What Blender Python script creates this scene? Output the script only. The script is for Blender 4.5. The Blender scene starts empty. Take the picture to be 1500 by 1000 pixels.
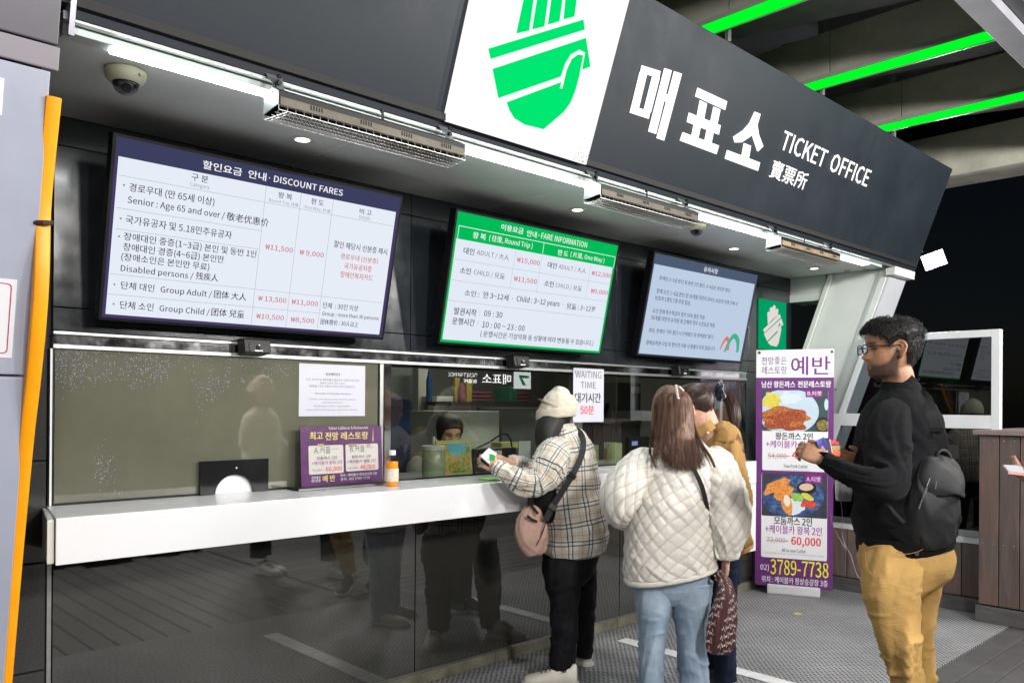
import bpy, bmesh, math, random
from mathutils import Vector, Matrix, noise
import numpy as np
random.seed(7)
scn = bpy.context.scene
COL = scn.collection
# ------------------------------------------------------------------ camera
FPX, CX, HY = 1205.285, 750.0, 589.493
AZ, PI_, RO = 0.809709164, 1.66195841e-3, 6.97427469e-3
F0 = Vector((math.cos(AZ), math.sin(AZ), 0)); R0 = Vector((math.sin(AZ), -math.cos(AZ), 0)); U0 = Vector((0, 0, 1))
CF = F0*math.cos(PI_) + U0*math.sin(PI_); _u = -F0*math.sin(PI_) + U0*math.cos(PI_)
CR = R0*math.cos(RO) + _u*math.sin(RO); CU = -R0*math.sin(RO) + _u*math.cos(RO)
CAM = Vector((0, -3.3397, 1.42))
cd = bpy.data.cameras.new('camera'); cam = bpy.data.objects.new('camera', cd); COL.objects.link(cam)
cd.sensor_width = 36; cd.lens = 36*FPX/1500; cd.shift_y = (HY-500)/1500; cd.clip_end = 500; cd.clip_start = 0.05
_m = Matrix((CR, CU, -CF)).transposed().to_4x4(); _m.translation = CAM
cam.matrix_world = _m; scn.camera = cam
# ------------------------------------------------------------------ night sky
w = bpy.data.worlds.new('World'); scn.world = w; w.use_nodes = True
nt = w.node_tree; bg = nt.nodes['Background']
sky = nt.nodes.new('ShaderNodeTexSky'); sky.sky_type = 'NISHITA'; sky.sun_disc = False
sky.sun_elevation = math.radians(28); sky.sun_rotation = math.radians(200)
nt.links.new(sky.outputs[0], bg.inputs[0]); bg.inputs[1].default_value = 0.0010
scn.view_settings.view_transform = 'Standard'; scn.view_settings.look = 'None'
scn.view_settings.exposure = 0.0; scn.view_settings.gamma = 1.0
scn.render.engine = 'CYCLES'
cy = scn.cycles; cy.use_denoising = True; cy.max_bounces = 8; cy.diffuse_bounces = 3; cy.glossy_bounces = 4
cy.transparent_max_bounces = 12; cy.sample_clamp_indirect = 4.0; cy.sample_clamp_direct = 0; cy.caustics_reflective = False; cy.caustics_refractive = False
# unseen lamps added under the forecourt canopy for light from above and behind (their housings are built with the canopy)
ADDED_LAMPS = [((-.6, -4.4, 2.9), 40), ((1.6, -4.9, 2.9), 70), ((4.0, -4.6, 2.9), 85), ((6.3, -4.4, 2.9), 85), ((1.0, -7.4, 2.9), 60), ((4.6, -7.4, 2.9), 60)]
LK = 5.2
for i, (p, e) in enumerate(ADDED_LAMPS):
    ld = bpy.data.lights.new('added_canopy_light', 'POINT'); ld.shadow_soft_size = .16
    ld.energy = e*LK; ld.color = (1.0, .975, .94)
    lo = bpy.data.objects.new('added_canopy_light', ld); COL.objects.link(lo); lo.location = p
# ------------------------------------------------------------------ pixel helpers (camera model above)
def ray(x, y): return CF + CR*((x-CX)/FPX) - CU*((y-HY)/FPX)
def on(x, y, ax, v):
    d = ray(x, y); i = 'XYZ'.index(ax); return CAM + d*((v-CAM[i])/d[i])
def dep(x, y, s): return CAM + ray(x, y)*s
class Frame:
    """flat local frame: u to the right, v up the plane, w out of it"""
    def __init__(s, o, u, v): s.o = Vector(o); s.u = Vector(u).normalized(); s.v = Vector(v).normalized(); s.w = s.u.cross(s.v)
    def __call__(s, a, b, c=0.0): return s.o + s.u*a + s.v*b + s.w*c
    def px(s, x, y, c=0.0):
        d = ray(x, y); o = s.o + s.w*c; t = (o-CAM).dot(s.w)/d.dot(s.w); p = CAM + d*t - s.o
        return (p.dot(s.u), p.dot(s.v))
WALLF = Frame((0, 0, 0), (1, 0, 0), (0, 0, 1))
# ------------------------------------------------------------------ materials
MATS = {}
def mat(name, base=(.5,.5,.5), rough=.5, metal=0.0, emit=None, es=1.0, var=0.0, vscale=8.0, bump=0.0, bscale=60.0, coat=0.0, ior=1.5, spec=.5, sheen=0.0, alpha=1.0, stretch=None, var2=None, rvar=0.0):
    if name in MATS: return MATS[name]
    m = bpy.data.materials.new(name); m.use_nodes = True; N = m.node_tree.nodes; L = m.node_tree.links
    b = N['Principled BSDF']; b.inputs['Base Color'].default_value = (*base, 1); b.inputs['Roughness'].default_value = rough
    b.inputs['Metallic'].default_value = metal; b.inputs['IOR'].default_value = ior; b.inputs['Coat Weight'].default_value = coat
    b.inputs['Coat Roughness'].default_value = .03
    b.inputs['Specular IOR Level'].default_value = spec; b.inputs['Sheen Weight'].default_value = sheen; b.inputs['Alpha'].default_value = alpha
    tc = N.new('ShaderNodeTexCoord'); mp = N.new('ShaderNodeMapping'); L.new(tc.outputs['Object'], mp.inputs[0])
    if stretch: mp.inputs['Scale'].default_value = stretch
    if var > 0 or rvar > 0:
        n = N.new('ShaderNodeTexNoise'); n.inputs['Scale'].default_value = vscale; n.inputs['Detail'].default_value = 6; n.inputs['Roughness'].default_value = .65
        L.new(mp.outputs[0], n.inputs['Vector'])
    if var > 0:
        r = N.new('ShaderNodeValToRGB'); r.color_ramp.elements[0].position = .3; r.color_ramp.elements[1].position = .7
        c1 = tuple(c*(1-var) for c in base); c2 = var2 or tuple(min(1, c*(1+var)) for c in base)
        r.color_ramp.elements[0].color = (*c1, 1); r.color_ramp.elements[1].color = (*c2, 1)
        L.new(n.outputs[0], r.inputs[0]); L.new(r.outputs[0], b.inputs['Base Color'])
    if rvar > 0:
        mr = N.new('ShaderNodeMapRange'); mr.inputs[1].default_value = .3; mr.inputs[2].default_value = .7
        mr.inputs[3].default_value = max(0.0, rough-rvar); mr.inputs[4].default_value = rough+rvar; L.new(n.outputs[0], mr.inputs[0]); L.new(mr.outputs[0], b.inputs['Roughness'])
    if bump > 0:
        n2 = N.new('ShaderNodeTexNoise'); n2.inputs['Scale'].default_value = bscale; n2.inputs['Detail'].default_value = 4
        bp = N.new('ShaderNodeBump'); bp.inputs['Strength'].default_value = bump; bp.inputs['Distance'].default_value = .01
        L.new(mp.outputs[0], n2.inputs['Vector']); L.new(n2.outputs[0], bp.inputs['Height']); L.new(bp.outputs[0], b.inputs['Normal'])
    if emit: b.inputs['Emission Color'].default_value = (*emit, 1); b.inputs['Emission Strength'].default_value = es
    MATS[name] = m; return m
def emis(name, c, s):
    if name in MATS: return MATS[name]
    m = bpy.data.materials.new(name); m.use_nodes = True; N = m.node_tree.nodes; L = m.node_tree.links
    N.remove(N['Principled BSDF']); e = N.new('ShaderNodeEmission'); e.inputs[0].default_value = (*c, 1); e.inputs[1].default_value = s
    L.new(e.outputs[0], N['Material Output'].inputs[0]); MATS[name] = m; return m
def glassmat(name, tint=(.8,.83,.8), ior=1.5, rough=0.0, boost=1.0):
    m = bpy.data.materials.new(name); m.use_nodes = True; N = m.node_tree.nodes; L = m.node_tree.links
    N.remove(N['Principled BSDF']); t = N.new('ShaderNodeBsdfTransparent'); t.inputs[0].default_value = (*tint, 1)
    g = N.new('ShaderNodeBsdfGlossy'); g.inputs['Roughness'].default_value = rough; fr = N.new('ShaderNodeFresnel'); fr.inputs[0].default_value = ior
    mu = N.new('ShaderNodeMath'); mu.operation = 'MULTIPLY'; mu.inputs[1].default_value = boost; mu.use_clamp = True
    ge = N.new('ShaderNodeNewGeometry'); m1 = N.new('ShaderNodeMath'); m1.operation = 'SUBTRACT'; m1.inputs[0].default_value = 1; L.new(ge.outputs['Backfacing'], m1.inputs[1])
    m3 = N.new('ShaderNodeMath'); m3.operation = 'MULTIPLY'; L.new(m1.outputs[0], m3.inputs[0]); L.new(mu.outputs[0], m3.inputs[1])
    mx = N.new('ShaderNodeMixShader'); L.new(fr.outputs[0], mu.inputs[0]); L.new(m3.outputs[0], mx.inputs[0]); L.new(t.outputs[0], mx.inputs[1]); L.new(g.outputs[0], mx.inputs[2])
    L.new(mx.outputs[0], N['Material Output'].inputs[0]); MATS[name] = m; return m
# ------------------------------------------------------------------ mesh builder
ROOTLOC = {}
def tag(o, label=None, cat=None, group=None, kind=None):
    if label: o['label'] = label
    if cat: o['category'] = cat
    if group: o['group'] = group
    if kind: o['kind'] = kind
    return o
def thing(name, label, cat, loc, group=None):
    o = bpy.data.objects.new(name, None); COL.objects.link(o); o.location = loc; o.empty_display_size = .1
    ROOTLOC[o.name] = Vector(loc); return tag(o, label, cat, group)
class G:
    def __init__(s): s.v = []; s.f = []; s.uv = None
    def add(s, vs, fs):
        n = len(s.v); s.v += [Vector(v) for v in vs]; s.f += [tuple(i+n for i in f) for f in fs]; return s
    def hexa(s, a, b):
        """a, b: two quads (lists of 4)"""
        return s.add(list(a)+list(b), [(0,1,2,3)[::-1], (4,5,6,7), (0,1,5,4), (1,2,6,5), (2,3,7,6), (3,0,4,7)])
    def box(s, x0, x1, y0, y1, z0, z1, fr=None, bev=0.0):
        c = [(x0,y0),(x1,y0),(x1,y1),(x0,y1)]
        if fr is None:
            return s.hexa([(x,y,z0) for x,y in c], [(x,y,z1) for x,y in c])
        return s.hexa([fr(x,y,z0) for x,y in c], [fr(x,y,z1) for x,y in c])
    def poly(s, fr, pts, w0, w1):
        """extruded polygon in frame fr"""
        n = len(pts); lo = [fr(p[0], p[1], w0) for p in pts]; hi = [fr(p[0], p[1], w1) for p in pts]
        s.add(lo+hi, [tuple(range(n))[::-1], tuple(range(n, 2*n))] + [(i, (i+1)%n, n+(i+1)%n, n+i) for i in range(n)]); return s
    def flat(s, fr, pts, w): return s.add([fr(p[0], p[1], w) for p in pts], [tuple(range(len(pts)))])
    def prism(s, prof, ax0, ax1):
        """profile of (y,z) along x"""
        n = len(prof); s.add([(ax0,y,z) for y,z in prof]+[(ax1,y,z) for y,z in prof], [tuple(range(n)), tuple(range(n,2*n))[::-1]]+[(i,n+i,n+(i+1)%n,(i+1)%n) for i in range(n)]); return s
    def cyl(s, p0, p1, r0, r1=None, n=12, caps=True):
        p0 = Vector(p0); p1 = Vector(p1); r1 = r0 if r1 is None else r1; t = (p1-p0).normalized()
        a = t.orthogonal().normalized(); b = t.cross(a); vs = []
        for p, r in ((p0, r0), (p1, r1)):
            for i in range(n):
                q = 2*math.pi*i/n; vs.append(p + a*math.cos(q)*r + b*math.sin(q)*r)
        fs = [(i, (i+1)%n, n+(i+1)%n, n+i) for i in range(n)]
        if caps: fs += [tuple(range(n))[::-1], tuple(range(n, 2*n))]
        return s.add(vs, fs)
    def tube(s, pts, rad, n=6):
        pts = [Vector(p) for p in pts]; k = len(pts); rad = rad if isinstance(rad, (list, tuple)) else [rad]*k; vs = []; a = None
        for i, p in enumerate(pts):
            t = (pts[min(i+1,k-1)]-pts[max(i-1,0)]).normalized()
            a = (t.orthogonal() if a is None else a - t*a.dot(t)).normalized(); b = t.cross(a)
            for j in range(n): q = 2*math.pi*j/n; vs.append(p + (a*math.cos(q)+b*math.sin(q))*rad[i])
        fs = [(i*n+j, i*n+(j+1)%n, (i+1)*n+(j+1)%n, (i+1)*n+j) for i in range(k-1) for j in range(n)]
        fs += [tuple(range(n))[::-1], tuple((k-1)*n+j for j in range(n))]
        return s.add(vs, fs)
    def lathe(s, c, prof, n=24, axis=Vector((0,0,1))):
        """prof (r, h) along axis"""
        c = Vector(c); t = axis.normalized(); a = t.orthogonal().normalized(); b = t.cross(a); vs = []
        for r, h in prof:
            for i in range(n): q = 2*math.pi*i/n; vs.append(c + t*h + (a*math.cos(q)+b*math.sin(q))*max(r, 1e-4))
        k = len(prof); fs = [(i*n+j, i*n+(j+1)%n, (i+1)*n+(j+1)%n, (i+1)*n+j) for i in range(k-1) for j in range(n)]
        fs += [tuple(range(n))[::-1], tuple((k-1)*n+j for j in range(n))]; return s.add(vs, fs)
    def build(s, name, m, parent=None, smooth=False, bevel=0.0, seg=2, auto=None):
        me = bpy.data.meshes.new(name)
        if parent is not None:
            org = ROOTLOC[parent.name]
        else:
            xs = [v.x for v in s.v]; ys = [v.y for v in s.v]; zs = [v.z for v in s.v]
            org = Vector(((min(xs)+max(xs))/2, (min(ys)+max(ys))/2, min(zs)))
        me.from_pydata([tuple(v-org) for v in s.v], [], s.f); me.update()
        bm = bmesh.new(); bm.from_mesh(me); bmesh.ops.recalc_face_normals(bm, faces=bm.faces)
        if bevel > 0: bmesh.ops.bevel(bm, geom=list(bm.edges), offset=bevel, segments=seg, affect='EDGES', profile=.6, clamp_overlap=True)
        bm.to_mesh(me); bm.free()
        if m: me.materials.append(m)
        if smooth:
            me.polygons.foreach_set('use_smooth', [True]*len(me.polygons))
            if auto: me.set_sharp_from_angle(angle=math.radians(auto))
        o = bpy.data.objects.new(name, me); COL.objects.link(o)
        if parent is not None and (name.endswith('_lettering') or name in ('wire_guard', 'vent_slot', 'ruled_lines', 'binding_holes', 'grime')): o['kind'] = 'stuff'   # flat print and wires: too fine to pick apart
        if parent is not None:
            o.parent = parent; ROOTLOC[o.name] = ROOTLOC[parent.name]
        else: o.location = org; ROOTLOC[o.name] = org
        return o
def rrect(w0, h0, w1, h1, r, n=5):
    pts = []
    for cx_, cy_, a0 in ((w1-r, h1-r, 0), (w0+r, h1-r, 90), (w0+r, h0+r, 180), (w1-r, h0+r, 270)):
        for i in range(n+1): a = math.radians(a0+90*i/n); pts.append((cx_+r*math.cos(a), cy_+r*math.sin(a)))
    return pts
def ell(cx_, cy_, a, b, n=24, a0=0, a1=360):
    return [(cx_+a*math.cos(math.radians(a0+(a1-a0)*i/n)), cy_+b*math.sin(math.radians(a0+(a1-a0)*i/n))) for i in range(n+(0 if a1-a0==360 else 1))]
# ------------------------------------------------------------------ lettering
_tc = {}
try: FONT = bpy.data.fonts.load(bpy.utils.system_resource('DATAFILES', path='fonts') + '/Noto Sans CJK Regular.woff2')
except Exception: FONT = None
def glyphs(s):
    k = s
    if k not in _tc:
        c = bpy.data.curves.new('t', 'FONT'); c.body = s; c.resolution_u = 2
        if FONT: c.font = FONT
        o = bpy.data.objects.new('t', c); m = bpy.data.meshes.new_from_object(o)
        vs = [(v.co.x, v.co.y) for v in m.vertices]; fs = [tuple(p.vertices) for p in m.polygons]
        bpy.data.objects.remove(o); bpy.data.curves.remove(c); bpy.data.meshes.remove(m)
        x0 = min(v[0] for v in vs); x1 = max(v[0] for v in vs); y0 = min(v[1] for v in vs); y1 = max(v[1] for v in vs)
        _tc[k] = ([((x-x0)/(x1-x0), (y-y0)/(y1-y0)) for x, y in vs], fs)
    return _tc[k]
def put(g, fr, s, u0, u1, v0, h, w=.002, off=0.0, shear=0.0):
    vs, fs = glyphs(s); d = max(0.0, off)*h*1.15
    cps = [(0,0)] if d <= 0 else ([(-d,0),(d,0),(0,d*.8)] if off < .012 else [(-d,-d*.5),(d,-d*.5),(-d,d*.5),(d,d*.5),(0,0)])
    for k, (du, dv_) in enumerate(cps): g.add([fr(u0+(u1-u0)*x+du, v0+h*y+dv_, w+k*4e-5) for x, y in vs], fs)
def Z(o, s):
    return lambda x, y: (o[0]+x/s, o[1]+y/s)
def tpx(g, fr, s, zf, p0, p1, h, w=.002, off=0.0):
    """text between two image points on the plane of fr; h in crop pixels"""
    a = zf(*p0); b = zf(*p1); t = zf(p0[0], p0[1]-h)
    u0, v0 = fr.px(*a); u1, v1 = fr.px(*b); _, vt = fr.px(*t)
    v = (v0+v1)/2; put(g, fr, s, u0, u1, v, vt-v0, w, off)
def lpx(g, fr, zf, p0, p1, wd, w=.0015):
    """thin ruled line"""
    a = Vector(fr.px(*zf(*p0))); b = Vector(fr.px(*zf(*p1)))
    if abs(a.x-b.x) > abs(a.y-b.y): a.y = b.y = (a.y+b.y)/2
    else: a.x = b.x = (a.x+b.x)/2
    d = (b-a).normalized(); n = Vector((-d.y, d.x))*wd/2
    g.flat(fr, [a-n, b-n, b+n, a+n], w)
def qpx(fr, zf, pts): return [fr.px(*zf(*p)) for p in pts]
I = Z((0,0), 1.0)
# ================================================================== SETTING
# ---- materials
def matMat():
    """ribbed entrance mat: light ribs along x with staggered dark cells"""
    m = bpy.data.materials.new('floor_mat'); m.use_nodes = True; N = m.node_tree.nodes; L = m.node_tree.links; b = N['Principled BSDF']
    tc = N.new('ShaderNodeTexCoord'); nz = N.new('ShaderNodeTexNoise'); nz.inputs['Scale'].default_value = 40; nz.inputs['Detail'].default_value = 2; L.new(tc.outputs['Object'], nz.inputs['Vector'])
    sx = N.new('ShaderNodeSeparateXYZ'); L.new(tc.outputs['Object'], sx.inputs[0])
    def M_(op, *a):
        q = N.new('ShaderNodeMath'); q.operation = op
        for i, v in enumerate(a):
            if isinstance(v, (int, float)): q.inputs[i].default_value = v
            else: L.new(v, q.inputs[i])
        return q.outputs[0]
    jit = M_('MULTIPLY_ADD', nz.outputs[0], .010, -.005); x = M_('ADD', sx.outputs[0], jit); y = M_('ADD', sx.outputs[1], jit)
    row = M_('FLOOR', M_('MULTIPLY', y, 1/.0165)); fy = M_('FRACT', M_('MULTIPLY', y, 1/.0165)); wn = N.new('ShaderNodeTexWhiteNoise'); wn.noise_dimensions = '1D'; L.new(row, wn.inputs['W'])
    fx = M_('FRACT', M_('ADD', M_('MULTIPLY', x, 1/.036), M_('ADD', M_('MULTIPLY', row, .5), M_('MULTIPLY', wn.outputs[0], .22))))
    mk = M_('MULTIPLY', M_('LESS_THAN', fx, .46), M_('LESS_THAN', fy, .68)); rib = M_('LESS_THAN', M_('FRACT', M_('MULTIPLY', y, 1/.00825)), .3)
    n = N.new('ShaderNodeTexNoise'); n.inputs['Scale'].default_value = 1.3; n.inputs['Detail'].default_value = 9; n.inputs['Roughness'].default_value = .65; L.new(tc.outputs['Object'], n.inputs['Vector'])
    mr = N.new('ShaderNodeMapRange'); mr.inputs[1].default_value = .3; mr.inputs[2].default_value = .7; mr.inputs[3].default_value = .66; mr.inputs[4].default_value = 1.15; L.new(n.outputs[0], mr.inputs[0])
    val = M_('MULTIPLY', M_('SUBTRACT', M_('SUBTRACT', .36, M_('MULTIPLY', mk, .28)), M_('MULTIPLY', rib, .08)), mr.outputs[0])
    cb = N.new('ShaderNodeCombineColor'); L.new(val, cb.inputs[0]); L.new(val, cb.inputs[1]); L.new(M_('MULTIPLY', val, 1.03), cb.inputs[2]); L.new(cb.outputs[0], b.inputs['Base Color'])
    bp = N.new('ShaderNodeBump'); bp.inputs['Strength'].default_value = .5; bp.inputs['Distance'].default_value = .003; L.new(val, bp.inputs['Height']); L.new(bp.outputs[0], b.inputs['Normal'])
    b.inputs['Roughness'].default_value = .62; b.inputs['Specular IOR Level'].default_value = .3; MATS['floor_mat'] = m; return m
def woodMat(name, c1, c2, c3, scale=(1,1,1), rough=.55):
    m = bpy.data.materials.new(name); m.use_nodes = True; N = m.node_tree.nodes; L = m.node_tree.links; b = N['Principled BSDF']
    tc = N.new('ShaderNodeTexCoord'); oi = N.new('ShaderNodeObjectInfo'); ad = N.new('ShaderNodeVectorMath'); ad.operation='MULTIPLY_ADD'
    cb = N.new('ShaderNodeCombineXYZ'); [L.new(oi.outputs['Random'], cb.inputs[i]) for i in range(3)]
    ad.inputs[1].default_value=(37,37,37); L.new(cb.outputs[0], ad.inputs[0]); L.new(tc.outputs['Object'], ad.inputs[2])
    mp = N.new('ShaderNodeMapping'); mp.inputs['Scale'].default_value=scale; L.new(ad.outputs[0], mp.inputs[0])
    n = N.new('ShaderNodeTexNoise'); n.inputs['Scale'].default_value=9; n.inputs['Detail'].default_value=9; n.inputs['Roughness'].default_value=.7; n.inputs['Distortion'].default_value=.6; L.new(mp.outputs[0], n.inputs['Vector'])
    n3 = N.new('ShaderNodeTexNoise'); n3.inputs['Scale'].default_value=3.5; n3.inputs['Detail'].default_value=5; L.new(ad.outputs[0], n3.inputs['Vector'])
    r = N.new('ShaderNodeValToRGB'); e = r.color_ramp.elements; e[0].position=.3; e[0].color=(*c1,1); e[1].position=.72; e[1].color=(*c2,1)
    L.new(n.outputs[0], r.inputs[0]); mx = N.new('ShaderNodeMix'); mx.data_type='RGBA'; mx.inputs[7].default_value=(*c3,1)
    mr = N.new('ShaderNodeMapRange'); mr.inputs[1].default_value=.45; mr.inputs[2].default_value=.75; mr.inputs[4].default_value=.75; L.new(n3.outputs[0], mr.inputs[0])
    L.new(mr.outputs[0], mx.inputs[0]); L.new(r.outputs[0], mx.inputs[6])
    m2 = N.new('ShaderNodeMix'); m2.data_type='RGBA'; m2.blend_type='MULTIPLY'; m2.inputs[0].default_value=1
    r2 = N.new('ShaderNodeMapRange'); r2.inputs[3].default_value=.7; r2.inputs[4].default_value=1.25; L.new(oi.outputs['Random'], r2.inputs[0]); L.new(mx.outputs[2], m2.inputs[6]); L.new(r2.outputs[0], m2.inputs[7]); L.new(m2.outputs[2], b.inputs['Base Color'])
    bp = N.new('ShaderNodeBump'); bp.inputs['Strength'].default_value=.35; bp.inputs['Distance'].default_value=.004; L.new(n.outputs[0], bp.inputs['Height']); L.new(bp.outputs[0], b.inputs['Normal'])
    b.inputs['Roughness'].default_value=rough; MATS[name]=m; return m
def gloss_panel(name, base, rough, bio=1.9, speck=False):
    m = mat(name, base, rough, ior=bio, spec=.5, var=.25, vscale=5)
    return m
FLOORM = matMat()
DECK = woodMat('deck_board', (.06,.06,.062), (.11,.105,.10), (.085,.08,.078), (1,1,1))
PLANK = woodMat('brown_plank', (.085,.065,.062), (.19,.14,.128), (.19,.105,.07), (3,3,.35))
KIOSKB = woodMat('kiosk_skirting', (.05,.05,.055), (.13,.125,.12), (.09,.075,.07), (1,.3,3))
FASCIA = mat('fascia_paint', (.017,.023,.030), .5, spec=.22, var=.12, vscale=2.5, bump=.05, bscale=500, rvar=.08)
SOFFIT = mat('soffit_panel_paint', (.62,.64,.61), .38, var=.06, vscale=3, rvar=.08)
DARKTILE = mat('dark_gloss_wall', (.016,.02,.023), .16, ior=1.7, var=.3, vscale=6, rvar=.05)
GRANITE = mat('dark_speckled_stone', (.035,.035,.034), .14, ior=1.6, var=.5, vscale=160)
LOWGLASS = mat('dark_tinted_glass', (.036,.036,.031), .022, ior=2.05, var=.2, vscale=2)
ALU = mat('aluminium', (.42,.43,.42), .35, metal=.85, var=.1, vscale=20)
STEEL = mat('polished_steel', (.6,.6,.6), .1, metal=1.0, rvar=.06, vscale=12)
WHITEC = mat('white_counter_resin', (.74,.74,.755), .24, var=.014, vscale=3.0, coat=.15, rvar=.05)
PILLAR = mat('grey_blue_metal_panel', (.34,.36,.45), .4, var=.08, vscale=2, rvar=.08)
CLADW = mat('white_cladding_panel', (.70,.74,.70), .4, var=.06, vscale=2, bump=.03, bscale=200)
WFRAME = mat('white_window_frame', (.66,.69,.70), .35, var=.05, vscale=6)
BLACK = mat('black_plastic', (.008,.008,.009), .42, spec=.3)
BLACKM = mat('black_matt', (.01,.01,.011), .7)
BEAMM = mat('grey_beam_cladding', (.38,.37,.31), .6, var=.25, vscale=3, bump=.06, bscale=300)
BEAMD = mat('dark_beam_cladding', (.24,.25,.26), .65, var=.25, vscale=3)
CONC = mat('stained_kerb_stone', (.15,.14,.10), .6, var=.5, vscale=7, bump=.3, bscale=120)
STRIPW = mat('white_strip_tile', (.74,.74,.73), .4, var=.14, vscale=12)

# ---- floor
g = G(); g.box(-60, 60, -60, -.001, -.06, -.03); g.build('ground', mat('asphalt', (.05,.05,.05), .8, var=.3, vscale=4)); tag(bpy.data.objects['ground'], kind='structure')
g = G(); g.box(-2.4, 6.9, -1.70, -.001, -.03, 0.0); fl = g.build('floor', FLOORM); tag(fl, kind='structure')
def stripe(x0, x1, y0, y1, n):
    for i in range(n):
        a = y0+(y1-y0)*i/n; b = y0+(y1-y0)*(i+1)/n
        q = G(); q.box(x0, x1, min(a,b)+.002, max(a,b)-.002, .0, .005); q.build('white_strip_tile', STRIPW, fl, bevel=.001, seg=1)
stripe(3.87, 3.967, -.2, -1.42, 7); stripe(2.36, 2.458, -.12, -1.32, 7)
gm = G(); gm.flat(Frame((0,0,0),(1,0,0),(0,1,0)), [(5.30+.03*math.cos(a*1.05)*(1+.4*math.sin(a*3)), -.62+.03*math.sin(a*1.05)) for a in range(6)], .0035)
gm.build('yellow_mark', mat('yellow_paint', (.6,.5,.1), .6), fl)
dk = tag(bpy.data.objects.new('deck', None), kind='structure'); COL.objects.link(dk); ROOTLOC['deck'] = Vector((0,0,0))
i = 0; x = -2.4
while x < 3.3:
    q = G(); q.box(x+.003, x+.137, -4.2-random.random()*.3, -1.704, -.03, -.002); q.build('deck_board', DECK, dk, bevel=.004, seg=1); x += .14
y = -1.704
while y > -4.4:
    q = G(); q.box(3.303, 9.0, y-.137, y-.003, -.03, -.002); q.build('deck_board', DECK, dk, bevel=.004, seg=1); y -= .14
q = G(); q.box(-3, 9, -9, -1.702, -.05, -.03); q.build('deck_underlay', BLACKM, dk)
q = G(); q.box(-5, 12, -9.5, -4.75, -.03, -.004); q.build('paving', mat('forecourt_paving', (.12,.12,.12), .7, var=.2, vscale=3)); tag(bpy.data.objects['paving'], kind='structure')

# ---- ticket office front wall (lower part)
wl = thing('ticket_office_wall', 'dark glossy ticket office wall with screens above the white counter', 'wall', (3.3, 0, 0))
g = G(); g.box(-1.5, 6.37, .012, .10, 0, .86); g.build('wall_core', BLACKM, wl)
px_ = [.862, 2.516, 4.144, 5.77]
for a, b in zip(px_[:-1], px_[1:]):
    g = G(); g.box(a+.003, b-.003, 0.0, .01, .062, .878); g.build('glass_panel', LOWGLASS, wl, bevel=.0012, seg=1)
g = G(); g.box(.845, .859, -.004, .01, .0, .878); g.build('edge_trim', ALU, wl)
x = .862; 
for a, b in ((-.4,.862),(.862, 2.0), (2.0, 3.05), (3.05, 4.1), (4.1, 5.2), (5.2, 6.25)):
    g = G(); g.box(a+.002, b-.002, -.022, .01, 0.0005, .06); g.build('kerb_stone', CONC, wl, bevel=.004, seg=1)
g = G(); g.box(.862, 5.77, -.006, .0, .0605, .0665); g.build('base_trim', ALU, wl)
# granite side strip left of the window, tile by tile
for a, b in ((.06,.44),(.445,.83),(.835,1.20),(1.205,1.60),(1.605,1.98),(1.985,2.40)):
    g = G(); g.box(-.4, .84, 0.0, .05, a, b); g.build('stone_tile', GRANITE, wl, bevel=.0015, seg=1)
# header: two bright aluminium lines and a steel band
g = G(); g.box(.857, 5.66, -.012, .03, 1.612, 1.628); g.build('lower_rail', ALU, wl, bevel=.002)
g = G(); g.box(.857, 5.66, -.012, .03, 1.664, 1.676); g.build('upper_rail', ALU, wl, bevel=.002)
g = G(); g.box(.857, 5.66, -.002, .02, 1.629, 1.663); g.build('header_band', STEEL, wl)
# dark panels above
vx = [.857, 2.475, 4.095, 5.70, 6.37]; vz = [1.678, 1.765, 2.36, 2.468]
for a, b in zip(vx[:-1], vx[1:]):
    for c, d in zip(vz[:-1], vz[1:]):
        g = G(); g.box(a+.002, b-.002, 0, .02, c+.002, d-.002); g.build('wall_panel', DARKTILE, wl, bevel=.001, seg=1)
g = G(); g.box(.80, 6.37, .022, .06, 1.6, 2.5); g.build('wall_backing', BLACKM, wl)
for c, d in ((.062, .45), (.455,.88), (.885, 1.30), (1.305, 1.676)):
    g = G(); g.box(5.775 if c<.8 else 5.672, 6.37, 0, .05, c, d); g.build('wall_panel', DARKTILE, wl, bevel=.001, seg=1)
# counter
ct = thing('counter', 'long white resin ticket counter along the dark glass front', 'counter', (3.2, -.18, .88))
g = G(); g.prism([(.055,1.035),(-.36,1.035),(-.36,.88),(-.335,.88),(-.335,1.012),(.055,1.012)][::-1], .80, 5.20)
for v in g.v:
    if v.x < 1: v.x = .851+.2*min(0, v.y)
g.build('counter_top', WHITEC, ct, bevel=.0035)
g = G(); g.box(4.78, 5.20, -.358, -.336, .41, .8785); g.build('end_panel', WHITEC, ct, bevel=.003)
g = G(); g.box(5.182, 5.20, -.335, -.002, .41, 1.01); g.build('end_return', WHITEC, ct)
g = G(); g.hexa([(.778,-.348,.885),(.756,-.348,.885),(.828,-.002,.885),(.850,-.002,.885)],[(.778,-.348,1.030),(.756,-.348,1.030),(.828,-.002,1.030),(.850,-.002,1.030)]); g.build('end_cap', mat('yellowed_resin', (.62,.62,.55), .35), ct, bevel=.004)
g = G(); g.box(.86, 5.18, -.334, -.002, .99, 1.0105); g.build('underside', BLACKM, ct)
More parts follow.
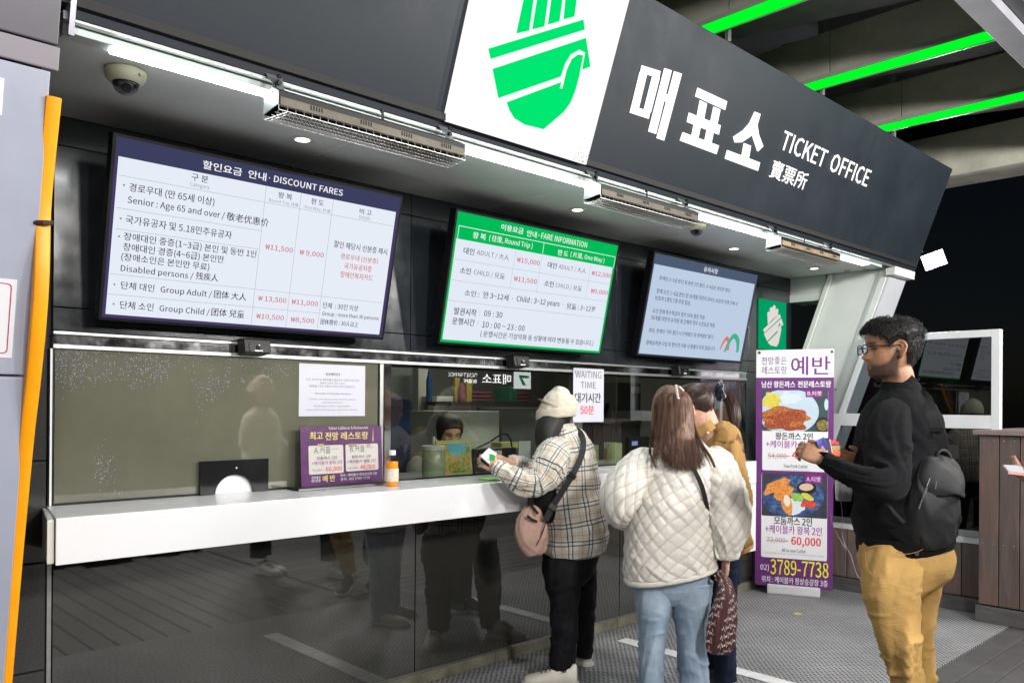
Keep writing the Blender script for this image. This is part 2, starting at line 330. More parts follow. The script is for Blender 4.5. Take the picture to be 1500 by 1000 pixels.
# windows
GL = glassmat('window_glass', (.80,.83,.78), 1.52, 0.0, 2.6)
def specks():
    m = mat('olive_film', (.135,.133,.095), .03, ior=2.4, var=.18, vscale=1.6); N = m.node_tree.nodes; L = m.node_tree.links; b = N['Principled BSDF']
    tc = N.new('ShaderNodeTexCoord'); vo = N.new('ShaderNodeTexVoronoi'); vo.inputs['Scale'].default_value = 240; L.new(tc.outputs['Object'], vo.inputs['Vector'])
    lt = N.new('ShaderNodeMath'); lt.operation='LESS_THAN'; lt.inputs[1].default_value=.24; L.new(vo.outputs['Distance'], lt.inputs[0])
    n = N.new('ShaderNodeTexNoise'); n.inputs['Scale'].default_value=5; n.inputs['Detail'].default_value=3; L.new(tc.outputs['Object'], n.inputs['Vector'])
    sx = N.new('ShaderNodeSeparateXYZ'); L.new(tc.outputs['Object'], sx.inputs[0])
    mz = N.new('ShaderNodeMapRange'); mz.inputs[1].default_value=.33; mz.inputs[2].default_value=.56; mz.inputs[3].default_value=-.16; mz.inputs[4].default_value=.08; L.new(sx.outputs[2], mz.inputs[0])
    mxx = N.new('ShaderNodeMapRange'); mxx.inputs[1].default_value=-.1; mxx.inputs[2].default_value=.35; mxx.inputs[3].default_value=.0; mxx.inputs[4].default_value=-.3; L.new(sx.outputs[0], mxx.inputs[0])
    a1 = N.new('ShaderNodeMath'); L.new(n.outputs[0], a1.inputs[0]); L.new(mz.outputs[0], a1.inputs[1]); a2 = N.new('ShaderNodeMath'); L.new(a1.outputs[0], a2.inputs[0]); L.new(mxx.outputs[0], a2.inputs[1])
    vc = N.new('ShaderNodeSeparateColor'); L.new(vo.outputs['Color'], vc.inputs[0]); a4 = N.new('ShaderNodeMath'); a4.operation='MULTIPLY_ADD'; a4.inputs[1].default_value=.22; L.new(vc.outputs[0], a4.inputs[0]); L.new(a2.outputs[0], a4.inputs[2])
    gt = N.new('ShaderNodeMath'); gt.operation='GREATER_THAN'; gt.inputs[1].default_value=.64; L.new(a4.outputs[0], gt.inputs[0])
    mu = N.new('ShaderNodeMath'); mu.operation='MULTIPLY'; L.new(lt.outputs[0], mu.inputs[0]); L.new(gt.outputs[0], mu.inputs[1])
    mx = N.new('ShaderNodeMix'); mx.data_type='RGBA'; rr=N.new('ShaderNodeValToRGB'); rr.color_ramp.elements[0].color=(.10,.16,.62,1); rr.color_ramp.elements[1].color=(.9,.95,1,1); rr.color_ramp.elements[0].position=.55; L.new(vc.outputs[1],rr.inputs[0]); L.new(rr.outputs[0],mx.inputs[7])
    src = b.inputs['Base Color'].links[0].from_socket; L.new(mu.outputs[0], mx.inputs[0]); L.new(src, mx.inputs[6]); L.new(mx.outputs[2], b.inputs['Base Color'])
    return m
def window(x0, x1, label, pane_mat, joints=(), y=0.0):
    t = thing('ticket_window', label, 'window', ((x0+x1)/2, 0, 1.036))
    xs = [x0]+list(joints)+[x1]
    for a, b in zip(xs[:-1], xs[1:]):
        g = G(); g.box(a+.004, b-.004, y, y+.008, 1.044, 1.610); g.build('pane', pane_mat, t)
    g = G(); g.box(x0, x1, -.004, .014, 1.0365, 1.043); g.build('bottom_seal', BLACK, t)
    return t
t = window(.862, 2.285, 'olive filmed ticket window at the left end with a paper notice', specks())
g = G(); g.box(.8495, .8565, -.006, .02, 1.036, 1.611); g.build('side_trim', mat('white_trim',(.75,.75,.75),.3), t)
g = G(); g.box(2.289, 2.31, -.008, .03, 1.036, 1.611); g.build('side_frame', ALU, t, bevel=.002)
g = G(); g.box(.8575, .863, -.003, .02, 1.036, 1.611); g.build('side_seal', BLACK, t)
g = G(); g.box(2.312, 2.352, -.012, .04, 1.036, 1.611); mu_ = g.build('window_mullion', STEEL, bevel=.002); tag(mu_, 'polished steel mullion between the olive window and the clear window', 'mullion')
t2 = window(2.354, 4.099, 'clear ticket window with the clerk and printed calendar behind it', GL)
t3 = window(4.103, 5.66, 'clear ticket window at the right end above the two women', GL)
g = G(); g.box(5.30, 5.33, -.004, .02, 1.036, 1.611); g.build('side_frame', ALU, t3, bevel=.002)
# room behind
rm = mat('room_wall', (.2,.2,.19), .8, var=.1, vscale=2)
g = G(); g.box(2.3, 6.4, 2.6, 2.7, 0, 2.5); g.box(2.28, 2.3, .06, 2.6, 0, 2.5); g.box(6.3, 6.37, .06, 2.6, 0, 2.5); o = g.build('room_wall', rm); tag(o, kind='structure')
g = G(); g.box(2.3, 6.4, .06, 2.6, 2.4, 2.46); o = g.build('room_ceiling', rm); tag(o, kind='structure')
g = G(); g.box(2.3, 6.4, .1, 2.6, -.02, 0.0); o = g.build('room_floor', mat('room_floor', (.06,.06,.06), .6)); tag(o, kind='structure')
# ---- soffit ceiling, panel by panel
sf = tag(bpy.data.objects.new('ceiling', None), kind='structure'); COL.objects.link(sf); ROOTLOC['ceiling'] = Vector((0,0,0))
cs = [.2, 1.805, 2.95, 4.25, 5.45, 6.66]
for a, b in zip(cs[:-1], cs[1:]):
    g = G(); g.box(a+.003, b-.003, -.775, 0.0, 2.468, 2.49); g.build('soffit_panel', SOFFIT, sf, bevel=.0015, seg=1)
g = G(); g.box(.2, 6.6, -.9, .1, 2.4935, 2.52); g.build('soffit_backing', BLACKM, sf); mat('seam_white',(.8,.8,.78),.6)
for x_ in cs[1:-1]:
    g = G(); g.box(x_-.0028, x_+.0028, -.77, -.02, 2.4665, 2.49); g.build('seam_strip', MATS['seam_white'], sf)
# ---- fascia
LEAN = math.radians(20)
FS = Frame((0, -.87, 2.468), (1,0,0), (0, -math.sin(LEAN), math.cos(LEAN)))
fa = thing('sign_fascia', 'dark grey leaning fascia carrying the lit ticket office lettering', 'sign', (3.6, -.9, 2.468))
g = G(); g.box(.66, 6.655, 0, .787, -.03, 0, fr=FS); g.build('fascia_panel', FASCIA, fa, bevel=.003)
g = G(); g.prism([(-.868,2.462),(-.845,2.462),(-.845,2.485),(-.868,2.485)], .655, 6.6); g.build('bottom_edge', ALU, fa)
g = G(); g.prism([(-.846,2.474),(-.776,2.474),(-.776,2.49),(-.846,2.49)], .655, 6.6); g.build('ledge', mat('ledge_grey',(.42,.43,.41),.35,metal=.4), fa)
SIGNW = emis('lit_white', (1.0, 1.0, 1.0), 1.5); SIGNG = emis('lit_green', (0, .77, .16), 1.05); LBOX = emis('lit_panel', (.97,1,1), 1.05)
C2 = Z((480,0), 2.885); C3 = Z((1000,0), 2.942)
def strokes(g, zf, polys, fr=FS, w0=.001, w1=.008):
    for p in polys: g.poly(fr, qpx(fr, zf, p), w0, w1)
g = G()
strokes(g, C2, [
  [(1325,277),(1402,301),(1396,331),(1319,307)], [(1282,447),(1359,471),(1352,502),(1275,477)],
  [(1317,305),(1345,313),(1310,458),(1282,449)], [(1370,322),(1398,331),(1361,476),(1333,468)],
  [(1421,289),(1449,298),(1383,566),(1353,556)], [(1462,302),(1492,312),(1417,594),(1388,584)], [(1428,398),(1444,403),(1436,433),(1420,428)]]); g.build('sign_letter', SIGNW, fa); g = G()
strokes(g, C3, [
  [(62,379),(187,437),(178,474),(52,416)], [(25,486),(159,540),(151,580),(16,526)], [(72,433),(100,446),(86,520),(58,508)], [(131,460),(158,472),(143,544),(116,532)],
  [(47,530),(74,541),(62,600),(35,590)], [(103,553),(130,564),(118,624),(91,614)], [(-2,570),(152,627),(141,664),(-14,606)]]); g.build('sign_letter', SIGNW, fa); g = G()
strokes(g, C3, [
  [(308,482),(331,491),(316,545),(286,530)], [(286,530),(316,545),(292,585),(258,562)], [(258,562),(292,585),(250,613),(222,614),(216,590)],
  [(297,530),(318,540),(324,580),(300,592)], [(300,592),(324,580),(343,630),(320,652)],
  [(262,617),(290,628),(280,688),(251,677)], [(190,647),(329,700),(320,736),(180,684)]]); g.build('sign_letter', SIGNW, fa); g = G()
g.build('sign_letter', SIGNW, fa)
for s_, p0_, p1_, h_, of_ in (('TICKET', (412,641), (600,722), 91, .022), ('OFFICE', (624,733), (786,806), 87, .022), ('賣票所', (365,762), (518,818), 84, .018)):
    g = G(); tpx(g, FS, s_, C3, p0_, p1_, h_, w=.008, off=of_); g.build('sign_word', SIGNW, fa)
lb = thing('lit_logo_panel', 'tall lit white panel with the green hand emblem on the dark fascia', 'sign', (2.36, -.9, 2.5))
u0 = 1.966; u1 = 2.762
g = G(); g.box(u0, u1, .031, .86, .001, .03, fr=FS); g.build('panel_box', LBOX, lb)
HG = [[(808,-14),(850,-26),(828,129),(775,141)], [(866,-26),(912,-40),(892,112),(842,124)], [(930,-60),(975,-50),(956,90),(908,104)], [(986,-50),(1036,-60),(1019,70),(974,82)],
  [(657,205),(1057,83),(1063,125),(667,248)],
  [(675,290),(1068,160),(1087,280),(1053,293),(1066,222),(1040,209),(1003,230),(980,268),(962,322),(700,412)],
  [(735,430),(965,345),(958,371),(970,373),(988,295),(1010,248),(1036,229),(1056,233),(1040,320),(1024,380),(1003,432),(975,470),(890,543),(810,523),(768,497),(748,465)]]
g = G(); strokes(g, C2, HG, w0=.031, w1=.0335); g.build('hand_emblem', SIGNG, lb)
g = G()
for k in range(22): a = .70+random.random()*.09; b = .035+random.random()**2*.05; g.flat(FS, [(1.966+ a+.0*b, b),(1.966+a+.006,b+.002),(1.966+a+.004,b+.008)], .0306)
g.build('grime', mat('grime',(.25,.2,.15),.8), lb)
# ---- light strip below the fascia
g = G(); g.box(.668, 6.12, -.838, -.782, 2.440, 2.474); ls = thing('strip_light', 'long linear strip light tucked behind the fascia bottom edge', 'lamp', (3.4, -.81, 2.44))
g.build('housing', mat('strip_housing', (.5,.58,.55), .35), ls, bevel=.002)
segs = [(.80, 1.27), (1.275, 2.85), (2.855, 4.42), (4.425, 5.9)]
TUBE = emis('tube_white', (.93,.98,1.0), 30.0)
for a, b in segs:
    g = G(); g.box(a, b-.002, -.836, -.784, 2.4345, 2.4395); g.build('diffuser', TUBE, ls)
# ---- leaning pillar on the left with orange guard
LP = Frame((.64, -.235, 0), (1,0,0), (0, -.262, 1)); 
pl = thing('leaning_pillar', 'grey blue metal clad leaning pillar at the left edge', 'pillar', (.2, -.5, 0))
zs = [0.0, .50, 1.02, 1.535, 2.30]
for a, b in zip([0, 1.545], [1.537, 2.395]):
    g = G(); g.box(-1.4, -.008, a, b, -.04, 0, fr=LP); g.build('cladding_panel', PILLAR, pl, bevel=.004)
g = G(); g.box(-1.4, -.02, 0, 3.2, -.9, -.045, fr=LP); g.build('core', mat('pillar_core', (.02,.02,.022), .6), pl)
g = G(); g.box(-1.4, .0, 2.465, 3.3, -.06, .02, fr=LP); g.build('upper_panel', mat('pillar_upper', (.075,.07,.09), .4, var=.1), pl, bevel=.004)
g = G(); g.box(-1.4, .008, 2.40, 2.462, -.02, .012, fr=LP); g.build('band', mat('pillar_band', (.22,.2,.23), .4), pl, bevel=.004)
g = G(); g.box(.02, .034, 2.50, 3.4, -.03, .03, fr=LP); g.build('edge_strip', mat('silver_edge_metal', (.6,.6,.7), .2, metal=.7), pl)  # strip of silver-coloured metal, no glow of its own
# orange guard following the pillar edge
og = G(); pts = [(52+24, 155), (62, 300), (57+0, 400), (54, 470), (46,560), (36.5, 640), (19.5, 820), (6, 1000), (-2, 1090)]
prof = []
for (x_, y_) in [(75,155),(61,300),(58,400),(54,470),(45.5,560),(36.5,640),(20,820),(5,1000),(-6,1110)]:
    p = on(x_, y_, 'X', .655); prof.append(p)
def smoothpath(ps, n):
    ps = [Vector(p) for p in ps]; out = []
    for i in range(len(ps)-1):
        a = ps[max(i-1,0)]; b = ps[i]; c = ps[i+1]; d = ps[min(i+2, len(ps)-1)]
        for k in range(n):
            t_ = k/n; out.append(.5*((2*b)+(c-a)*t_+(2*a-5*b+4*c-d)*t_**2+(3*b-a-3*c+d)*t_**3))
    out.append(ps[-1]); return out
pp = smoothpath(prof, 6); vs = []; fs = []; nP = 10
for i_, p in enumerate(pp):
    for j in range(nP):
        a = 2*math.pi*j/nP; vs.append(p + Vector((-.012,-.064,0)) + Vector((.021*math.copysign(abs(math.cos(a))**.6, math.cos(a)), .0, 0)) + Vector((0, -.02*math.copysign(abs(math.sin(a))**.6, math.sin(a)), 0)))
for i_ in range(len(pp)-1):
    for j in range(nP): fs.append((i_*nP+j, i_*nP+(j+1)%nP, (i_+1)*nP+(j+1)%nP, (i_+1)*nP+j))
fs += [tuple(range(nP)), tuple((len(pp)-1)*nP+j for j in range(nP))]
og.add(vs, fs); o = og.build('edge_guard', mat('orange_foam', (1.0,.36,.0), .42, var=.08, vscale=9, emit=None), smooth=True, auto=40)
tag(o, 'bright orange foam edge guard running down the leaning pillar', 'guard')
g = G(); g.tube([on(61,334,'X',.655)+Vector((-.012,-.065,0))+Vector((-.022,-.0,0)), on(61,334,'X',.655)+Vector((-.012,-.065,0))+Vector((-.005,-.0215,0)), on(61,334,'X',.655)+Vector((-.012,-.065,0))+Vector((.02,-.021,0.002))], .007, 6)
g.build('scuff_mark', mat('scuff', (.05,.03,.02), .8), o)
# notice on pillar
pn = thing('pillar_notice', 'white notice with a red rounded border taped on the leaning pillar', 'notice', tuple(LP(-.2, 1.7, 0)))
q_ = qpx(LP, Z((0,380),5.5556), [(145,165),(88,800)]); uR = (q_[0][0]+q_[1][0])/2; vT = q_[0][1]; vB = q_[1][1]
g = G(); g.box(uR-.34, uR, vB, vT, .001, .003, fr=LP); g.build('sheet', mat('white_vinyl', (.72,.72,.75), .4), pn)
g = G(); o_ = rrect(uR-.33, vB+.012, uR-.012, vT-.012, .012); i_ = rrect(uR-.327, vB+.015, uR-.015, vT-.015, .010)
n_ = len(o_); g.add([LP(a,b,.0036) for a,b in o_]+[LP(a,b,.0036) for a,b in i_], [(k,(k+1)%n_,n_+(k+1)%n_,n_+k) for k in range(n_)]); g.build('border', mat('crimson', (.45,.02,.12), .5), pn)
g = G(); g.box(uR-.34+.0, uR-.025+.0, 1.86, 2.09, .001, .003, fr=LP)
q_ = qpx(LP, Z((0,0),4.1667), [(22,480),(12,705)])
g = G(); g.box(-1.3, (q_[0][0]+q_[1][0])/2, q_[1][1], q_[0][1], .001, .004, fr=LP); o = g.build('blank_notice', mat('white_vinyl2', (.75,.75,.75), .4)); tag(o, 'plain white notice sheet higher up on the leaning pillar', 'notice')
# ================================================================== SCREENS
CA = Z((150,190),6.252); CB = Z((370,220),6.252); CC = Z((140,340),6.252); CD = Z((370,350),6.252); CE = Z((640,300),4.546); CG = Z((920,360),5.88)
SB = (.86,.91,1.0)
EM_BG = emis('screen_white', SB, .93); EM_BG2 = emis('screen_white2', (.83,.90,1.0), .92); EM_BG3 = emis('screen_pale', (.60,.72,.90), .85)
EM_NAVY = emis('screen_navy', (.045,.05,.11), 1.0); EM_VIOLET = emis('screen_edge', (.06,.045,.13), 1.0); EM_TXT = emis('screen_ink', (.02,.008,.055), 1.0); EM_TXT2 = emis('screen_ink2', (.03,.035,.06), 1.0)
EM_GREY = emis('screen_grey', (.28,.28,.34), 1.0); EM_RED = emis('screen_red', (.60,.06,.09), 1.0); EM_LINE = emis('screen_rule', (.36,.42,.46), 1.0)
EM_W = emis('screen_lettering', (.95,.93,1.0), 1.0); EM_GRN = emis('screen_green', (.0,.50,.10), 1.0); EM_HAZE = emis('screen_steel', (.075,.105,.17), 1.0)
def tv(label, corners, tilt, y0, border):
    TL, TR, BL, BR = corners; t_ = math.radians(tilt)
    fr = Frame((0, y0, 1.72), (1,0,0), (0, -math.sin(t_), math.cos(t_)))
    us = [fr.px(*c) for c in corners]; u0 = (us[0][0]+us[2][0])/2; u1 = (us[1][0]+us[3][0])/2; v1 = (us[0][1]+us[1][1])/2; v0 = (us[2][1]+us[3][1])/2
    th = thing('wall_screen', label, 'screen', tuple(fr((u0+u1)/2, v0, -.05)), 'screens hung in a row above the ticket windows')
    b = .012
    g = G(); g.box(u0-b, u1+b, v0-b, v1+b, -.045, .004, fr=fr); g.build('bezel', mat('screen_bezel',(.004,.004,.005),.5,spec=.15), th, bevel=.003)
    g = G(); g.box(u0+.1, u1-.1, v0+.08, v1-.1, -.12, -.045, fr=fr); g.build('rear_housing', BLACKM, th)
    g = G(); g.box((u0+u1)/2-.1, (u0+u1)/2+.1, v0+.2, v1-.12, -.30, -.12, fr=fr); g.build('wall_bracket', BLACKM, th)
    return fr, th, u0, u1, v0, v1
# --- screen 1
fr, th, u0, u1, v0, v1 = tv('large white screen headed DISCOUNT FARES, nearest the orange guard', [CA(130,60), CB(1350,435), CC(50,765), CD(1180,905)], 13, -.12, 1)
g = G(); g.flat(fr, [(u0,v0),(u1,v0),(u1,v1),(u0,v1)], .0045); g.build('display', EM_VIOLET, th)
wl_ = qpx(fr, CA, [(150,240)])[0]; wr = qpx(fr, CB, [(1312,570)])[0]; wb = qpx(fr, CC, [(80,742)])[0]; wb2 = qpx(fr, CD, [(1148,875)])[0]
a = (wl_[0]+wb[0])/2; b = (wr[0]+wb2[0])/2; c = (wb[1]+wb2[1])/2; d = (wl_[1]+wr[1])/2
g = G(); g.flat(fr, [(u0,d),(u1,d),(u1,v1),(u0,v1)], .0048); g.build('header_field', EM_NAVY, th)
g = G(); g.flat(fr, [(a,c),(b,c),(b,d),(a,d)], .0052); g.build('page_field', EM_BG, th)
W1 = .0062; g = G()
for s, zf, p0, p1, h in [('할인요금',CA,(912,355),(1268,425),76),('안내',CA,(1328,440),(1490,470),74),('·',CB,(142,258),(153,260),10),('DISCOUNT FARES',CB,(188,290),(816,420),60)]: tpx(g, fr, s, zf, p0, p1, h, W1, .018)
g.build('header_lettering', EM_W, th)
g = G()
for s, zf, p0, p1, h in [('구 분',CA,(808,465),(960,488),66),
  ('경로우대 (만 65세 이상)',CA,(236,578),(1016,702),88),('Senior : Age 65 and over /',CA,(222,692),(1110,828),84),('敬老优惠价',CA,(1128,832),(1512,885),76),
  ('국가유공자 및 5.18민주유공자',CA,(204,868),(1176,992),78),('장애대인 중증(1~3급) 본인 및 동반 1인',CC,(249,92),(1462,232),82),('장애대인 경증(4~6급) 본인만',CC,(243,182),(1166,286),82),
  ('(장애소인은 본인만 무료)',CC,(227,270),(1032,356),80),('Disabled persons /',CC,(222,372),(885,440),76),('残疾人',CC,(910,430),(1112,455),72),
  ('단체 대인',CC,(225,518),(530,545),70),('Group Adult /',CC,(585,568),(1055,605),74),('团体 大人',CC,(1075,602),(1370,625),72),
  ('단체 소인',CC,(216,698),(522,720),72),('Group Child /',CC,(575,742),(1035,765),74),('团体 兒童',CC,(1052,758),(1352,790),72),
  ('왕 복',CB,(225,436),(352,456),56),('편 도',CB,(527,494),(643,508),54),('비 고',CB,(970,584),(1080,598),52),
  ('할인 해당시 신분증 제시',CD,(735,78),(1222,142),62),('단체  : 30인 이상',CD,(636,632),(958,657),54),('Group : more than 30 persons',CD,(627,712),(1146,746),48),('团体票价 : 30人以上',CD,(613,780),(958,804),50)]:
    tpx(g, fr, s, zf, p0, p1, h, W1, .006)
g.build('dark_lettering', EM_TXT, th)
g = G()
for s, zf, p0, p1, h in [('Category',CA,(792,522),(973,560),48),('Round Trip, 往復',CB,(143,482),(412,520),40),('One Way, 片道',CB,(466,543),(703,578),40),('Details',CB,(968,626),(1069,642),36)]: tpx(g, fr, s, zf, p0, p1, h, W1)
for zf, x_, y_ in [(CA,193,507),(CA,162,812),(CC,210,38),(CC,168,475),(CC,160,655)]:
    q_ = fr.px(*zf(x_,y_)); g.flat(fr, ell(q_[0], q_[1], .004, .004, 8), W1)
g.build('grey_lettering', EM_GREY, th)
g = G()
for s, zf, p0, p1, h in [('₩11,500',CD,(107,98),(358,140),58),('₩ 9,000',CD,(421,150),(641,182),58),('₩ 13,500',CD,(41,572),(299,594),56),('₩11,000',CD,(347,602),(588,626),56),('₩10,500',CD,(24,730),(276,758),56),('₩8,500',CD,(339,764),(553,782),56),
  ('경로우대 (신분증)',CD,(796,190),(1138,230),58),('국가유공자증',CD,(828,272),(1080,304),56),('장애인복지카드',CD,(792,352),(1089,382),58)]: tpx(g, fr, s, zf, p0, p1, h, W1, .004)
g.build('red_lettering', EM_RED, th)
g = G(); LW = .0016
P_ = lambda zf,x_,y_: zf(x_,y_)
for p0, p1 in [(CA(150,415),CB(1285,697)),(CA(122,712),CB(80,738)),(CA(112,908),CD(55,90)),(CC(125,378),CD(1180,583)),(CC(108,562),CD(600,678)),
               (CB(130,325),(365.4,475)),(CB(445,395),CD(293,805)),(CB(742,452),CD(578,825))]:
    lpx(g, fr, I, p0, p1, LW, .0057)
g.build('ruled_lines', EM_LINE, th)
# --- screen 2
fr, th, u0, u1, v0, v1 = tv('green bordered screen headed FARE INFORMATION, middle of the three', [CE(145,40), CE(1208,275), CE(12,905), CE(1075,990)], 12, -.12, 1)
g = G(); g.flat(fr, [(u0,v0),(u1,v0),(u1,v1),(u0,v1)], .0045); g.build('display', EM_GRN, th)
p = qpx(fr, CE, [(128,222),(1168,418),(30,893),(1070,972)]); a = (p[0][0]+p[2][0])/2; b = (p[1][0]+p[3][0])/2; c = (p[2][1]+p[3][1])/2; d = (p[0][1]+p[1][1])/2
g = G(); g.flat(fr, [(a,c),(b,c),(b,d),(a,d)], .005); g.build('page_field', EM_BG2, th)
g = G()
for s, p0, p1, h, of in [('이용요금',(421,166),(568,196),42,.012),('안내',(592,208),(656,220),42,.012),('·',(670,206),(676,208),8,.01),('FARE INFORMATION',(687,226),(992,284),40,.004),
   ('왕 복',(232,222),(318,235),44,.012),('( 往復, Round Trip )',(340,248),(628,296),50,.004),('편 도',(797,334),(866,345),38,.01),('( 片道, One Way )',(882,352),(1106,392),44,.004)]: tpx(g, fr, s, CE, p0, p1, h, W1, of)
lpx(g, fr, CE, (145,135), (1183,350), .003, W1); lpx(g, fr, CE, (710,250), (697,325), .003, W1); lpx(g, fr, CE, (145,135), (131,222), .003, W1); lpx(g, fr, CE, (1183,350), (1170,418), .003, W1)
g.build('white_lettering', EM_W, th)
g = G()
for s, p0, p1, h, of in [('대인',(170,324),(241,335),44,.012),('대인',(730,415),(790,427),40,.012),('소인',(147,452),(218,464),42,.012),('소인',(708,537),(770,550),40,.012),
   ('소인 :',(177,602),(276,615),40,.01),('만 3~12세',(302,618),(468,640),44,.01),('Child : 3~12 years',(522,650),(808,688),50,.01),('兒童 : 3~12岁',(855,692),(1046,714),42,.004),
   ('발권시작',(108,724),(254,745),48,.012),('09 : 30',(307,740),(428,752),40,.008),('운행시간',(95,790),(243,808),46,.012),('10 : 00 ~ 23 : 00',(295,814),(576,840),40,.008),
   ('( 운행시간은 기상악화 등 상황에 따라 변동될 수 있습니다.)',(282,880),(1032,942),46,.008)]: tpx(g, fr, s, CE, p0, p1, h, W1, of)
g.build('dark_lettering', EM_TXT2, th)
g = G()
for s, p0, p1, h in [('ADULT / 大人',(258,338),(472,374),44),('ADULT / 大人',(803,428),(984,462),40),('CHILD / 兒童',(238,468),(443,500),44),('CHILD / 兒童',(783,550),(956,582),40)]: tpx(g, fr, s, CE, p0, p1, h, W1)
for x_, y_ in [(497,622),(833,664)]:
    q_ = fr.px(*CE(x_,y_)); g.flat(fr, ell(q_[0], q_[1], .003, .003, 8), W1)
g.build('grey_lettering', emis('screen_grey_dark', (.11,.12,.16), 1.0), th)
g = G()
for s, p0, p1, h in [('₩15,000',(525,385),(676,412),40),('₩12,000',(1023,472),(1149,496),38),('₩11,500',(505,508),(656,538),40),('₩9,000',(1017,590),(1129,608),36)]: tpx(g, fr, s, CE, p0, p1, h, W1, .008)
g.build('red_lettering', EM_RED, th)
g = G()
for p0, p1 in [((112,360),(1150,529)),((92,497),(1135,646)),((72,632),(1108,758)),((520,305),(482,552)),((697,325),(657,580)),((1020,400),(983,625)),((283,700),(277,740)),((272,768),(266,808))]: lpx(g, fr, CE, p0, p1, LW, .0057)
g.build('ruled_lines', EM_LINE, th)
# --- screen 3
fr, th, u0, u1, v0, v1 = tv('pale blue screen with a slate header and a red and green arch mark', [CG(238,68), CG(1118,250), CG(70,935), CG(965,992)], 12, -.12, 1)
g = G(); g.flat(fr, [(u0,v0),(u1,v0),(u1,v1),(u0,v1)], .0045); g.build('display', EM_HAZE, th)
p = qpx(fr, CG, [(229,160),(1094,328),(78,925),(952,987)]); a = (p[0][0]+p[2][0])/2; b = (p[1][0]+p[3][0])/2; c = (p[2][1]+p[3][1])/2; d = (p[0][1]+p[1][1])/2
g = G(); g.flat(fr, [(a,c),(b,c),(b,d),(a,d)], .005); g.build('page_field', EM_BG3, th)
g = G(); tpx(g, fr, '유의사항', CG, (643,222), (763,245), 46, W1, .01); g.build('header_lettering', EM_W, th)
g = G()
for s, p0, p1 in [('장애인 1~3급 본인 및 동반 1인 할인, 4~6급은 본인만 할인.',(258,300),(876,402)),('장애 소인 1~6급 본인 및 36개월 미만의 유아는 보호자 티켓 구매 시',(235,410),(933,514)),('보호자 1명당 1명 무료 탑승.',(222,468),(532,512)),
   ('소인 장애 특수학급의 경우 50% 할인 적용.',(200,578),(657,634)),('36개월 미만의 유치원 및 단체의 경우 소인요금 적용.',(187,638),(743,702)),('경로, 장애인 기타 할인 시 단체할인 및 중복할인 불가.',(167,750),(730,800)),('왕복승차권 구입 후 편도만 이용 시 환불이 되지 않습니다.',(145,855),(744,898))]: tpx(g, fr, s, CG, p0, p1, 42, W1, .008)
g.build('dark_lettering', emis('screen_ink3',(.05,.06,.09),1.0), th)
def thick(g, fr, zf, pts, wds, w):
    ps = smoothpath([Vector((*fr.px(*zf(*p)),0)) for p in pts], 6); n = len(ps)
    L_ = []; R_ = []
    for i in range(n):
        t = (ps[min(i+1,n-1)]-ps[max(i-1,0)]).normalized(); nn = Vector((-t.y,t.x,0)); f_ = i/(n-1)*(len(wds)-1); k = min(int(f_), len(wds)-2); wd = wds[k]+(wds[k+1]-wds[k])*(f_-k)
        L_.append(ps[i]+nn*wd/2); R_.append(ps[i]-nn*wd/2)
    for i in range(n-1): g.flat(fr, [(q.x,q.y) for q in (L_[i],L_[i+1],R_[i+1],R_[i])], w)
g = G(); thick(g, fr, CG, [(783,892),(815,830),(845,795),(858,830),(852,898)], [.012,.02,.026,.03,.03], W1); g.build('red_arch', emis('screen_red_arch',(.80,.16,.12),1.0), th)
g = G(); thick(g, fr, CG, [(823,912),(862,830),(905,775),(938,815),(935,915)], [.02,.03,.035,.045,.03], .0066); g.build('green_arch', emis('screen_green_arch',(.06,.45,.25),1.0), th)

# ================================================================== SMALL FITTINGS ON THE WALL
def camera_box(x, lab):
    t = thing('intercom_camera', lab, 'camera', (x, -.03, 1.60), 'small black cameras along the rail')
    g = G(); g.hexa([(x-.058,-.085,1.628),(x+.058,-.085,1.628),(x+.058,-.0125,1.618),(x-.058,-.0125,1.618)],[(x-.062,-.075,1.688),(x+.062,-.075,1.688),(x+.062,-.0125,1.688),(x-.062,-.0125,1.688)]); g.build('housing', BLACK, t, bevel=.006)
    f_ = Frame((x,-.086,1.622),(1,0,0),(0,.17,1))
    g = G(); g.poly(f_, rrect(-.04,.010,.04,.050,.008), -.002, .004); g.build('front_plate', mat('gloss_black',(.01,.01,.011),.12), t)
    g = G(); g.lathe(f_(0,.03,.004), [(.001,0),(.011,0),(.011,.004),(.006,.005),(.001,.003)], 14, f_.w); g.build('lens', mat('lens',(.03,.025,.03),.05), t)
    g = G(); g.box(-.018,.018,.012,.017,.004,.005,fr=f_); g.build('status_strip', mat('white_plastic',(.7,.7,.7),.3), t)
camera_box(1.62, 'small black camera on the rail above the olive window'); camera_box(3.18, 'small black camera on the rail below the green screen'); camera_box(4.73, 'small black camera on the rail above the two women')
# pass tray
t = thing('pass_tray', 'black pass-through plate with an arched opening at the olive window', 'tray', (1.55, -.02, 1.036))
arc = ell(1.549, 1.036, .084, .078, 20, 0, 180)
g = G(); g.poly(WALLF, [(1.402,1.0365),(1.402,1.176),(1.702,1.176),(1.702,1.0365)] + [(a,b+.0005) for a,b in arc], .006, .022); g.build('plate', mat('gloss_black',(.01,.01,.011),.12), t)
g = G(); g.poly(WALLF, arc, .004, .006); g.build('white_pass_panel', mat('white_plastic_tray',(.72,.72,.72),.35), t)
g = G(); g.lathe((1.555,-.022,1.142), [(.001,0),(.005,0),(.004,.004),(.001,.005)], 10, Vector((0,-1,0))); g.build('stud', ALU, t)
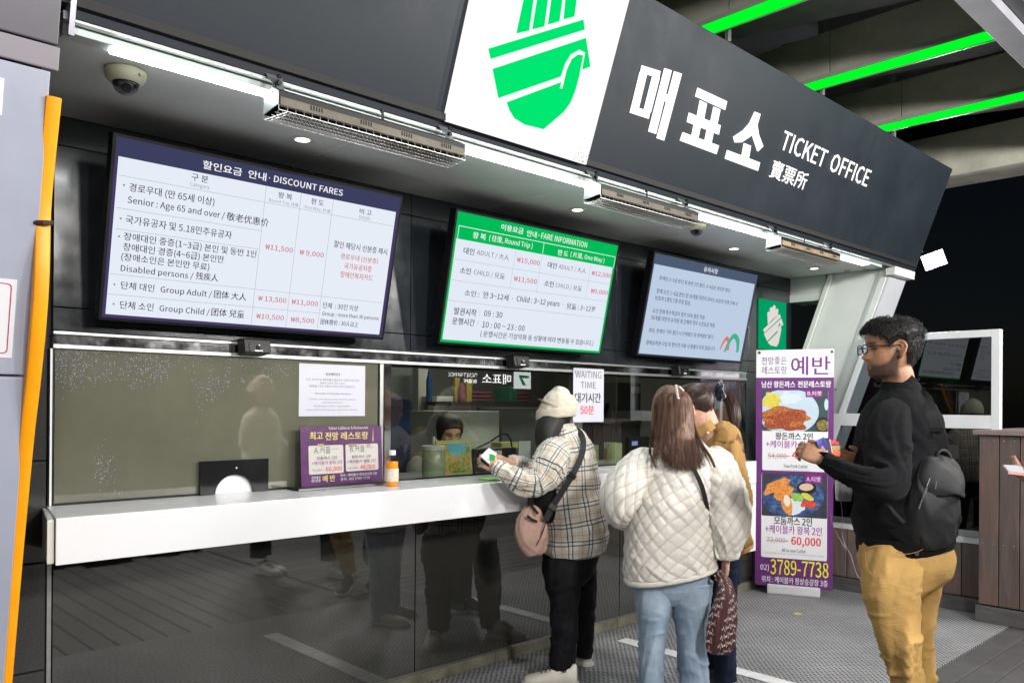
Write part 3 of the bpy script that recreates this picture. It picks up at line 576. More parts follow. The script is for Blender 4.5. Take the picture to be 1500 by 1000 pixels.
# notice taped on olive window
def sheet(name, label, cat, u0, u1, v0, v1, m, y=-.003, th_=.001, skew=0.0):
    t = thing(name, label, cat, ((u0+u1)/2, y, v0)); g = G(); g.box(u0, u1, y-th_, y, v0, v1); g.build('sheet', m, t); return t
PAPER = mat('paper', (.50,.50,.56), .5, var=.03)
t = sheet('boarding_notice', 'white printed notice taped inside the olive window above the purple menu', 'notice', 1.855, 2.206, 1.358, 1.597, PAPER)
CN = Z((420,520),4.7625); g = G(); NF = Frame((0,-.0042,0),(1,0,0),(0,0,1))
for s, p0, p1, h, of in [('• 탑승제한안내 •',(258,142),(386,145),20,.02),('노약, 유모차 및 애완동물의 탑승하는 이용(안내) 요함!',(135,180),(505,185),18,0),('휠체어 소유자, 개인 소유자,',(235,203),(408,206),16,0),('애완동물 소유자, 대형짐 소지하는 입장이 제한됩니다.',(155,226),(478,230),18,0),('• Information on boarding restrictions •',(180,274),(458,278),14,.015),('Children, and large passenger waiting customer',(152,314),(483,317),14,0),('including wheelchair',(248,336),(392,338),13,0),('People-type strollers, large strollers',(190,362),(445,364),14,0),('Large strollers and large dogs cages are not allowed.',(135,386),(495,390),14,0)]: tpx(g, NF, s, CN, p0, p1, h, .0, of)
g.build('lettering', mat('ink', (.03,.03,.05), .6), t)
# waiting time
t = sheet('waiting_time_notice', 'white sheet reading WAITING TIME with a red 50 beside the knit hat', 'notice', 3.672, 3.955, 1.313, 1.640, PAPER, -.016)
CW = Z((820,520),8.3357); NF = Frame((0,-.0176,0),(1,0,0),(0,0,1)); g = G()
for s, p0, p1, h, of in [('WAITING',(188,275),(508,287),88,-.012),('TIME',(255,400),(440,408),78,-.012)]: tpx(g, NF, s, CW, p0, p1, h, .0, of)
g.build('grey_lettering', mat('ink_grey', (.06,.06,.09), .6), t)
# serif bars on the WAITING TIME letters
g = G(); tpx(g, NF, '대기시간', CW, (185,578), (500,582), 120, .0, .022); g.build('black_lettering', mat('ink_black', (.012,.012,.012), .6), t)
g = G(); tpx(g, NF, '50분', CW, (250,715), (416,728), 108, .0, .018); g.build('red_lettering', mat('ink_red', (.6,.02,.03), .6), t)
# purple tabletop menu in acrylic stand
t = thing('table_menu', 'purple restaurant menu card in a clear stand on the white counter', 'menu', (2.06,-.08,1.036))
MF = Frame((1.836,-.068,1.040),(1,.03,0),(0,.06,1))
PURP = mat('purple_print', (.10,.02,.12), .35, var=.3, vscale=14); CREAM = mat('cream_print', (.62,.60,.55), .4); YEL = mat('yellow_print', (.75,.62,.18), .4); REDP = mat('red_print', (.65,.03,.05), .4); INK = mat('ink_print', (.02,.02,.02), .4); MAG = mat('magenta_print', (.28,.02,.26), .4); WPR = mat('white_print', (.78,.78,.78), .4)
g = G(); g.box(0,.44,.0,.272,-.002,.0,fr=MF); g.build('card', PURP, t)
g = G(); g.box(-.012,.452,-.003,.280,.003,.005,fr=MF); g.build('acrylic_front', glassmat('acrylic', (.95,.95,.95), 1.45, .0, 1.0), t)
g = G(); g.box(1.79,2.31,-.125,-.02,1.0355,1.047); g.build('stand_foot', BLACK, t, bevel=.002)
g = G(); g.box(1.79,2.31,-.1275,-.1255,1.037,1.0445); g.build('foot_edge', STEEL, t)
C4 = Z((420,520),4.7625)
def mq(pts): return qpx(MF, C4, pts)
g = G(); a = mq([(150,632),(392,625),(155,838),(400,815)]); g.poly(MF, rrect(a[0][0], (a[2][1]+a[3][1])/2, a[1][0], (a[0][1]+a[1][1])/2, .008), .0005, .0012)
a = mq([(408,625),(634,614),(410,815),(634,795)]); g.poly(MF, rrect(a[0][0], (a[2][1]+a[3][1])/2, a[1][0], (a[0][1]+a[1][1])/2, .008), .0005, .0012); g.build('ticket_fields', CREAM, t)
def mt(name, m, rows, w=.0016):
    g = G()
    for s, p0, p1, h, of in rows: tpx(g, MF, s, C4, p0, p1, h, w, of)
    g.build(name, m, t)
mt('title_lettering', YEL, [('최고',(160,590),(250,590),56,.02),('전망',(268,592),(358,592),56,.02),('레스토랑',(378,590),(566,586),54,.02),('예 반',(250,884),(336,880),46,.02)])
mt('small_lettering', WPR, [('Yeban Cablecar & Restaurant',(290,518),(566,516),22,0),('전망좋은',(172,866),(236,862),20,.01),('레스토랑',(172,888),(236,884),20,.01),('위치 : 케이블카 정상승강장 3층',(372,848),(628,834),20,.008),('문의 : 02) 3789-7738',(375,876),(580,866),22,.008)])
mt('ink_lettering', INK, [('A.커플',(190,692),(304,682),50,0),('B.커플',(440,682),(542,672),48,0),('모둠까스 2인',(208,732),(348,726),24,.02),('왕돈까스 2인',(452,722),(585,714),22,.02),('72,000~',(176,815),(260,808),18,0),('54,000~',(426,800),(508,796),18,0),('Couple Ticket',(312,660),(362,656),10,0),('Couple Ticket',(548,650),(600,646),10,0)])
mt('magenta_lettering', MAG, [('+케이블카 왕복 2인',(174,768),(384,760),28,.015),('+케이블카 왕복 2인',(420,756),(618,748),26,.015)])
mt('red_lettering', REDP, [('60,000',(272,818),(384,810),38,.02),('46,000',(512,804),(616,796),38,.02)])
g = G(); b_ = mq([(594,600),(600,500),(606,600)]); g.flat(MF, b_, .0014); 
for cx_ in (220, 236, 252, 436, 450, 466, 480, 560, 575): q_ = mq([(cx_, 628)])[0]; g.flat(MF, ell(q_[0], q_[1], .006, .008, 8), .0012)
g.build('skyline_print', mat('tan_print', (.5,.36,.16), .5), t)
# juice bottle
t = thing('juice_bottle', 'small plastic bottle of orange drink with a white cap on the counter', 'bottle', (2.238,-.185,1.0355))
bx, by = 2.238, -.185
g = G(); g.lathe((bx,by,1.036), [(.001,0),(.026,0),(.0295,.004),(.0295,.012),(.028,.016),(.0295,.022),(.0295,.092),(.028,.098),(.029,.104),(.024,.120),(.0135,.140),(.0135,.148),(.001,.148)], 24); g.build('bottle_body', glassmat('clear_plastic', (.95,.93,.9), 1.4, .05), t, smooth=True, auto=40)
g = G(); g.lathe((bx,by,1.0365), [(.001,0),(.025,0),(.028,.004),(.028,.094),(.027,.112),(.001,.112)], 24); g.build('orange_drink', mat('orange_juice', (.95,.33,.01), .35), t, smooth=True, auto=40)
g = G(); g.lathe((bx,by,1.058), [(.0300,0),(.0302,.001),(.0302,.058),(.0300,.059)], 24); g.build('label', mat('label_cream', (.72,.62,.50), .5, var=.25, vscale=60), t, smooth=True)
g = G(); g.lathe((bx,by,1.179), [(.001,0),(.0155,0),(.016,.003),(.016,.020),(.014,.022),(.001,.022)], 20); g.build('cap', mat('cap_white', (.78,.78,.78), .35), t, smooth=True, auto=40)
# green hand sign on the wall
t = thing('hand_sign', 'square green sign with a white hand emblem beside the pale blue screen', 'sign', (6.04,-.01,1.87))
GF = Frame((0,-.004,0),(1,0,0),(0,0,1))
g = G(); g.box(5.835,6.252,1.868,2.258,-.0,.012,fr=GF); g.build('sign_board', emis('green_sign_face', (.0,.34,.13), 1.0), t, bevel=.001)
H4 = Z((1090,430),4.0); g = G()
for p in [[(128,112),(134,106),(142,110),(142,165),(131,180)],[(142,90),(149,80),(158,86),(156,152),(145,162)],[(160,76),(166,68),(173,76),(171,140),(160,148)],[(176,96),(182,88),(189,96),(186,130),(175,136)],
  [(103,211),(198,122),(204,140),(110,226)],[(108,236),(207,148),(218,185),(205,190),(203,170),(192,178),(187,214),(126,276)],[(130,285),(187,228),(195,196),(203,186),(206,212),(190,292),(178,310),(146,302)]]: g.poly(GF, qpx(GF, H4, p), .012, .018)
g.build('hand_emblem', emis('hand_cream', (.80,.74,.70), .95), t)
# ---- downlights
for k, (x, y, lab) in enumerate([(1.65,-.387,'round recessed ceiling lamp above the discount fares screen'),(3.304,-.372,'round recessed ceiling lamp above the green bordered screen'),(4.86,-.378,'round recessed ceiling lamp above the pale blue screen'),(5.98,-.387,'round recessed ceiling lamp near the green hand sign')]):
    t = thing('downlight', lab, 'lamp', (x,y,2.46), 'recessed lamps in the soffit')
    g = G(); g.lathe((x,y,2.464), [(.030,.003),(.030,0),(.048,.0),(.050,.003)], 28); g.build('trim_ring', mat('ring_cream',(.6,.57,.5),.4), t, smooth=True, auto=40)
    g = G(); g.lathe((x,y,2.4645), [(.001,0),(.029,0),(.029,.002),(.001,.002)], 24); g.build('lamp_face', emis('warm_lamp', (1.0,.92,.8), 5.0), t)
for k, (x, y) in enumerate([(6.35,-.52),(6.40,-.64)]):
    g = G(); g.lathe((x-.1,y,2.464), [(.001,0),(.022,.0),(.024,.003)], 16); o = g.build('sensor_disc', mat('grey_disc',(.2,.2,.2),.5)); tag(o, ['small grey ceiling sensor disc nearer the wall','small grey ceiling sensor disc nearer the fascia'][k], 'sensor')
# ---- dome cameras
def dome(x, y, r, lab, brand=False):
    t = thing('dome_camera', lab, 'camera', (x,y,2.40), 'dome cameras under the soffit'); z = 2.468
    g = G(); g.lathe((x,y,z), [(r*.9,0),(r,-.006),(r,-r*.25),(r*.93,-r*.5),(r*.8,-r*.66),(r*.66,-r*.7),(r*.66,-r*.62)][::-1], 36); g.build('housing', mat('cream_plastic',(.56,.54,.38),.4), t, smooth=True, auto=45)
    g = G(); g.lathe((x,y,z-r*.66), [(r*.64*math.cos(a*math.pi/20), -r*.62*math.sin(a*math.pi/20)) for a in range(11)], 32); g.build('dome_glass', glassmat('dome_glass', (.5,.5,.55), 1.5, .02), t, smooth=True)
    g = G(); g.lathe((x,y,z-r*.66), [(r*.58,.0),(r*.4,-.0),(r*.38,-r*.2),(.001,-r*.22)], 24); g.build('inner_ring', mat('inner_grey',(.25,.26,.26),.5), t, smooth=True, auto=40)
    d = (CAM+Vector((.4,.2,-.9))-Vector((x,y,z-r*.8))).normalized()
    g = G(); g.cyl(Vector((x,y,z-r*.78)), Vector((x,y,z-r*.78))+d*r*.42, r*.24, r*.24, 18); g.build('lens_barrel', BLACK, t)
    if brand:
        f_ = Frame((x+.052, y-.078, z-.034), (.80,.6,0), (0,0,1)); f2 = Frame(tuple(Vector((x,y,z-.033))+Vector((.55,-.835,0)).normalized()*(r+.0015)), (.835,.55,0), (0,0,1))
        g = G(); g.flat(f2, ell(-.018,.006,.006,.006,14), .0); put(g, f2, 'LG', -.008, .006, .002, .009, .0, .01); g.build('brand_lettering', mat('grey_print',(.12,.12,.1),.6), t)
dome(.905, -.605, .062, 'large cream dome camera in the left corner of the soffit', True); dome(4.05, -.625, .056, 'cream dome camera below the right end of the middle heater')
# ---- heaters
def heater(x0, lab, tone):
    L_ = .765; x1 = x0+L_; t = thing('overhead_heater', lab, 'heater', (x0+L_/2, -.9, 2.34), 'electric heaters hung below the fascia')
    A = (-.862,2.345); B = (-.962,2.356); Cc = (-.962,2.398); D = (-.925,2.418); E_ = (-.872,2.41)
    g = G(); g.add([(x0,*p) for p in (B,Cc,D,E_,A)]+[(x1,*p) for p in (B,Cc,D,E_,A)], [(0,1,6,5),(1,2,7,6),(2,3,8,7),(3,4,9,8)]); g.build('reflector_shell', BLACK, t)
    g = G(); g.box(x0+.004, x1-.004, -.9655, -.9625, 2.354, 2.380); g.build('front_band', tone, t)
    g = G()
    for c_ in (.11,.30,.47,.65):
        for k in range(5): g.box(x0+c_+k*.010, x0+c_+k*.010+.004, -.9672, -.9658, 2.358+.006, 2.378)
    g.build('vent_slot', BLACKM, t)
    for xe, nm in ((x0-.003,'end_plate'),(x1,'end_plate')):
        g = G(); g.add([(xe,*p) for p in (A,B,Cc,D,E_)]+[(xe+.003,*p) for p in (A,B,Cc,D,E_)], [(4,3,2,1,0),(5,6,7,8,9)]+[(k,(k+1)%5,5+(k+1)%5,5+k) for k in range(5)]); g.build(nm, mat('galvanised',(.28,.31,.31),.35,metal=.6,var=.1), t)
    # wire guard
    g = G(); P0 = Vector((0,A[0]-.004,A[1]-.016)); P1 = Vector((0,B[0]-.002,B[1]-.018)); n = 52
    def wire(a, b, r=.0011): g.cyl(a, b, r, r, 4, False)
    for k in range(n):
        xa = x0+L_*k/n
        wire(Vector((xa,P0.y,P0.z)), Vector((min(xa+.032,x1),P1.y,P1.z))); wire(Vector((min(xa+.032,x1),P0.y,P0.z)), Vector((xa,P1.y,P1.z)))
    for f in (0,.25,.5,.75,1.0):
        q = P0.lerp(P1,f); wire(Vector((x0,q.y,q.z)), Vector((x1,q.y,q.z)), .0015)
    for k in range(n//2+1):
        xa = x0+L_*k/(n//2); wire(Vector((xa,P0.y,P0.z)), Vector((xa,A[0],A[1])), .0011); wire(Vector((xa,P1.y,P1.z)), Vector((xa,B[0],B[1])), .0011)
    g.build('wire_guard', mat('guard_wire',(.6,.58,.54),.3,metal=.7), t)
    g = G(); g.cyl((x0+.02,-.912,2.378),(x1-.02,-.912,2.378),.008,.008,10); g.build('heating_tube', mat('tube_dull',(.5,.48,.45),.3,metal=.3), t)
    for xb in (x0+.0, x1-.06):
        wb = .045
        g = G(); g.add([(xb,-.874,2.478),(xb+wb*1.3,-.874,2.478),(xb+wb,-.905,2.44),(xb+.008,-.905,2.44),(xb-.006,-.93,2.40),(xb+wb*1.0,-.93,2.40)],[(0,1,2,3),(3,2,5,4)])
        o = g.build('hanging_bracket', mat('galvanised',(.28,.31,.31),.35,metal=.6,var=.1), t); md = o.modifiers.new('s','SOLIDIFY'); md.thickness = .003
        for dz in (0, .02):
            g = G(); g.cyl((xb+.026,-.905-(.0-dz)*-.2,2.444+dz),(xb+.026,-.919,2.44+dz),.007,.007,8); g.build('bolt', BLACK, t)
    g = G(); g.tube(smoothpath([(x0+.03,-.90,2.455),(x0+.01,-.925,2.435),(x0+.005,-.935,2.41),(x0+.025,-.945,2.395),(x0+.04,-.93,2.40)],5), .003, 6); g.build('cable', BLACK, t)
    g = G(); g.box(x0+L_*.585, x0+L_*.585+.010, -.8745, -.8715, 2.425, 2.476); g.build('strap', BLACKM, t)
TAN = mat('heated_band', (.085,.072,.05), .45, metal=.2, var=.3, vscale=14); TAN2 = mat('worn_band', (.27,.20,.12), .45, metal=.1, var=.4, vscale=14)
heater(1.245, 'long wire guarded heater left of the lit logo panel', TAN); heater(2.80, 'long wire guarded heater right of the lit logo panel', TAN); heater(4.41, 'wire guarded heater with a tan band at the right end of the row', TAN2)

# ================================================================== RIGHT END: leaning white column, glazing, planks
XE = 6.35; sl = math.tan(LEAN)
def Lx(z, y0): return y0 + sl*(2.465-z)      # y on a line leaning like the fascia
cl = thing('leaning_column', 'white panel clad leaning column below the right end of the fascia', 'column', (6.4, -.3, 0))
def slanted(name, a0, a1, z0, z1, x0, x1, m, b=.002):
    g = G(); g.hexa([(x0,Lx(z0,a0),z0),(x1,Lx(z0,a0),z0),(x1,Lx(z0,a1),z0),(x0,Lx(z0,a1),z0)],[(x0,Lx(z1,a0),z1),(x1,Lx(z1,a0),z1),(x1,Lx(z1,a1),z1),(x0,Lx(z1,a1),z1)]); g.build(name, m, cl, bevel=b)
slanted('edge_moulding', -.335, -.372, 0, 2.464, XE-.03, XE+.3, CLADW)
slanted('cladding_panel', -.376, -.735, 1.555, 2.464, XE, XE+.3, CLADW); slanted('cladding_panel', -.376, -.735, .0, 1.55, XE, XE+.3, CLADW)
slanted('inner_moulding', -.740, -.762, 0, 2.464, XE-.018, XE+.3, CLADW); slanted('outer_moulding', -.764, -.815, 0, 2.464, XE-.03, XE+.3, CLADW)
GREYW = mat('pale_grey_panel',(.50,.52,.55),.35,var=.04)
g = G(); x0, x1 = XE-.02, 6.65
g.hexa([(x0,Lx(0,-.818),0),(x1,Lx(0,-.80),0),(x1,Lx(0,-.83),0),(x0,Lx(0,-.832),0)],[(x0,Lx(2.40,-.818),2.40),(x1,Lx(2.40,-.80),2.40),(x1,Lx(2.40,-.83),2.40),(x0,Lx(2.40,-.832),2.40)]); g.build('outer_panel', GREYW, cl)
g = G(); g.hexa([(6.28,-.80,2.405),(6.66,-.80,2.405),(6.66,-.866,2.405),(6.28,-.866,2.405)],[(6.28,-.80,2.465),(6.66,-.80,2.465),(6.66,-.872,2.465),(6.28,-.872,2.465)]); g.build('head_plate', CLADW, cl, bevel=.002)
tr = thing('transom_beam', 'short white transom joining the dark wall to the leaning column', 'beam', (6.4,-.15,2.27))
g = G(); g.box(XE, XE+.25, -.30, .02, 2.335, 2.466); g.build('beam_face', CLADW, tr, bevel=.002)
g = G(); g.box(XE-.012, XE+.25, -.285, .02, 2.27, 2.332); g.build('beam_lip', CLADW, tr, bevel=.002)
# glazed screen wall x = 6.25
XG = 6.25
gw = thing('glazed_screen', 'white framed glazed screen behind the man with a leaning left edge', 'window', (XG,-1.0,.5))
def gbox(name, m, y0, y1, z0, z1, dx=0.0, dpt=.06, b=.002):
    g = G(); g.box(XG+dx, XG+dpt, min(y0,y1), max(y0,y1), z0, z1); g.build(name, m, gw, bevel=b)
gbox('top_rail', WFRAME, -.66, -1.5255, 1.903, 1.953); gbox('corner_post', WFRAME, -1.526, -1.578, 1.27, 1.953)
gbox('middle_rail', WFRAME, -.42, -1.5255, 1.272, 1.365); gbox('lower_post', WFRAME, -1.53, -1.57, .56, 1.271)
gbox('sill_upper', ALU, -.20, -1.60, .525, .56, -.012); gbox('sill_lower', WFRAME, -.20, -1.60, .475, .522, .0)
g = G(); a = [(-.655,1.95),(-.705,1.95),(-.445,1.2),(-.395,1.2)]
zb = .56; g.hexa([(XG-.001,-.17,zb),(XG+.06,-.17,zb),(XG+.06,-.215,zb),(XG-.001,-.215,zb)],[(XG-.001,-.672,1.953),(XG+.06,-.672,1.953),(XG+.06,-.715,1.953),(XG-.001,-.715,1.953)]); g.build('leaning_jamb', WFRAME, gw, bevel=.001)
GL2 = glassmat('dark_window_glass', (.35,.4,.42), 1.75, 0.0, 1.3)
g = G(); g.add([(XG+.02,-.50,1.366),(XG+.02,-1.5255,1.366),(XG+.02,-1.5255,1.902),(XG+.02,-.70,1.902)],[(0,1,2,3)]); g.build('upper_pane', GL2, gw)
g = G(); g.add([(XG+.02,-.20,.561),(XG+.02,-1.529,.561),(XG+.02,-1.529,1.271),(XG+.02,-.44,1.271)],[(0,1,2,3)]); g.build('lower_pane', GL2, gw)
# plank wall under it
pw = thing('plank_wall', 'brown stained timber plank wall below the glazed screen', 'wall', (XG,-1.0,0))
y = -.12
while y > -1.60:
    g = G(); g.box(XG+.004+random.random()*.002, XG+.03, y-.132, y-.004, .105, .474); g.build('plank', PLANK, pw, bevel=.002, seg=1); y -= .136
g = G(); g.box(XG+.031, XG+.06, -1.62, -.1, 0, .474); g.build('backing', BLACKM, pw)
g = G(); g.box(XG-.012, XG+.02, -1.62, -.1, 0.001, .098); g.build('skirting_board', KIOSKB, pw, bevel=.003)
# kiosk
ks = thing('timber_kiosk', 'brown timber plank kiosk with an overhanging top at the right edge', 'kiosk', (6.3,-2.0,0))
XK = 6.04; y = -1.515
for k in range(8):
    g = G(); g.box(XK+random.random()*.002, XK+.03, y-.118, y-.003, .115, 1.235); g.build('plank', PLANK, ks, bevel=.002, seg=1)
    for z_ in (1.20, .52):
        for dy in (.03,.09):
            g = G(); g.lathe((XK-.001,y-dy,z_), [(.001,.0),(.004,.0),(.003,.002),(.001,.003)], 8, Vector((-1,0,0))); g.build('screw', ALU, ks)
    y -= .1205
g = G(); g.box(XK+.032, 7.0, -2.5, -1.52, 0, 1.235); g.build('carcass', PLANK, ks)
g = G(); g.box(XK-.03, 7.05, -2.55, -1.485, 1.238, 1.268); g.build('counter_slab', woodMat('kiosk_top',(.12,.09,.085),(.28,.22,.2),(.2,.13,.11),(3,.4,3)), ks, bevel=.004)
g = G(); g.box(XK-.022, XK-.001, -2.5, -1.505, .001, .108); g.build('skirting_board', KIOSKB, ks, bevel=.003)
# floodlight
FP = on(1368, 381, 'X', 7.4)
t = thing('floodlight', 'square white floodlight glaring beside the end of the fascia', 'lamp', tuple(FP+Vector((0,0,-.1))))
dv = (CAM + Vector((0,.2,-1.2)) - FP).normalized(); fu = Vector((0,0,1)).cross(dv).normalized(); fv = dv.cross(fu)
fu, fv = (fu*.94+fv*.30).normalized(), (fv*.86-fu*.28).normalized()
FF = Frame(tuple(FP), tuple(fu), tuple(fv))
g = G(); g.box(-.09,.09,-.07,.07,-.04,-.001,fr=FF); g.build('housing', ALU, t, bevel=.006)
g = G(); g.box(-.082,.082,-.062,.062,.0,.003,fr=FF); g.build('lamp_face', emis('flood_face', (.93,.95,1.0), 22.0), t)
g = G(); g.tube([FP-dv*.06, FP-dv*.14+Vector((0,.02,.02)), Vector((6.68, FP.y+.12, FP.z+.12))], .009, 8); g.build('bracket_arm', mat('arm_black',(.004,.004,.004),.9,spec=.05), t)
g = G(); g.box(6.66, 6.70, FP.y-.02, FP.y+.12, FP.z+.02, FP.z+.2); g.build('mounting_plate', BLACKM, t)
ld = bpy.data.lights.new('floodlight_light','AREA'); ld.size=.2; ld.energy=16; ld.color=(.95,.97,1); ld.spread = math.radians(150)
lo = bpy.data.objects.new('floodlight_light', ld); COL.objects.link(lo); lo.location = FP+dv*.02; lo.rotation_euler = (-dv).to_track_quat('Z','Y').to_euler() if False else dv.to_track_quat('-Z','Y').to_euler(); lo.parent = None
# ---- roof beams with green tubes
GT = emis('green_tube', (.0,1.0,.02), 1.15)
gi = [ 'roof beam with a green light nearest the lit logo panel', 'roof beam with a green light, middle of the three', 'roof beam with a green light nearest the floodlight', 'roof beam with a green light outside the logo panel']
for k, x in enumerate([3.565, 4.645, 5.690, 2.48]):
    t = thing('roof_beam', gi[k], 'beam', (x, -1.5, 3.3), 'green lit roof beams')
    for a, b in ((-.55,-1.14),(-1.145,-1.99)):
        g = G(); g.box(x-.022, x+.05, b, a, 3.335, 3.60); g.build('beam_cladding', BEAMM, t, bevel=.003)
    g = G(); g.box(x-.030, x-.0225, -1.99, -.55, 3.331, 3.352); g.build('light_channel', mat('channel_grey',(.3,.3,.28),.5), t)
    g = G(); g.box(x-.025, x+.035, -1.985, -.55, 3.302, 3.330); g.build('green_lamp', GT, t, bevel=.004)
    g = G(); g.box(x+.036, x+.046, -1.985, -.55, 3.296, 3.315); g.build('lamp_edge', ALU, t)
# diagonal struts and upper roof
for k, (x0, x1) in enumerate([(3.62,4.62),(4.70,5.66),(2.55,3.54),(5.80,6.9)]):
    t = thing('roof_strut', ['broad dark diagonal roof strut between the first two green lights','broad dark diagonal roof strut between the last two green lights','broad dark diagonal roof strut left of the green lights','broad dark diagonal roof strut beyond the last green light'][k], 'strut', (x0,-1.3,3.6))
    g = G(); g.hexa([(x0+.32,-.62,3.62),(x0+.75,-.62,3.62),(x1+.05,-1.75,3.62),(x0+.55,-1.75,3.62)],[(x0+.32,-.62,3.80),(x0+.75,-.62,3.80),(x1+.05,-1.75,3.80),(x0+.55,-1.75,3.80)]); g.build('strut_panel', BEAMD, t, bevel=.003)
    g = G(); g.box(x0+.26, x0+.34, -1.8, -.7, 3.61, 3.66); g.build('edge_rib', BEAMM, t)
    g = G(); g.cyl((x0+.22,-.95,3.35),(x0+.22,-.95,3.9),.022,.022,8); g.build('hanger_post', ALU, t)
t = thing('canopy', 'grey edged forecourt canopy with a dark ribbed underside, top right corner', 'canopy', (3,-4.5,3.3))
g = G(); g.box(-3, 7.4, -2.12, -2.0, 3.28, 3.46); g.build('edge_beam', mat('canopy_edge',(.22,.22,.24),.5,var=.12,vscale=5,bump=.05,bscale=300), t, bevel=.003)
g = G(); g.box(-3, 7.4, -2.19, -2.125, 3.33, 3.40); g.build('edge_gutter', mat('gutter_dark',(.06,.065,.07),.45), t)
g = G(); g.box(-3, 7.4, -8.5, -2.2, 3.42, 3.46); g.build('deck', mat('canopy_under',(.03,.03,.032),.7), t)
g = G(); y = -2.32
while y > -3.4:
    g.box(-3, 7.4, y-.008, y, 3.36, 3.40); y -= .022
o = g.build('ribbed_mesh', mat('rib_metal',(.10,.09,.085),.5,metal=.5), t)
for i, (p, e) in enumerate(ADDED_LAMPS):
    q = thing('added_canopy_lamp', ['added canopy lamp over the queue, second from the left','added canopy lamp over the queue, third from the left','added canopy lamp over the queue, right end','added canopy lamp over the queue, left end','added canopy lamp of the rear row, left','added canopy lamp of the rear row, right'][i], 'lamp', p, 'unseen lamps added under the forecourt canopy')
    g = G(); g.lathe(p, [(.175*math.sin(math.pi*k/12), -.175*math.cos(math.pi*k/12)) for k in range(13)], 24); g.build('globe', glassmat('lamp_globe', (1,1,1), 1.2, .1) if i == 0 else MATS['lamp_globe'], q, smooth=True)
    g = G(); g.cyl((p[0],p[1],p[2]+.17),(p[0],p[1],3.42),.012,.012,8); g.build('hanger', ALU, q)
# big grey concrete frame of the station behind the roof beams, right
t = thing('station_frame', 'dark grey concrete frame of the building high behind the fascia end', 'building', (7.5,-.8,2.6))
zb_ = on(1404,255,'X',7.0).z; zt_ = on(1436,183,'X',7.0).z
g = G(); g.box(7.0, 7.4, -5.0, .4, zb_, zt_-.01); g.build('cross_beam', BEAMM, t, bevel=.006)
g = G(); g.box(7.05, 7.4, -5.0, .4, zt_+.22, zt_+.8); g.build('upper_beam', BEAMM, t, bevel=.006)
g = G(); g.box(7.3, 7.4, -5.0, .4, zt_, zt_+.21); g.build('window_band', BLACKM, t)
g = G(); g.box(6.99, 7.04, -1.62, -1.55, zt_, zt_+.3); g.build('frame_post', ALU, t)
g = G(); g.box(2.0, 9, -2.6, 1.0, 4.15, 4.3); g.build('roof_slab', BEAMD, t)
g = G(); g.box(2.0, 9, .3, .5, 3.0, 4.15); g.build('rear_beam', mat('black_void',(.01,.01,.012),.8), t)
# ================================================================== INSIDE THE OFFICE
def ibox(name, label, cat, x0p, x1p, ytp, ybp, Y, dpt, m, group=None, bev=.004, z0=None):
    """a box whose front face spans the image window, standing at depth Y"""
    a = on(x0p, ytp, 'Y', Y); b = on(x1p, ybp, 'Y', Y)
    g = G(); g.box(a.x, b.x, Y, Y+dpt, b.z if z0 is None else z0, a.z); o = g.build(name, m, bevel=bev); tag(o, label, cat, group); return o
RL = thing('office_ceiling_lamp', 'ceiling lamp inside the ticket office', 'lamp', (4.2,1.2,2.36))
g = G(); g.box(3.6,4.8,1.1,1.3,2.37,2.399); g.build('housing', ALU, RL)
ld = bpy.data.lights.new('office_lamp_light','AREA'); ld.shape='RECTANGLE'; ld.size=1.1; ld.size_y=.18; ld.energy=22; ld.color=(1,.96,.88)
lo = bpy.data.objects.new('office_lamp_light', ld); COL.objects.link(lo); lo.location=(4.2,1.2,2.365)
ld = bpy.data.lights.new('office_lamp_light','AREA'); ld.size=.3; ld.energy=4; ld.color=(1,.96,.88)
lo = bpy.data.objects.new('office_lamp_light', ld); COL.objects.link(lo); lo.location=(3.0,.5,2.365)
g = G(); g.box(2.8,3.2,.35,.65,2.37,2.399); o = g.build('office_downlight', ALU); tag(o, 'small square ceiling lamp inside above the clerk', 'lamp')
DSK = mat('desk_grey', (.2,.2,.2), .5)
t = thing('office_desk', 'grey desk running behind the clear ticket windows', 'desk', (4.2,.4,0)); g = G(); g.box(2.36,6.2,.03,.62,.985,1.012); g.build('desk_top', DSK, t, bevel=.003); g = G(); g.box(2.36,6.2,.55,.6,0,.98); g.build('desk_front', DSK, t)
PALEC = mat('pale_appliance', (.42,.42,.40), .4, var=.05)
ibox('office_cabinet','pale grey cabinet behind the clerk','cabinet',655,731,602,668,1.3,.5,PALEC,z0=.0)
o = ibox('wall_column','pale column strip on the back wall of the office','column',613,626,531,700,1.9,.08,mat('column_pale',(.4,.39,.36),.5),z0=0)
t = thing('office_shelf','dark shelf above the cabinet holding folded cloths and bottles','shelf',(4.6,1.9,1.4))
a = on(626,588,'Y',1.9); b = on(905,592,'Y',1.9)
g = G(); g.box(a.x,b.x,1.6,2.2,a.z-.03,a.z); g.build('shelf_board', mat('shelf_dark',(.03,.03,.03),.5), t)
g = G(); g.box(b.x,b.x+.04,1.6,2.2,0,2.4); g.build('shelf_side', mat('shelf_dark',(.03,.03,.03),.5), t)
sz = a.z
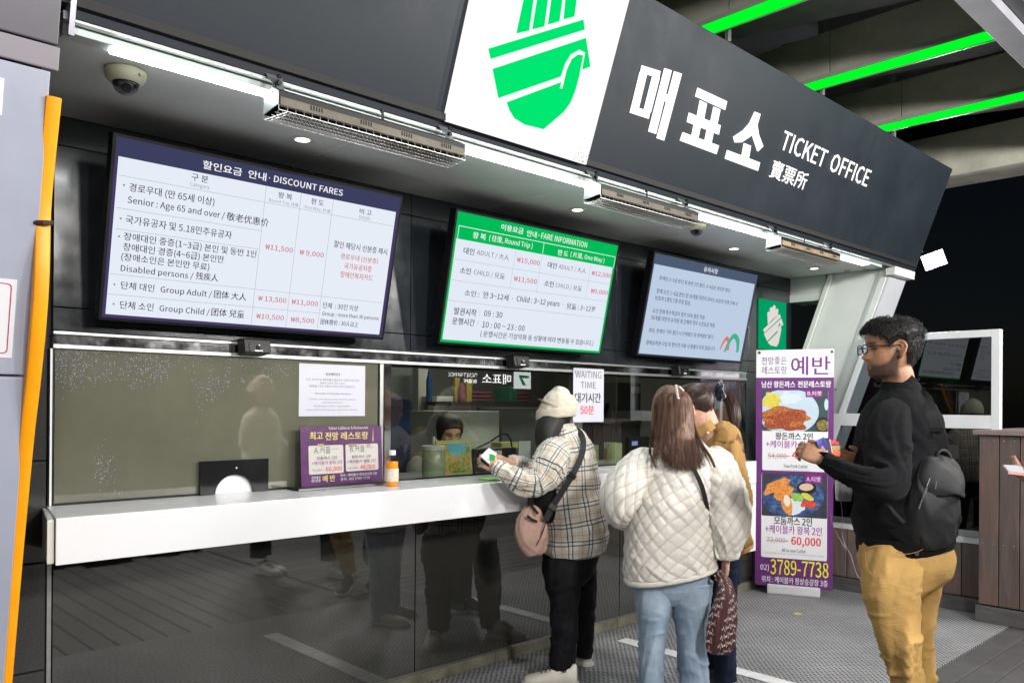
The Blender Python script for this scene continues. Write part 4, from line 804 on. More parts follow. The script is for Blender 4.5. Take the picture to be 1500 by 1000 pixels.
def onshelf(name,label,cat,x0,x1,yt,m,Y=1.75,d=.2,kind='box'):
    p = on(x0,yt,'Y',Y); q = on(x1,yt,'Y',Y); 
    g = G()
    if kind=='box': g.box(p.x,q.x,Y,Y+d,sz,max(p.z,sz+.03)); o = g.build(name,m,bevel=.006)
    elif kind=='cyl':
        r=(q.x-p.x)/2; h=max(p.z-sz,.05); g.lathe(((p.x+q.x)/2,Y+r,sz),[(.001,0),(r,0),(r,h*.75),(r*.6,h*.88),(r*.55,h),(.001,h)],16); o = g.build(name,m,smooth=True,auto=40)
    else:
        h=max(p.z-sz,.04); pts=[]; n=8
        for i in range(3):
            g.lathe(((p.x+q.x)/2,Y+.12,sz+h*i/3+.002),[(.001,0),((q.x-p.x)/2*(1-.06*i),0.006),((q.x-p.x)/2*(1.02-.06*i),h/6),((q.x-p.x)/2*(.98-.06*i),h/3-.006),(.001,h/3-.002)],14)
        for v in g.v: v.y = Y+.12+(v.y-Y-.12)*.35+noise.noise(v*9)*.02
        o = g.build(name,m,smooth=True,auto=50)
    tag(o,label,cat)
onshelf('spray_bottle','blue bottle standing on the office shelf','bottle',628,635,544,mat('blue_plastic',(.02,.06,.16),.3),kind='cyl')
onshelf('yellow_file','yellow file upright left of the pink flask on the office shelf','file',667,674,553,mat('yellow_card',(.35,.27,.06),.5),d=.03)
onshelf('yellow_file','yellow file upright right of the pink flask','file',684,692,555,mat('yellow_card',(.35,.27,.06),.5),d=.03)
onshelf('pink_flask','pink flask between the two yellow files','flask',676,684,560,mat('pink_metal',(.24,.07,.11),.3),Y=1.7,kind='cyl')
onshelf('folded_cloth','dark pink folded cloth on the office shelf left of the green box','cloth',694,738,572,mat('pink_cloth',(.13,.04,.055),.8),kind='cloth')
onshelf('folded_cloth','dark pink folded cloth on the office shelf right of the green box','cloth',760,792,574,mat('pink_cloth',(.13,.04,.055),.8),kind='cloth')
onshelf('green_box','small green box on the office shelf between the folded cloths','box',748,758,566,mat('green_card',(.03,.11,.06),.5))
onshelf('white_paper_stack','white paper stack at the left of the office shelf','papers',640,664,580,mat('paper_dim',(.5,.5,.48),.6),Y=1.7)
ibox('blue_chair_back','dark blue chair back in the office left of the clerk','chair',567,603,582,645,1.1,.06,mat('blue_fabric',(.01,.03,.10),.8),bev=.02,z0=.55)
ibox('tall_locker','grey steel locker at the left of the office','locker',566,612,532,640,2.1,.35,mat('locker_grey',(.16,.17,.17),.5),z0=0)
ibox('dark_cupboard','dark cupboard filling the right part of the office','cupboard',905,1040,560,660,1.5,.6,mat('cupboard_dark',(.07,.066,.06),.5),z0=0)
ibox('blinds_panel','pale panel notice fixed on the dark cupboard','notice',926,945,566,576,1.49,.008,mat('paper_dim',(.5,.5,.48),.6),bev=.001)
ibox('wall_notice','grey strip notice on the office partition','notice',897,943,601,616,1.48,.006,mat('strip_grey',(.22,.23,.22),.6),bev=.001)
ibox('tall_partition','grey partition edge behind the waiting time notice','partition',846,853,612,690,.9,.5,mat('part_grey',(.3,.3,.3),.5),z0=0)
ibox('dark_rack','dark grey rack panel behind the knit hat','rack',735,838,597,690,1.35,.3,mat('rack_dark',(.10,.10,.10),.6),z0=0)
# calendar
t = thing('desk_calendar','spiral calendar with a colourful garden picture facing out of the window','calendar',(2.85,.05,1.013))
a = on(643,648,'Y',.07); b = on(693,697,'Y',.07); KF = Frame((a.x,.07,1.014),(1,0,0),(0,.12,1)); Wd = b.x-a.x; Ht = a.z-1.014+.01
g = G(); g.box(0,Wd,0,Ht,-.003,0,fr=KF); g.build('page', mat('calendar_edge',(.55,.5,.22),.5), t)
def picmat():
    m = bpy.data.materials.new('garden_picture'); m.use_nodes=True; N=m.node_tree.nodes; L=m.node_tree.links; b=N['Principled BSDF']
    tc=N.new('ShaderNodeTexCoord'); n=N.new('ShaderNodeTexNoise'); n.inputs['Scale'].default_value=30; n.inputs['Detail'].default_value=3; L.new(tc.outputs['Object'],n.inputs['Vector'])
    r=N.new('ShaderNodeValToRGB'); cs_=[(.3,(.05,.2,.03)),(.42,(.25,.4,.06)),(.5,(.6,.45,.1)),(.57,(.5,.1,.04)),(.64,(.7,.6,.35)),(.72,(.2,.08,.16))]
    e=r.color_ramp.elements; e[0].position=cs_[0][0]; e[0].color=(*cs_[0][1],1); e[1].position=cs_[-1][0]; e[1].color=(*cs_[-1][1],1)
    for p_,c_ in cs_[1:-1]: q=e.new(p_); q.color=(*c_,1)
    L.new(n.outputs[0],r.inputs[0]); L.new(r.outputs[0],b.inputs['Base Color']); b.inputs['Roughness'].default_value=.4; return m
g = G(); g.flat(KF,[(.01,.035),(Wd-.01,.035),(Wd-.01,Ht-.016),(.01,Ht-.016)],.0006); g.build('garden_picture', picmat(), t)
g = G(); g.flat(KF,[(Wd*.3,Ht-.0165),(Wd*.36,Ht*.68),(Wd*.55,Ht*.6),(Wd*.8,Ht*.66),(Wd*.9,Ht-.0165)],.0012); g.build('sky_patch', mat('print_sky',(.12,.42,.6),.4), t)
g = G()
for k in range(16): u=.008+(Wd-.016)*k/15; g.flat(KF,ell(u,Ht-.007,.002,.002,8),.0012)
g.build('binding_holes', BLACKM, t)
# jug / pen holder
t = thing('clear_canister','translucent greenish canister left of the calendar behind the glass','canister',(2.72,.1,1.013)); p = on(635,690,'Y',.12)
g = G(); g.lathe((p.x,.12,1.013),[(.001,0),(.058,0),(.062,.01),(.062,.155),(.058,.16),(.001,.16)],24); g.build('body', mat('canister_body',(.33,.35,.27),.25), t, smooth=True, auto=40)
g = G(); g.lathe((p.x,.12,1.174),[(.001,0),(.066,0),(.066,.02),(.05,.024),(.008,.024),(.008,.07),(.001,.07)],24); g.build('lid', mat('paper_dim',(.5,.5,.48),.6), t, smooth=True, auto=40)
# black terminal
t = thing('ticket_terminal','black ticket terminal with cables behind the glass by the customer\'s hands','terminal',(3.2,.1,1.013))
a = on(697,657,'Y',.06); b = on(756,690,'Y',.06)
g = G(); g.box(a.x,b.x,.06,.10,1.014,a.z); g.build('case', BLACK, t, bevel=.006)
g = G(); g.box(a.x+.10,b.x-.12,.052,.0595,a.z-.052,a.z-.015); g.build('paper_label', PAPER, t)
g = G(); g.tube(smoothpath([(a.x+.02,.08,a.z),(a.x+.12,.09,a.z+.03),(b.x-.06,.10,a.z+.075),(b.x-.01,.09,a.z+.02),(b.x,.1,1.02)],6),.005,6); g.build('cable', BLACK, t)
ibox('receipt_slip','tall white slip standing against the window left of the plaid sleeve','slip',760,777,646,672,.03,.004,PAPER,bev=.0)
ibox('yellow_tray','small yellow tray behind the black terminal','tray',735,760,648,656,.35,.1,mat('tray_olive',(.4,.36,.12),.5))
# mugs right
for (x0p,x1p,yt,lb_,mm) in [(900,917,649,'pale green tall mug on the office desk',(.36,.40,.22)),(868,881,652,'olive cup at the left of the tall mug',(.26,.28,.14))]:
    p = on(x0p,yt,'Y',.18); q = on(x1p,yt,'Y',.18); r=(q.x-p.x)/2; t = thing('mug',lb_,'mug',((p.x+q.x)/2,.18,1.013))
    g = G(); g.lathe(((p.x+q.x)/2,.18+r,1.013),[(.001,0),(r,0),(r,p.z-1.013),(r*.9,p.z-1.013),(r*.88,.02),(.001,.02)],20); g.build('cup', mat('mug_'+str(x0p),mm,.4), t, smooth=True, auto=40)
    g = G(); cx_=p.x; g.tube([Vector((cx_-.002,.2,p.z-.02)),Vector((cx_-.03,.2,p.z-.03)),Vector((cx_-.034,.2,p.z-.07)),Vector((cx_-.002,.2,p.z-.085))],.004,6); g.build('handle', mat('mug_'+str(x0p),mm,.4), t)
t = thing('card_reader','small device with a lit blue display on the office desk','device',(5.0,.3,1.013)); a = on(922,640,'Y',.3); b = on(952,664,'Y',.3)
g = G(); g.box(a.x,b.x,.3,.34,1.013,a.z); g.build('case', BLACK, t, bevel=.008)
q0 = on(926,646,'Y',.297); q1 = on(934,652,'Y',.297); g = G(); g.box(q0.x,q1.x,.296,.299,q1.z,q0.z); g.build('display', emis('blue_display',(.3,.35,.8),1.2), t)
ibox('photo_frame','small framed photo beside the mugs','frame',885,893,657,672,.25,.01,mat('print_brown',(.15,.06,.05),.5),bev=.001)
# ================================================================== OPPOSITE SIGN (seen mirrored in the glass)
OY = -9.2
oa = on(655, 541, 'Y', -OY); ob = on(776, 566, 'Y', -OY)       # mirror image across the glass plane Y=0
OX0, OX1, OZ1 = oa.x, ob.x, oa.z; OZ0 = ob.z
OF = Frame((OX1, OY, OZ0), (-1,0,0), (0,0,1)); OW = OX1-OX0; OH = OZ1-OZ0
t = thing('opposite_sign','second lit ticket office sign across the forecourt','sign',((OX0+OX1)/2,OY,OZ0-.3))
g = G(); g.box(-.6,OW+.8,-.25,OH+.35,-.12,-.01,fr=OF); g.build('board', FASCIA, t)
g = G(); g.box(0,OW*.21,-.05,OH*1.05,.0,.03,fr=OF); g.build('logo_panel', emis('sign_lit2',(.9,.97,.95),5.0), t)
g = G(); g.poly(OF,[(OW*.03,OH*.78),(OW*.16,OH*.82),(OW*.15,OH*.62),(OW*.11,OH*.1),(OW*.06,OH*.05),(OW*.12,OH*.6),(OW*.03,OH*.6)],.03,.04); g.build('hand_emblem', SIGNG, t)
g = G(); put(g,OF,'매표소',OW*.25,OW*.60,OH*.12,OH*.72,.01,.015); put(g,OF,'TICKET OFFICE',OW*.66,OW*.99,OH*.55,OH*.26,.01,.004); put(g,OF,'賣票所',OW*.66,OW*.82,OH*.12,OH*.28,.01,.004); g.build('sign_lettering', emis('sign_lit3',(1,1,1),9.0), t)
g = G(); g.box(OX0-1.2,OX1+1.0,OY-.4,OY-.13,0,OZ1+.8); o = g.build('opposite_hall', mat('hall_dark',(.05,.05,.05),.7)); tag(o,'dark hall wall across the forecourt carrying the second sign','building')
# ================================================================== PEOPLE: tools
def crm(rows, n):
    rows = [list(r) for r in rows]; out = []
    for i in range(len(rows)-1):
        a = rows[max(i-1,0)]; b = rows[i]; c = rows[i+1]; d = rows[min(i+2,len(rows)-1)]
        for k in range(n):
            t = k/n; out.append([.5*((2*q)+(r-p)*t+(2*p-5*q+4*r-s_)*t*t+(3*q-p-3*r+s_)*t**3) for p,q,r,s_ in zip(a,b,c,d)])
    out.append(rows[-1]); return out
class Loft(G):
    """closed skin through rings; ring = (px, py, depth, half width px, half thickness m, squareness, vertical shear px)"""
    def __init__(s): super().__init__(); s.uvs = []; s.mi = []
    def skin(s, rings, nu=40, nv=6, disp=None, cap=True, v0=0.0, u0=0.0, world=False):
        rows = []
        for r in rings:
            r = list(r)+[2.0, 0.0][len(r)-5:] if len(r) < 7 else list(r)
            if world: rows.append(r)
            else:
                c = dep(r[0], r[1], r[2]); rows.append([c.x, c.y, c.z, r[3]*r[2]/FPX, r[4], r[5], r[6]*r[2]/FPX])
        rows = crm(rows, nv); n = len(rows); base = len(s.v); L_ = 0; toC = -CF; prevc = None; sm = []
        rmax = max(r[3] for r in rows)
        for i, r in enumerate(rows):
            c = Vector(r[:3]); t = (Vector(rows[min(i+1,n-1)][:3])-Vector(rows[max(i-1,0)][:3])).normalized()
            b = (toC - t*toC.dot(t)); b = b.normalized() if b.length > .15 else (U0 - t*U0.dot(t)).normalized()
            if prevc is not None: L_ += (c-prevc).length
            prevc = c; a = t.cross(b).normalized(); e = 2.0/r[5]
            for j in range(nu):
                th = 2*math.pi*j/nu; ct = math.cos(th); st = math.sin(th)
                x = math.copysign(abs(ct)**e, ct); y = math.copysign(abs(st)**e, st)
                p = c + a*(r[3]*x) + b*(r[4]*y) + U0*(r[6]*x)
                nn = (a*(x/max(r[3],1e-3)) + b*(y/max(r[4],1e-3))).normalized()
                uu = u0 + th*(rmax*.62+.06); vv = v0+L_
                if disp:
                    fade = min(1, i/2.0, (n-1-i)/2.0) if cap else 1
                    p = p + nn*disp(th, vv, p)*fade
                s.v.append(p); s.uvs.append((uu, vv))
        for i in range(n-1):
            for j in range(nu):
                s.f.append((base+i*nu+j, base+i*nu+(j+1)%nu, base+(i+1)*nu+(j+1)%nu, base+(i+1)*nu+j)); s.mi.append((uu if j == nu-1 else None, rmax*.62+.06, j == nu-1))
        if cap:
            s.f.append(tuple(base+j for j in range(nu))[::-1]); s.f.append(tuple(base+(n-1)*nu+j for j in range(nu))); s.mi += [(None,0,False)]*2
        return L_
    def make(s, name, m, parent, subd=0):
        me = bpy.data.meshes.new(name); org = ROOTLOC[parent.name]
        me.from_pydata([tuple(v-org) for v in s.v], [], s.f); me.update()
        uvl = me.uv_layers.new(name='UVMap'); k = 0; per = None
        data = []
        for p, q in zip(me.polygons, s.mi):
            for vi in p.vertices:
                u, v = s.uvs[vi]
                if q[2] and (vi in (p.vertices[1], p.vertices[2])): u += 2*math.pi*q[1]
                data += [u, v]
        uvl.data.foreach_set('uv', data)
        me.polygons.foreach_set('use_smooth', [True]*len(me.polygons)); me.materials.append(m)
        o = bpy.data.objects.new(name, me); COL.objects.link(o); o.parent = parent; ROOTLOC[o.name] = org
        if subd: md = o.modifiers.new('s','SUBSURF'); md.levels = md.render_levels = subd
        return o
def fold(seed, amp, fu=2.2, fv=16, sl=0.6, mask=None, fine=.25):
    """cloth folds: ridges that run round the limb, sheared by sl"""
    def f(th, v, p):
        q = Vector((math.cos(th)*fu*.5+seed*7.3, math.sin(th)*fu*.5, v*fv + math.sin(th+seed)*sl*1.5 + seed*3.1))
        a = noise.noise(q); r = max(0.0, 1-abs(a)*4.2)**1.4; a2 = noise.noise(q*1.9+Vector((5,1,7))); r2 = max(0.0, 1-abs(a2)*4.5)**1.4; b = noise.noise(q*.6+Vector((9,3,1)))
        k = amp*(r*.8 + r2*.22 + b*1.5 - .3)
        return k*(mask(th, v) if mask else 1.0)
    return f
def gauss(x, c, w): return math.exp(-((x-c)/w)**2)
def remesh(g, name, m, parent, vox=.004, smooth=2, colf=None):
    org = ROOTLOC[parent.name]; me = bpy.data.meshes.new(name); me.from_pydata([tuple(v-org) for v in g.v], [], g.f); me.update()
    bm = bmesh.new(); bm.from_mesh(me); bmesh.ops.recalc_face_normals(bm, faces=bm.faces); bm.to_mesh(me); bm.free()
    o = bpy.data.objects.new(name+'_tmp', me); sc2 = TMPCOL; sc2.objects.link(o)
    md = o.modifiers.new('r','REMESH'); md.mode='VOXEL'; md.voxel_size = vox; md.use_smooth_shade = True
    if smooth: m2 = o.modifiers.new('s','SMOOTH'); m2.factor=.5; m2.iterations = smooth
    ob = eval_obj(o); me2 = ob
    me2.name = name; me2.materials.clear(); me2.materials.append(m)
    me2.polygons.foreach_set('use_smooth', [True]*len(me2.polygons))
    if colf:
        n = len(me2.vertices); co = np.empty(n*3, np.float32); me2.vertices.foreach_get('co', co); co = co.reshape(-1,3)+np.array(org, np.float32)
        c = colf(co); at_ = me2.color_attributes.new('Col','FLOAT_COLOR','POINT'); at_.data.foreach_set('color', np.concatenate([c, np.ones((n,1))],1).astype(np.float32).ravel())
    bpy.data.objects.remove(o)
    o2 = bpy.data.objects.new(name, me2); COL.objects.link(o2); o2.parent = parent; ROOTLOC[o2.name] = org; return o2
TSC = bpy.data.scenes.new('work'); TMPCOL = TSC.collection
def eval_obj(o):
    vl = TSC.view_layers[0]; vl.update(); dg = vl.depsgraph; dg.update()
    return bpy.data.meshes.new_from_object(o.evaluated_get(dg))
def curve(xs, ys):
    def f(z):
        if z <= xs[0]: return ys[0]
        for i in range(len(xs)-1):
            if z <= xs[i+1]:
                t = (z-xs[i])/(xs[i+1]-xs[i]); t = t*t*(3-2*t) if False else t; return ys[i]+(ys[i+1]-ys[i])*t
        return ys[-1]
    return f
HZ = [0,.012,.03,.05,.07,.09,.118,.14,.18,.205,.225,.235]
HFr = curve(HZ,[.060,.084,.088,.090,.090,.088,.084,.096,.090,.072,.042,.004]); HB = curve(HZ,[.040,.050,.055,.064,.078,.090,.100,.104,.102,.084,.052,.004]); HW = curve(HZ,[.026,.042,.052,.058,.064,.068,.072,.075,.072,.060,.038,.004])
def head(g, M, k=1.0, nose=1.0, ear=True):
    """head in local axes x right, y forward, z up from the chin; M maps local to world"""
    nz = 40; nt = 48; base = len(g.v)
    for i in range(nz+1):
        z = .235*i/nz; F_, B_, W_ = HFr(z), HB(z), HW(z)
        nb = .024*nose*gauss(z,.083,.011)+.017*nose*gauss(z,.101,.014)+.007*gauss(z,.122,.014); ns = .16+.10*gauss(z,.080,.012)
        lp = .006*gauss(z,.052,.005)+.0065*gauss(z,.041,.005); es = -.012*gauss(z,.116,.013)
        for j in range(nt):
            th = 2*math.pi*j/nt; c, s_ = math.cos(th), math.sin(th); x = W_*math.copysign(abs(c)**.92, c); y = (F_ if s_ > 0 else B_)*math.copysign(abs(s_)**.88, s_)
            d = math.atan2(math.sin(th-math.pi/2), math.cos(th-math.pi/2))
            y += nb*gauss(d,0,ns) + lp*gauss(d,0,.34) + es*(gauss(d,.36,.16)+gauss(d,-.36,.16)) + (.006*gauss(z,.012,.014)*gauss(d,0,.3))
            x += .004*gauss(z,.085,.02)*math.copysign(1,c)*gauss(abs(d),.75,.3)
            g.v.append(M @ Vector((x*k, y*k, z*k)))
    for i in range(nz):
        for j in range(nt): g.f.append((base+i*nt+j, base+i*nt+(j+1)%nt, base+(i+1)*nt+(j+1)%nt, base+(i+1)*nt+j))
    g.f.append(tuple(base+j for j in range(nt))[::-1]); g.f.append(tuple(base+nz*nt+j for j in range(nt)))
    if ear:
        for sx in (-1, 1):
            X = lambda y, z, o: M @ Vector((sx*(.066+o)*k, y*k, z*k))
            g.tube([X(-.004,.078,.006),X(-.012,.084,.012),X(-.022,.100,.017),X(-.028,.122,.019),X(-.020,.138,.016),X(-.006,.142,.010),X(.004,.132,.006),X(.004,.120,.004)], [.006,.007,.0062,.006,.006,.0055,.005,.004], 8)
            g.tube([X(-.004,.080,.006),X(-.012,.095,.010),X(-.017,.112,.012),X(-.012,.128,.011)], [.006,.0055,.005,.004], 8)
            g.tube([X(.002,.104,.008),X(.000,.112,.010),X(-.002,.116,.008)], .0045, 6)
            g.add([X(-.002,.080,.002),X(-.018,.096,.010),X(-.024,.120,.012),X(-.010,.136,.009),X(.004,.130,.002),X(.002,.1,.002),
                   X(-.002,.080,-.006),X(-.018,.096,.004),X(-.024,.120,.006),X(-.010,.136,.003),X(.004,.130,-.006),X(.002,.1,-.006)],[(0,1,2,3,4,5),(11,10,9,8,7,6)]+[(q,6+q,6+(q+1)%6,(q+1)%6) for q in range(6)])
def hand(g, W, d, n, thumb, size=1.0, curl=(.5,.6,.7,.8), tcurl=.4, spread=1.0):
    """W wrist, d towards the fingers, n out of the back of the hand, thumb: unit side towards the thumb"""
    d = Vector(d).normalized(); n = (Vector(n)-d*Vector(n).dot(d)).normalized(); k = Vector(thumb); k = (k-d*k.dot(d)-n*k.dot(n)).normalized(); W = Vector(W)
    rows = []; N_ = 14; vs = []; base = len(g.v)
    for i, (t, w_, h_) in enumerate([(-.03,.026,.020),(0,.027,.019),(.02,.032,.018),(.05,.040,.017),(.075,.042,.015),(.092,.039,.011),(.098,.030,.006)]):
        for j in range(N_):
            a = 2*math.pi*j/N_; ca, sa = math.cos(a), math.sin(a)
            g.v.append(W + d*t*size + k*(w_*size*math.copysign(abs(ca)**.8,ca)) + n*(h_*size*math.copysign(abs(sa)**.8,sa)))
    for i in range(6):
        for j in range(N_): g.f.append((base+i*N_+j, base+i*N_+(j+1)%N_, base+(i+1)*N_+(j+1)%N_, base+(i+1)*N_+j))
    g.f.append(tuple(base+j for j in range(N_))[::-1]); g.f.append(tuple(base+6*N_+j for j in range(N_)))
    for i, (off, L_, r) in enumerate([(.030,.072,.0088),(.010,.080,.0090),(-.010,.075,.0086),(-.029,.060,.0078)]):
        p = W + d*(.078+.006*(1-abs(off)/.03))*size + k*off*size; dr = (d + k*off*2.0*spread).normalized(); c = curl[i]; pts = [p-d*.02*size, p]; ang = c*.55
        for q, seg in enumerate((.46,.30,.24)):
            v = dr*math.cos(ang) - n*math.sin(ang); p = p + v*L_*seg*size; pts.append(p); ang += c*(.95 if q == 0 else .7)
        g.tube(pts, [r*size,r*size*1.04,r*size*.98,r*size*.9,r*size*.72], 8)
    p = W + d*.022*size + k*.026*size; v1 = (k*.75+d*.66-n*.25*tcurl).normalized(); v2 = (k*.25+d*.9-n*.5*tcurl).normalized(); v3 = (d*.9-k*.15-n*.6*tcurl).normalized()
    g.tube([p-v1*.02*size, p, p+v1*.036*size, p+v1*.036*size+v2*.030*size, p+v1*.036*size+v2*.030*size+v3*.024*size], [r_*size for r_ in (.013,.013,.0112,.010,.0075)], 8)
def skinmat(name, rough=.55, sub=.04):
    m = bpy.data.materials.new(name); m.use_nodes=True; N=m.node_tree.nodes; L=m.node_tree.links; b=N['Principled BSDF']
    a=N.new('ShaderNodeVertexColor'); a.layer_name='Col'; tc=N.new('ShaderNodeTexCoord'); n=N.new('ShaderNodeTexNoise'); n.inputs['Scale'].default_value=70; n.inputs['Detail'].default_value=5; L.new(tc.outputs['Object'],n.inputs['Vector'])
    mr=N.new('ShaderNodeMapRange'); mr.inputs[1].default_value=.35; mr.inputs[2].default_value=.65; mr.inputs[3].default_value=.85; mr.inputs[4].default_value=1.12; L.new(n.outputs[0],mr.inputs[0])
    mx=N.new('ShaderNodeMix'); mx.data_type='RGBA'; mx.blend_type='MULTIPLY'; mx.inputs[0].default_value=1; L.new(a.outputs[0],mx.inputs[6]); L.new(mr.outputs[0],mx.inputs[7]); L.new(mx.outputs[2],b.inputs['Base Color'])
    b.inputs['Roughness'].default_value=rough; b.inputs['Subsurface Weight'].default_value=sub; b.inputs['Subsurface Scale'].default_value=.01; b.inputs['Subsurface Radius'].default_value=(1,.3,.15)
    bp=N.new('ShaderNodeBump'); bp.inputs['Strength'].default_value=.12; bp.inputs['Distance'].default_value=.002; L.new(n.outputs[0],bp.inputs['Height']); L.new(bp.outputs[0],b.inputs['Normal']); return m
SKIN = skinmat('skin')
def cloth(name, base, rough=.85, var=.12, vscale=30, bump=.25, bscale=700, sheen=.3, var2=None):
    sheen = sheen*.06
    if name in MATS: return MATS[name]
    m = mat(name, base, rough, var=var, vscale=vscale, bump=bump, bscale=bscale, sheen=sheen, spec=.12, var2=var2)
    wrinkle(m); return m
def wrinkle(m, dist=.008, strength=.28):
    """soft creases in the cloth, on top of the weave"""
    N = m.node_tree.nodes; L = m.node_tree.links; b = N['Principled BSDF']; tc = N.new('ShaderNodeTexCoord'); mp = N.new('ShaderNodeMapping'); mp.inputs['Scale'].default_value = (9, 9, 22); mp.inputs['Rotation'].default_value = (.35, .5, 0)
    L.new(tc.outputs['Object'], mp.inputs[0]); n = N.new('ShaderNodeTexNoise'); n.inputs['Scale'].default_value = 1; n.inputs['Detail'].default_value = 3; n.inputs['Distortion'].default_value = 1.2; L.new(mp.outputs[0], n.inputs['Vector'])
    s_ = N.new('ShaderNodeMath'); s_.operation = 'SUBTRACT'; s_.inputs[1].default_value = .5; L.new(n.outputs[0], s_.inputs[0]); a = N.new('ShaderNodeMath'); a.operation = 'ABSOLUTE'; L.new(s_.outputs[0], a.inputs[0])
    r = N.new('ShaderNodeMapRange'); r.interpolation_type = 'SMOOTHSTEP'; r.inputs[1].default_value = 0; r.inputs[2].default_value = .09; r.inputs[3].default_value = 1; r.inputs[4].default_value = 0; L.new(a.outputs[0], r.inputs[0])
    ad = N.new('ShaderNodeMath'); ad.operation = 'MULTIPLY_ADD'; ad.inputs[1].default_value = .35; L.new(r.outputs[0], ad.inputs[0]); L.new(n.outputs[0], ad.inputs[2])
    bp = N.new('ShaderNodeBump'); bp.inputs['Strength'].default_value = strength; bp.inputs['Distance'].default_value = dist; L.new(ad.outputs[0], bp.inputs['Height'])
    if b.inputs['Normal'].links: L.new(bp.outputs[0], b.inputs['Normal'].links[0].from_node.inputs['Normal'])
    else: L.new(bp.outputs[0], b.inputs['Normal'])
def headM(c, face, up=Vector((0,0,1))):
    f = Vector(face).normalized(); u = (Vector(up)-f*Vector(up).dot(f)).normalized(); r = f.cross(u)
    M = Matrix((r, f, u)).transposed().to_4x4(); M.translation = Vector(c); return M
def shoe(parent, name, heel, dirv, L_, m, msole, w_=.048, h=.095):
    """low shoe: heel point on the floor, direction to the toe"""
    d = Vector(dirv).normalized(); k = Vector((-d.y, d.x, 0)); H = Vector(heel)
    g = G(); N_ = 16; n = 9; prof = [(0,.030,h),(0.06,.036,h*1.02),(.18,.038,h*1.0),(.32,.037,h*.98),(.45,.040,h*.80),(.6,.046,h*.62),(.75,.048,h*.52),(.9,.040,h*.42),(1.0,.018,h*.28)]
    for t, w__, hh in prof:
        for j in range(N_):
            a = 2*math.pi*j/N_; ca, sa = math.cos(a), math.sin(a); ww = w__*w_/.048
            z = hh*.5+hh*.5*math.copysign(abs(sa)**.7, sa); g.v.append(H + d*(t*L_) + k*(ww*math.copysign(abs(ca)**.75, ca)*(1 if sa < 0 else 1-.35*max(0,sa))) + Vector((0,0,.016+z)))
    for i in range(n-1):
        for j in range(N_): g.f.append((i*N_+j, i*N_+(j+1)%N_, (i+1)*N_+(j+1)%N_, (i+1)*N_+j))
    g.f += [tuple(range(N_)), tuple((n-1)*N_+j for j in range(N_))]
    for v in g.v: v += Vector((0,0,noise.noise(v*30)*.002))
    o = g.build(name, m, parent, smooth=True)
    md = o.modifiers.new('s','SUBSURF'); md.levels = md.render_levels = 1
    g = G(); ol = []
    for t, w__ in [(-.03,.012),(0,.033),(.2,.041),(.4,.040),(.6,.050),(.8,.052),(.95,.038),(1.03,.015)]: ol.append((t,w__*w_/.048))
    top = [H+d*(t*L_)+k*w__+Vector((0,0,.026)) for t,w__ in ol]+[H+d*(t*L_)-k*w__+Vector((0,0,.026)) for t,w__ in ol[::-1]]
    n_ = len(top); g.add(top+[p-Vector((0,0,.022)) for p in top], [tuple(range(n_)), tuple(range(n_,2*n_))[::-1]]+[(i,(i+1)%n_,n_+(i+1)%n_,n_+i) for i in range(n_)])
    s_ = g.build('sole', msole, parent, bevel=.003); s_.parent = o
    g = G()
    for q in range(4):
        c = H+d*(.42+.08*q)*L_+Vector((0,0,.016+h*(.86-.09*q))); g.tube([c-k*.022+Vector((0,0,-.006)), c+Vector((0,0,.003)), c+k*.022+Vector((0,0,-.006))], .0028, 5)
    l_ = g.build('laces', MATS.get('lace') or mat('lace',(.02,.02,.02),.8), parent); l_.parent = o
    return o
def strands(parent, name, m, paths, r0=.0012, sides=3):
    vs = []; fs = []
    for pts in paths:
        k = len(pts); a = None; b0 = len(vs); r_ = r0*(.7+.6*random.random())
        for i, p in enumerate(pts):
            t = (pts[min(i+1,k-1)]-pts[max(i-1,0)]).normalized(); a = (t.orthogonal() if a is None else a-t*a.dot(t)).normalized(); b = t.cross(a); rr = r_*(1-.75*(i/(k-1))**2)
            for j in range(sides): q = 2*math.pi*j/sides; vs.append(p+(a*math.cos(q)+b*math.sin(q))*rr)
        fs += [(b0+i*sides+j, b0+i*sides+(j+1)%sides, b0+(i+1)*sides+(j+1)%sides, b0+(i+1)*sides+j) for i in range(k-1) for j in range(sides)]
    org = ROOTLOC[parent.name]; me = bpy.data.meshes.new(name); me.from_pydata([tuple(v-org) for v in vs], [], fs); me.update()
    me.polygons.foreach_set('use_smooth', [True]*len(me.polygons)); me.materials.append(m)
    o = bpy.data.objects.new(name, me); COL.objects.link(o); o.parent = parent; ROOTLOC[o.name] = org; return o
def hairmat(name, c1, c2, rough=.38, z0=-.2, z1=.1):
    m = bpy.data.materials.new(name); m.use_nodes=True; N=m.node_tree.nodes; L=m.node_tree.links; b=N['Principled BSDF']
    tc=N.new('ShaderNodeTexCoord'); mp=N.new('ShaderNodeMapping'); mp.inputs['Scale'].default_value=(95,95,5); L.new(tc.outputs['Object'],mp.inputs[0])
    n=N.new('ShaderNodeTexNoise'); n.inputs['Scale'].default_value=1.0; n.inputs['Detail'].default_value=4; L.new(mp.outputs[0],n.inputs['Vector'])
    r=N.new('ShaderNodeValToRGB'); e=r.color_ramp.elements; e[0].position=.36; e[0].color=(*c1,1); e[1].position=.66; e[1].color=(*c2,1); L.new(n.outputs[0],r.inputs[0]); L.new(r.outputs[0],b.inputs['Base Color'])
    bp=N.new('ShaderNodeBump'); bp.inputs['Strength'].default_value=.5; bp.inputs['Distance'].default_value=.003; L.new(n.outputs[0],bp.inputs['Height']); L.new(bp.outputs[0],b.inputs['Normal'])
    b.inputs['Roughness'].default_value=rough; b.inputs['Specular IOR Level'].default_value=.5; return m
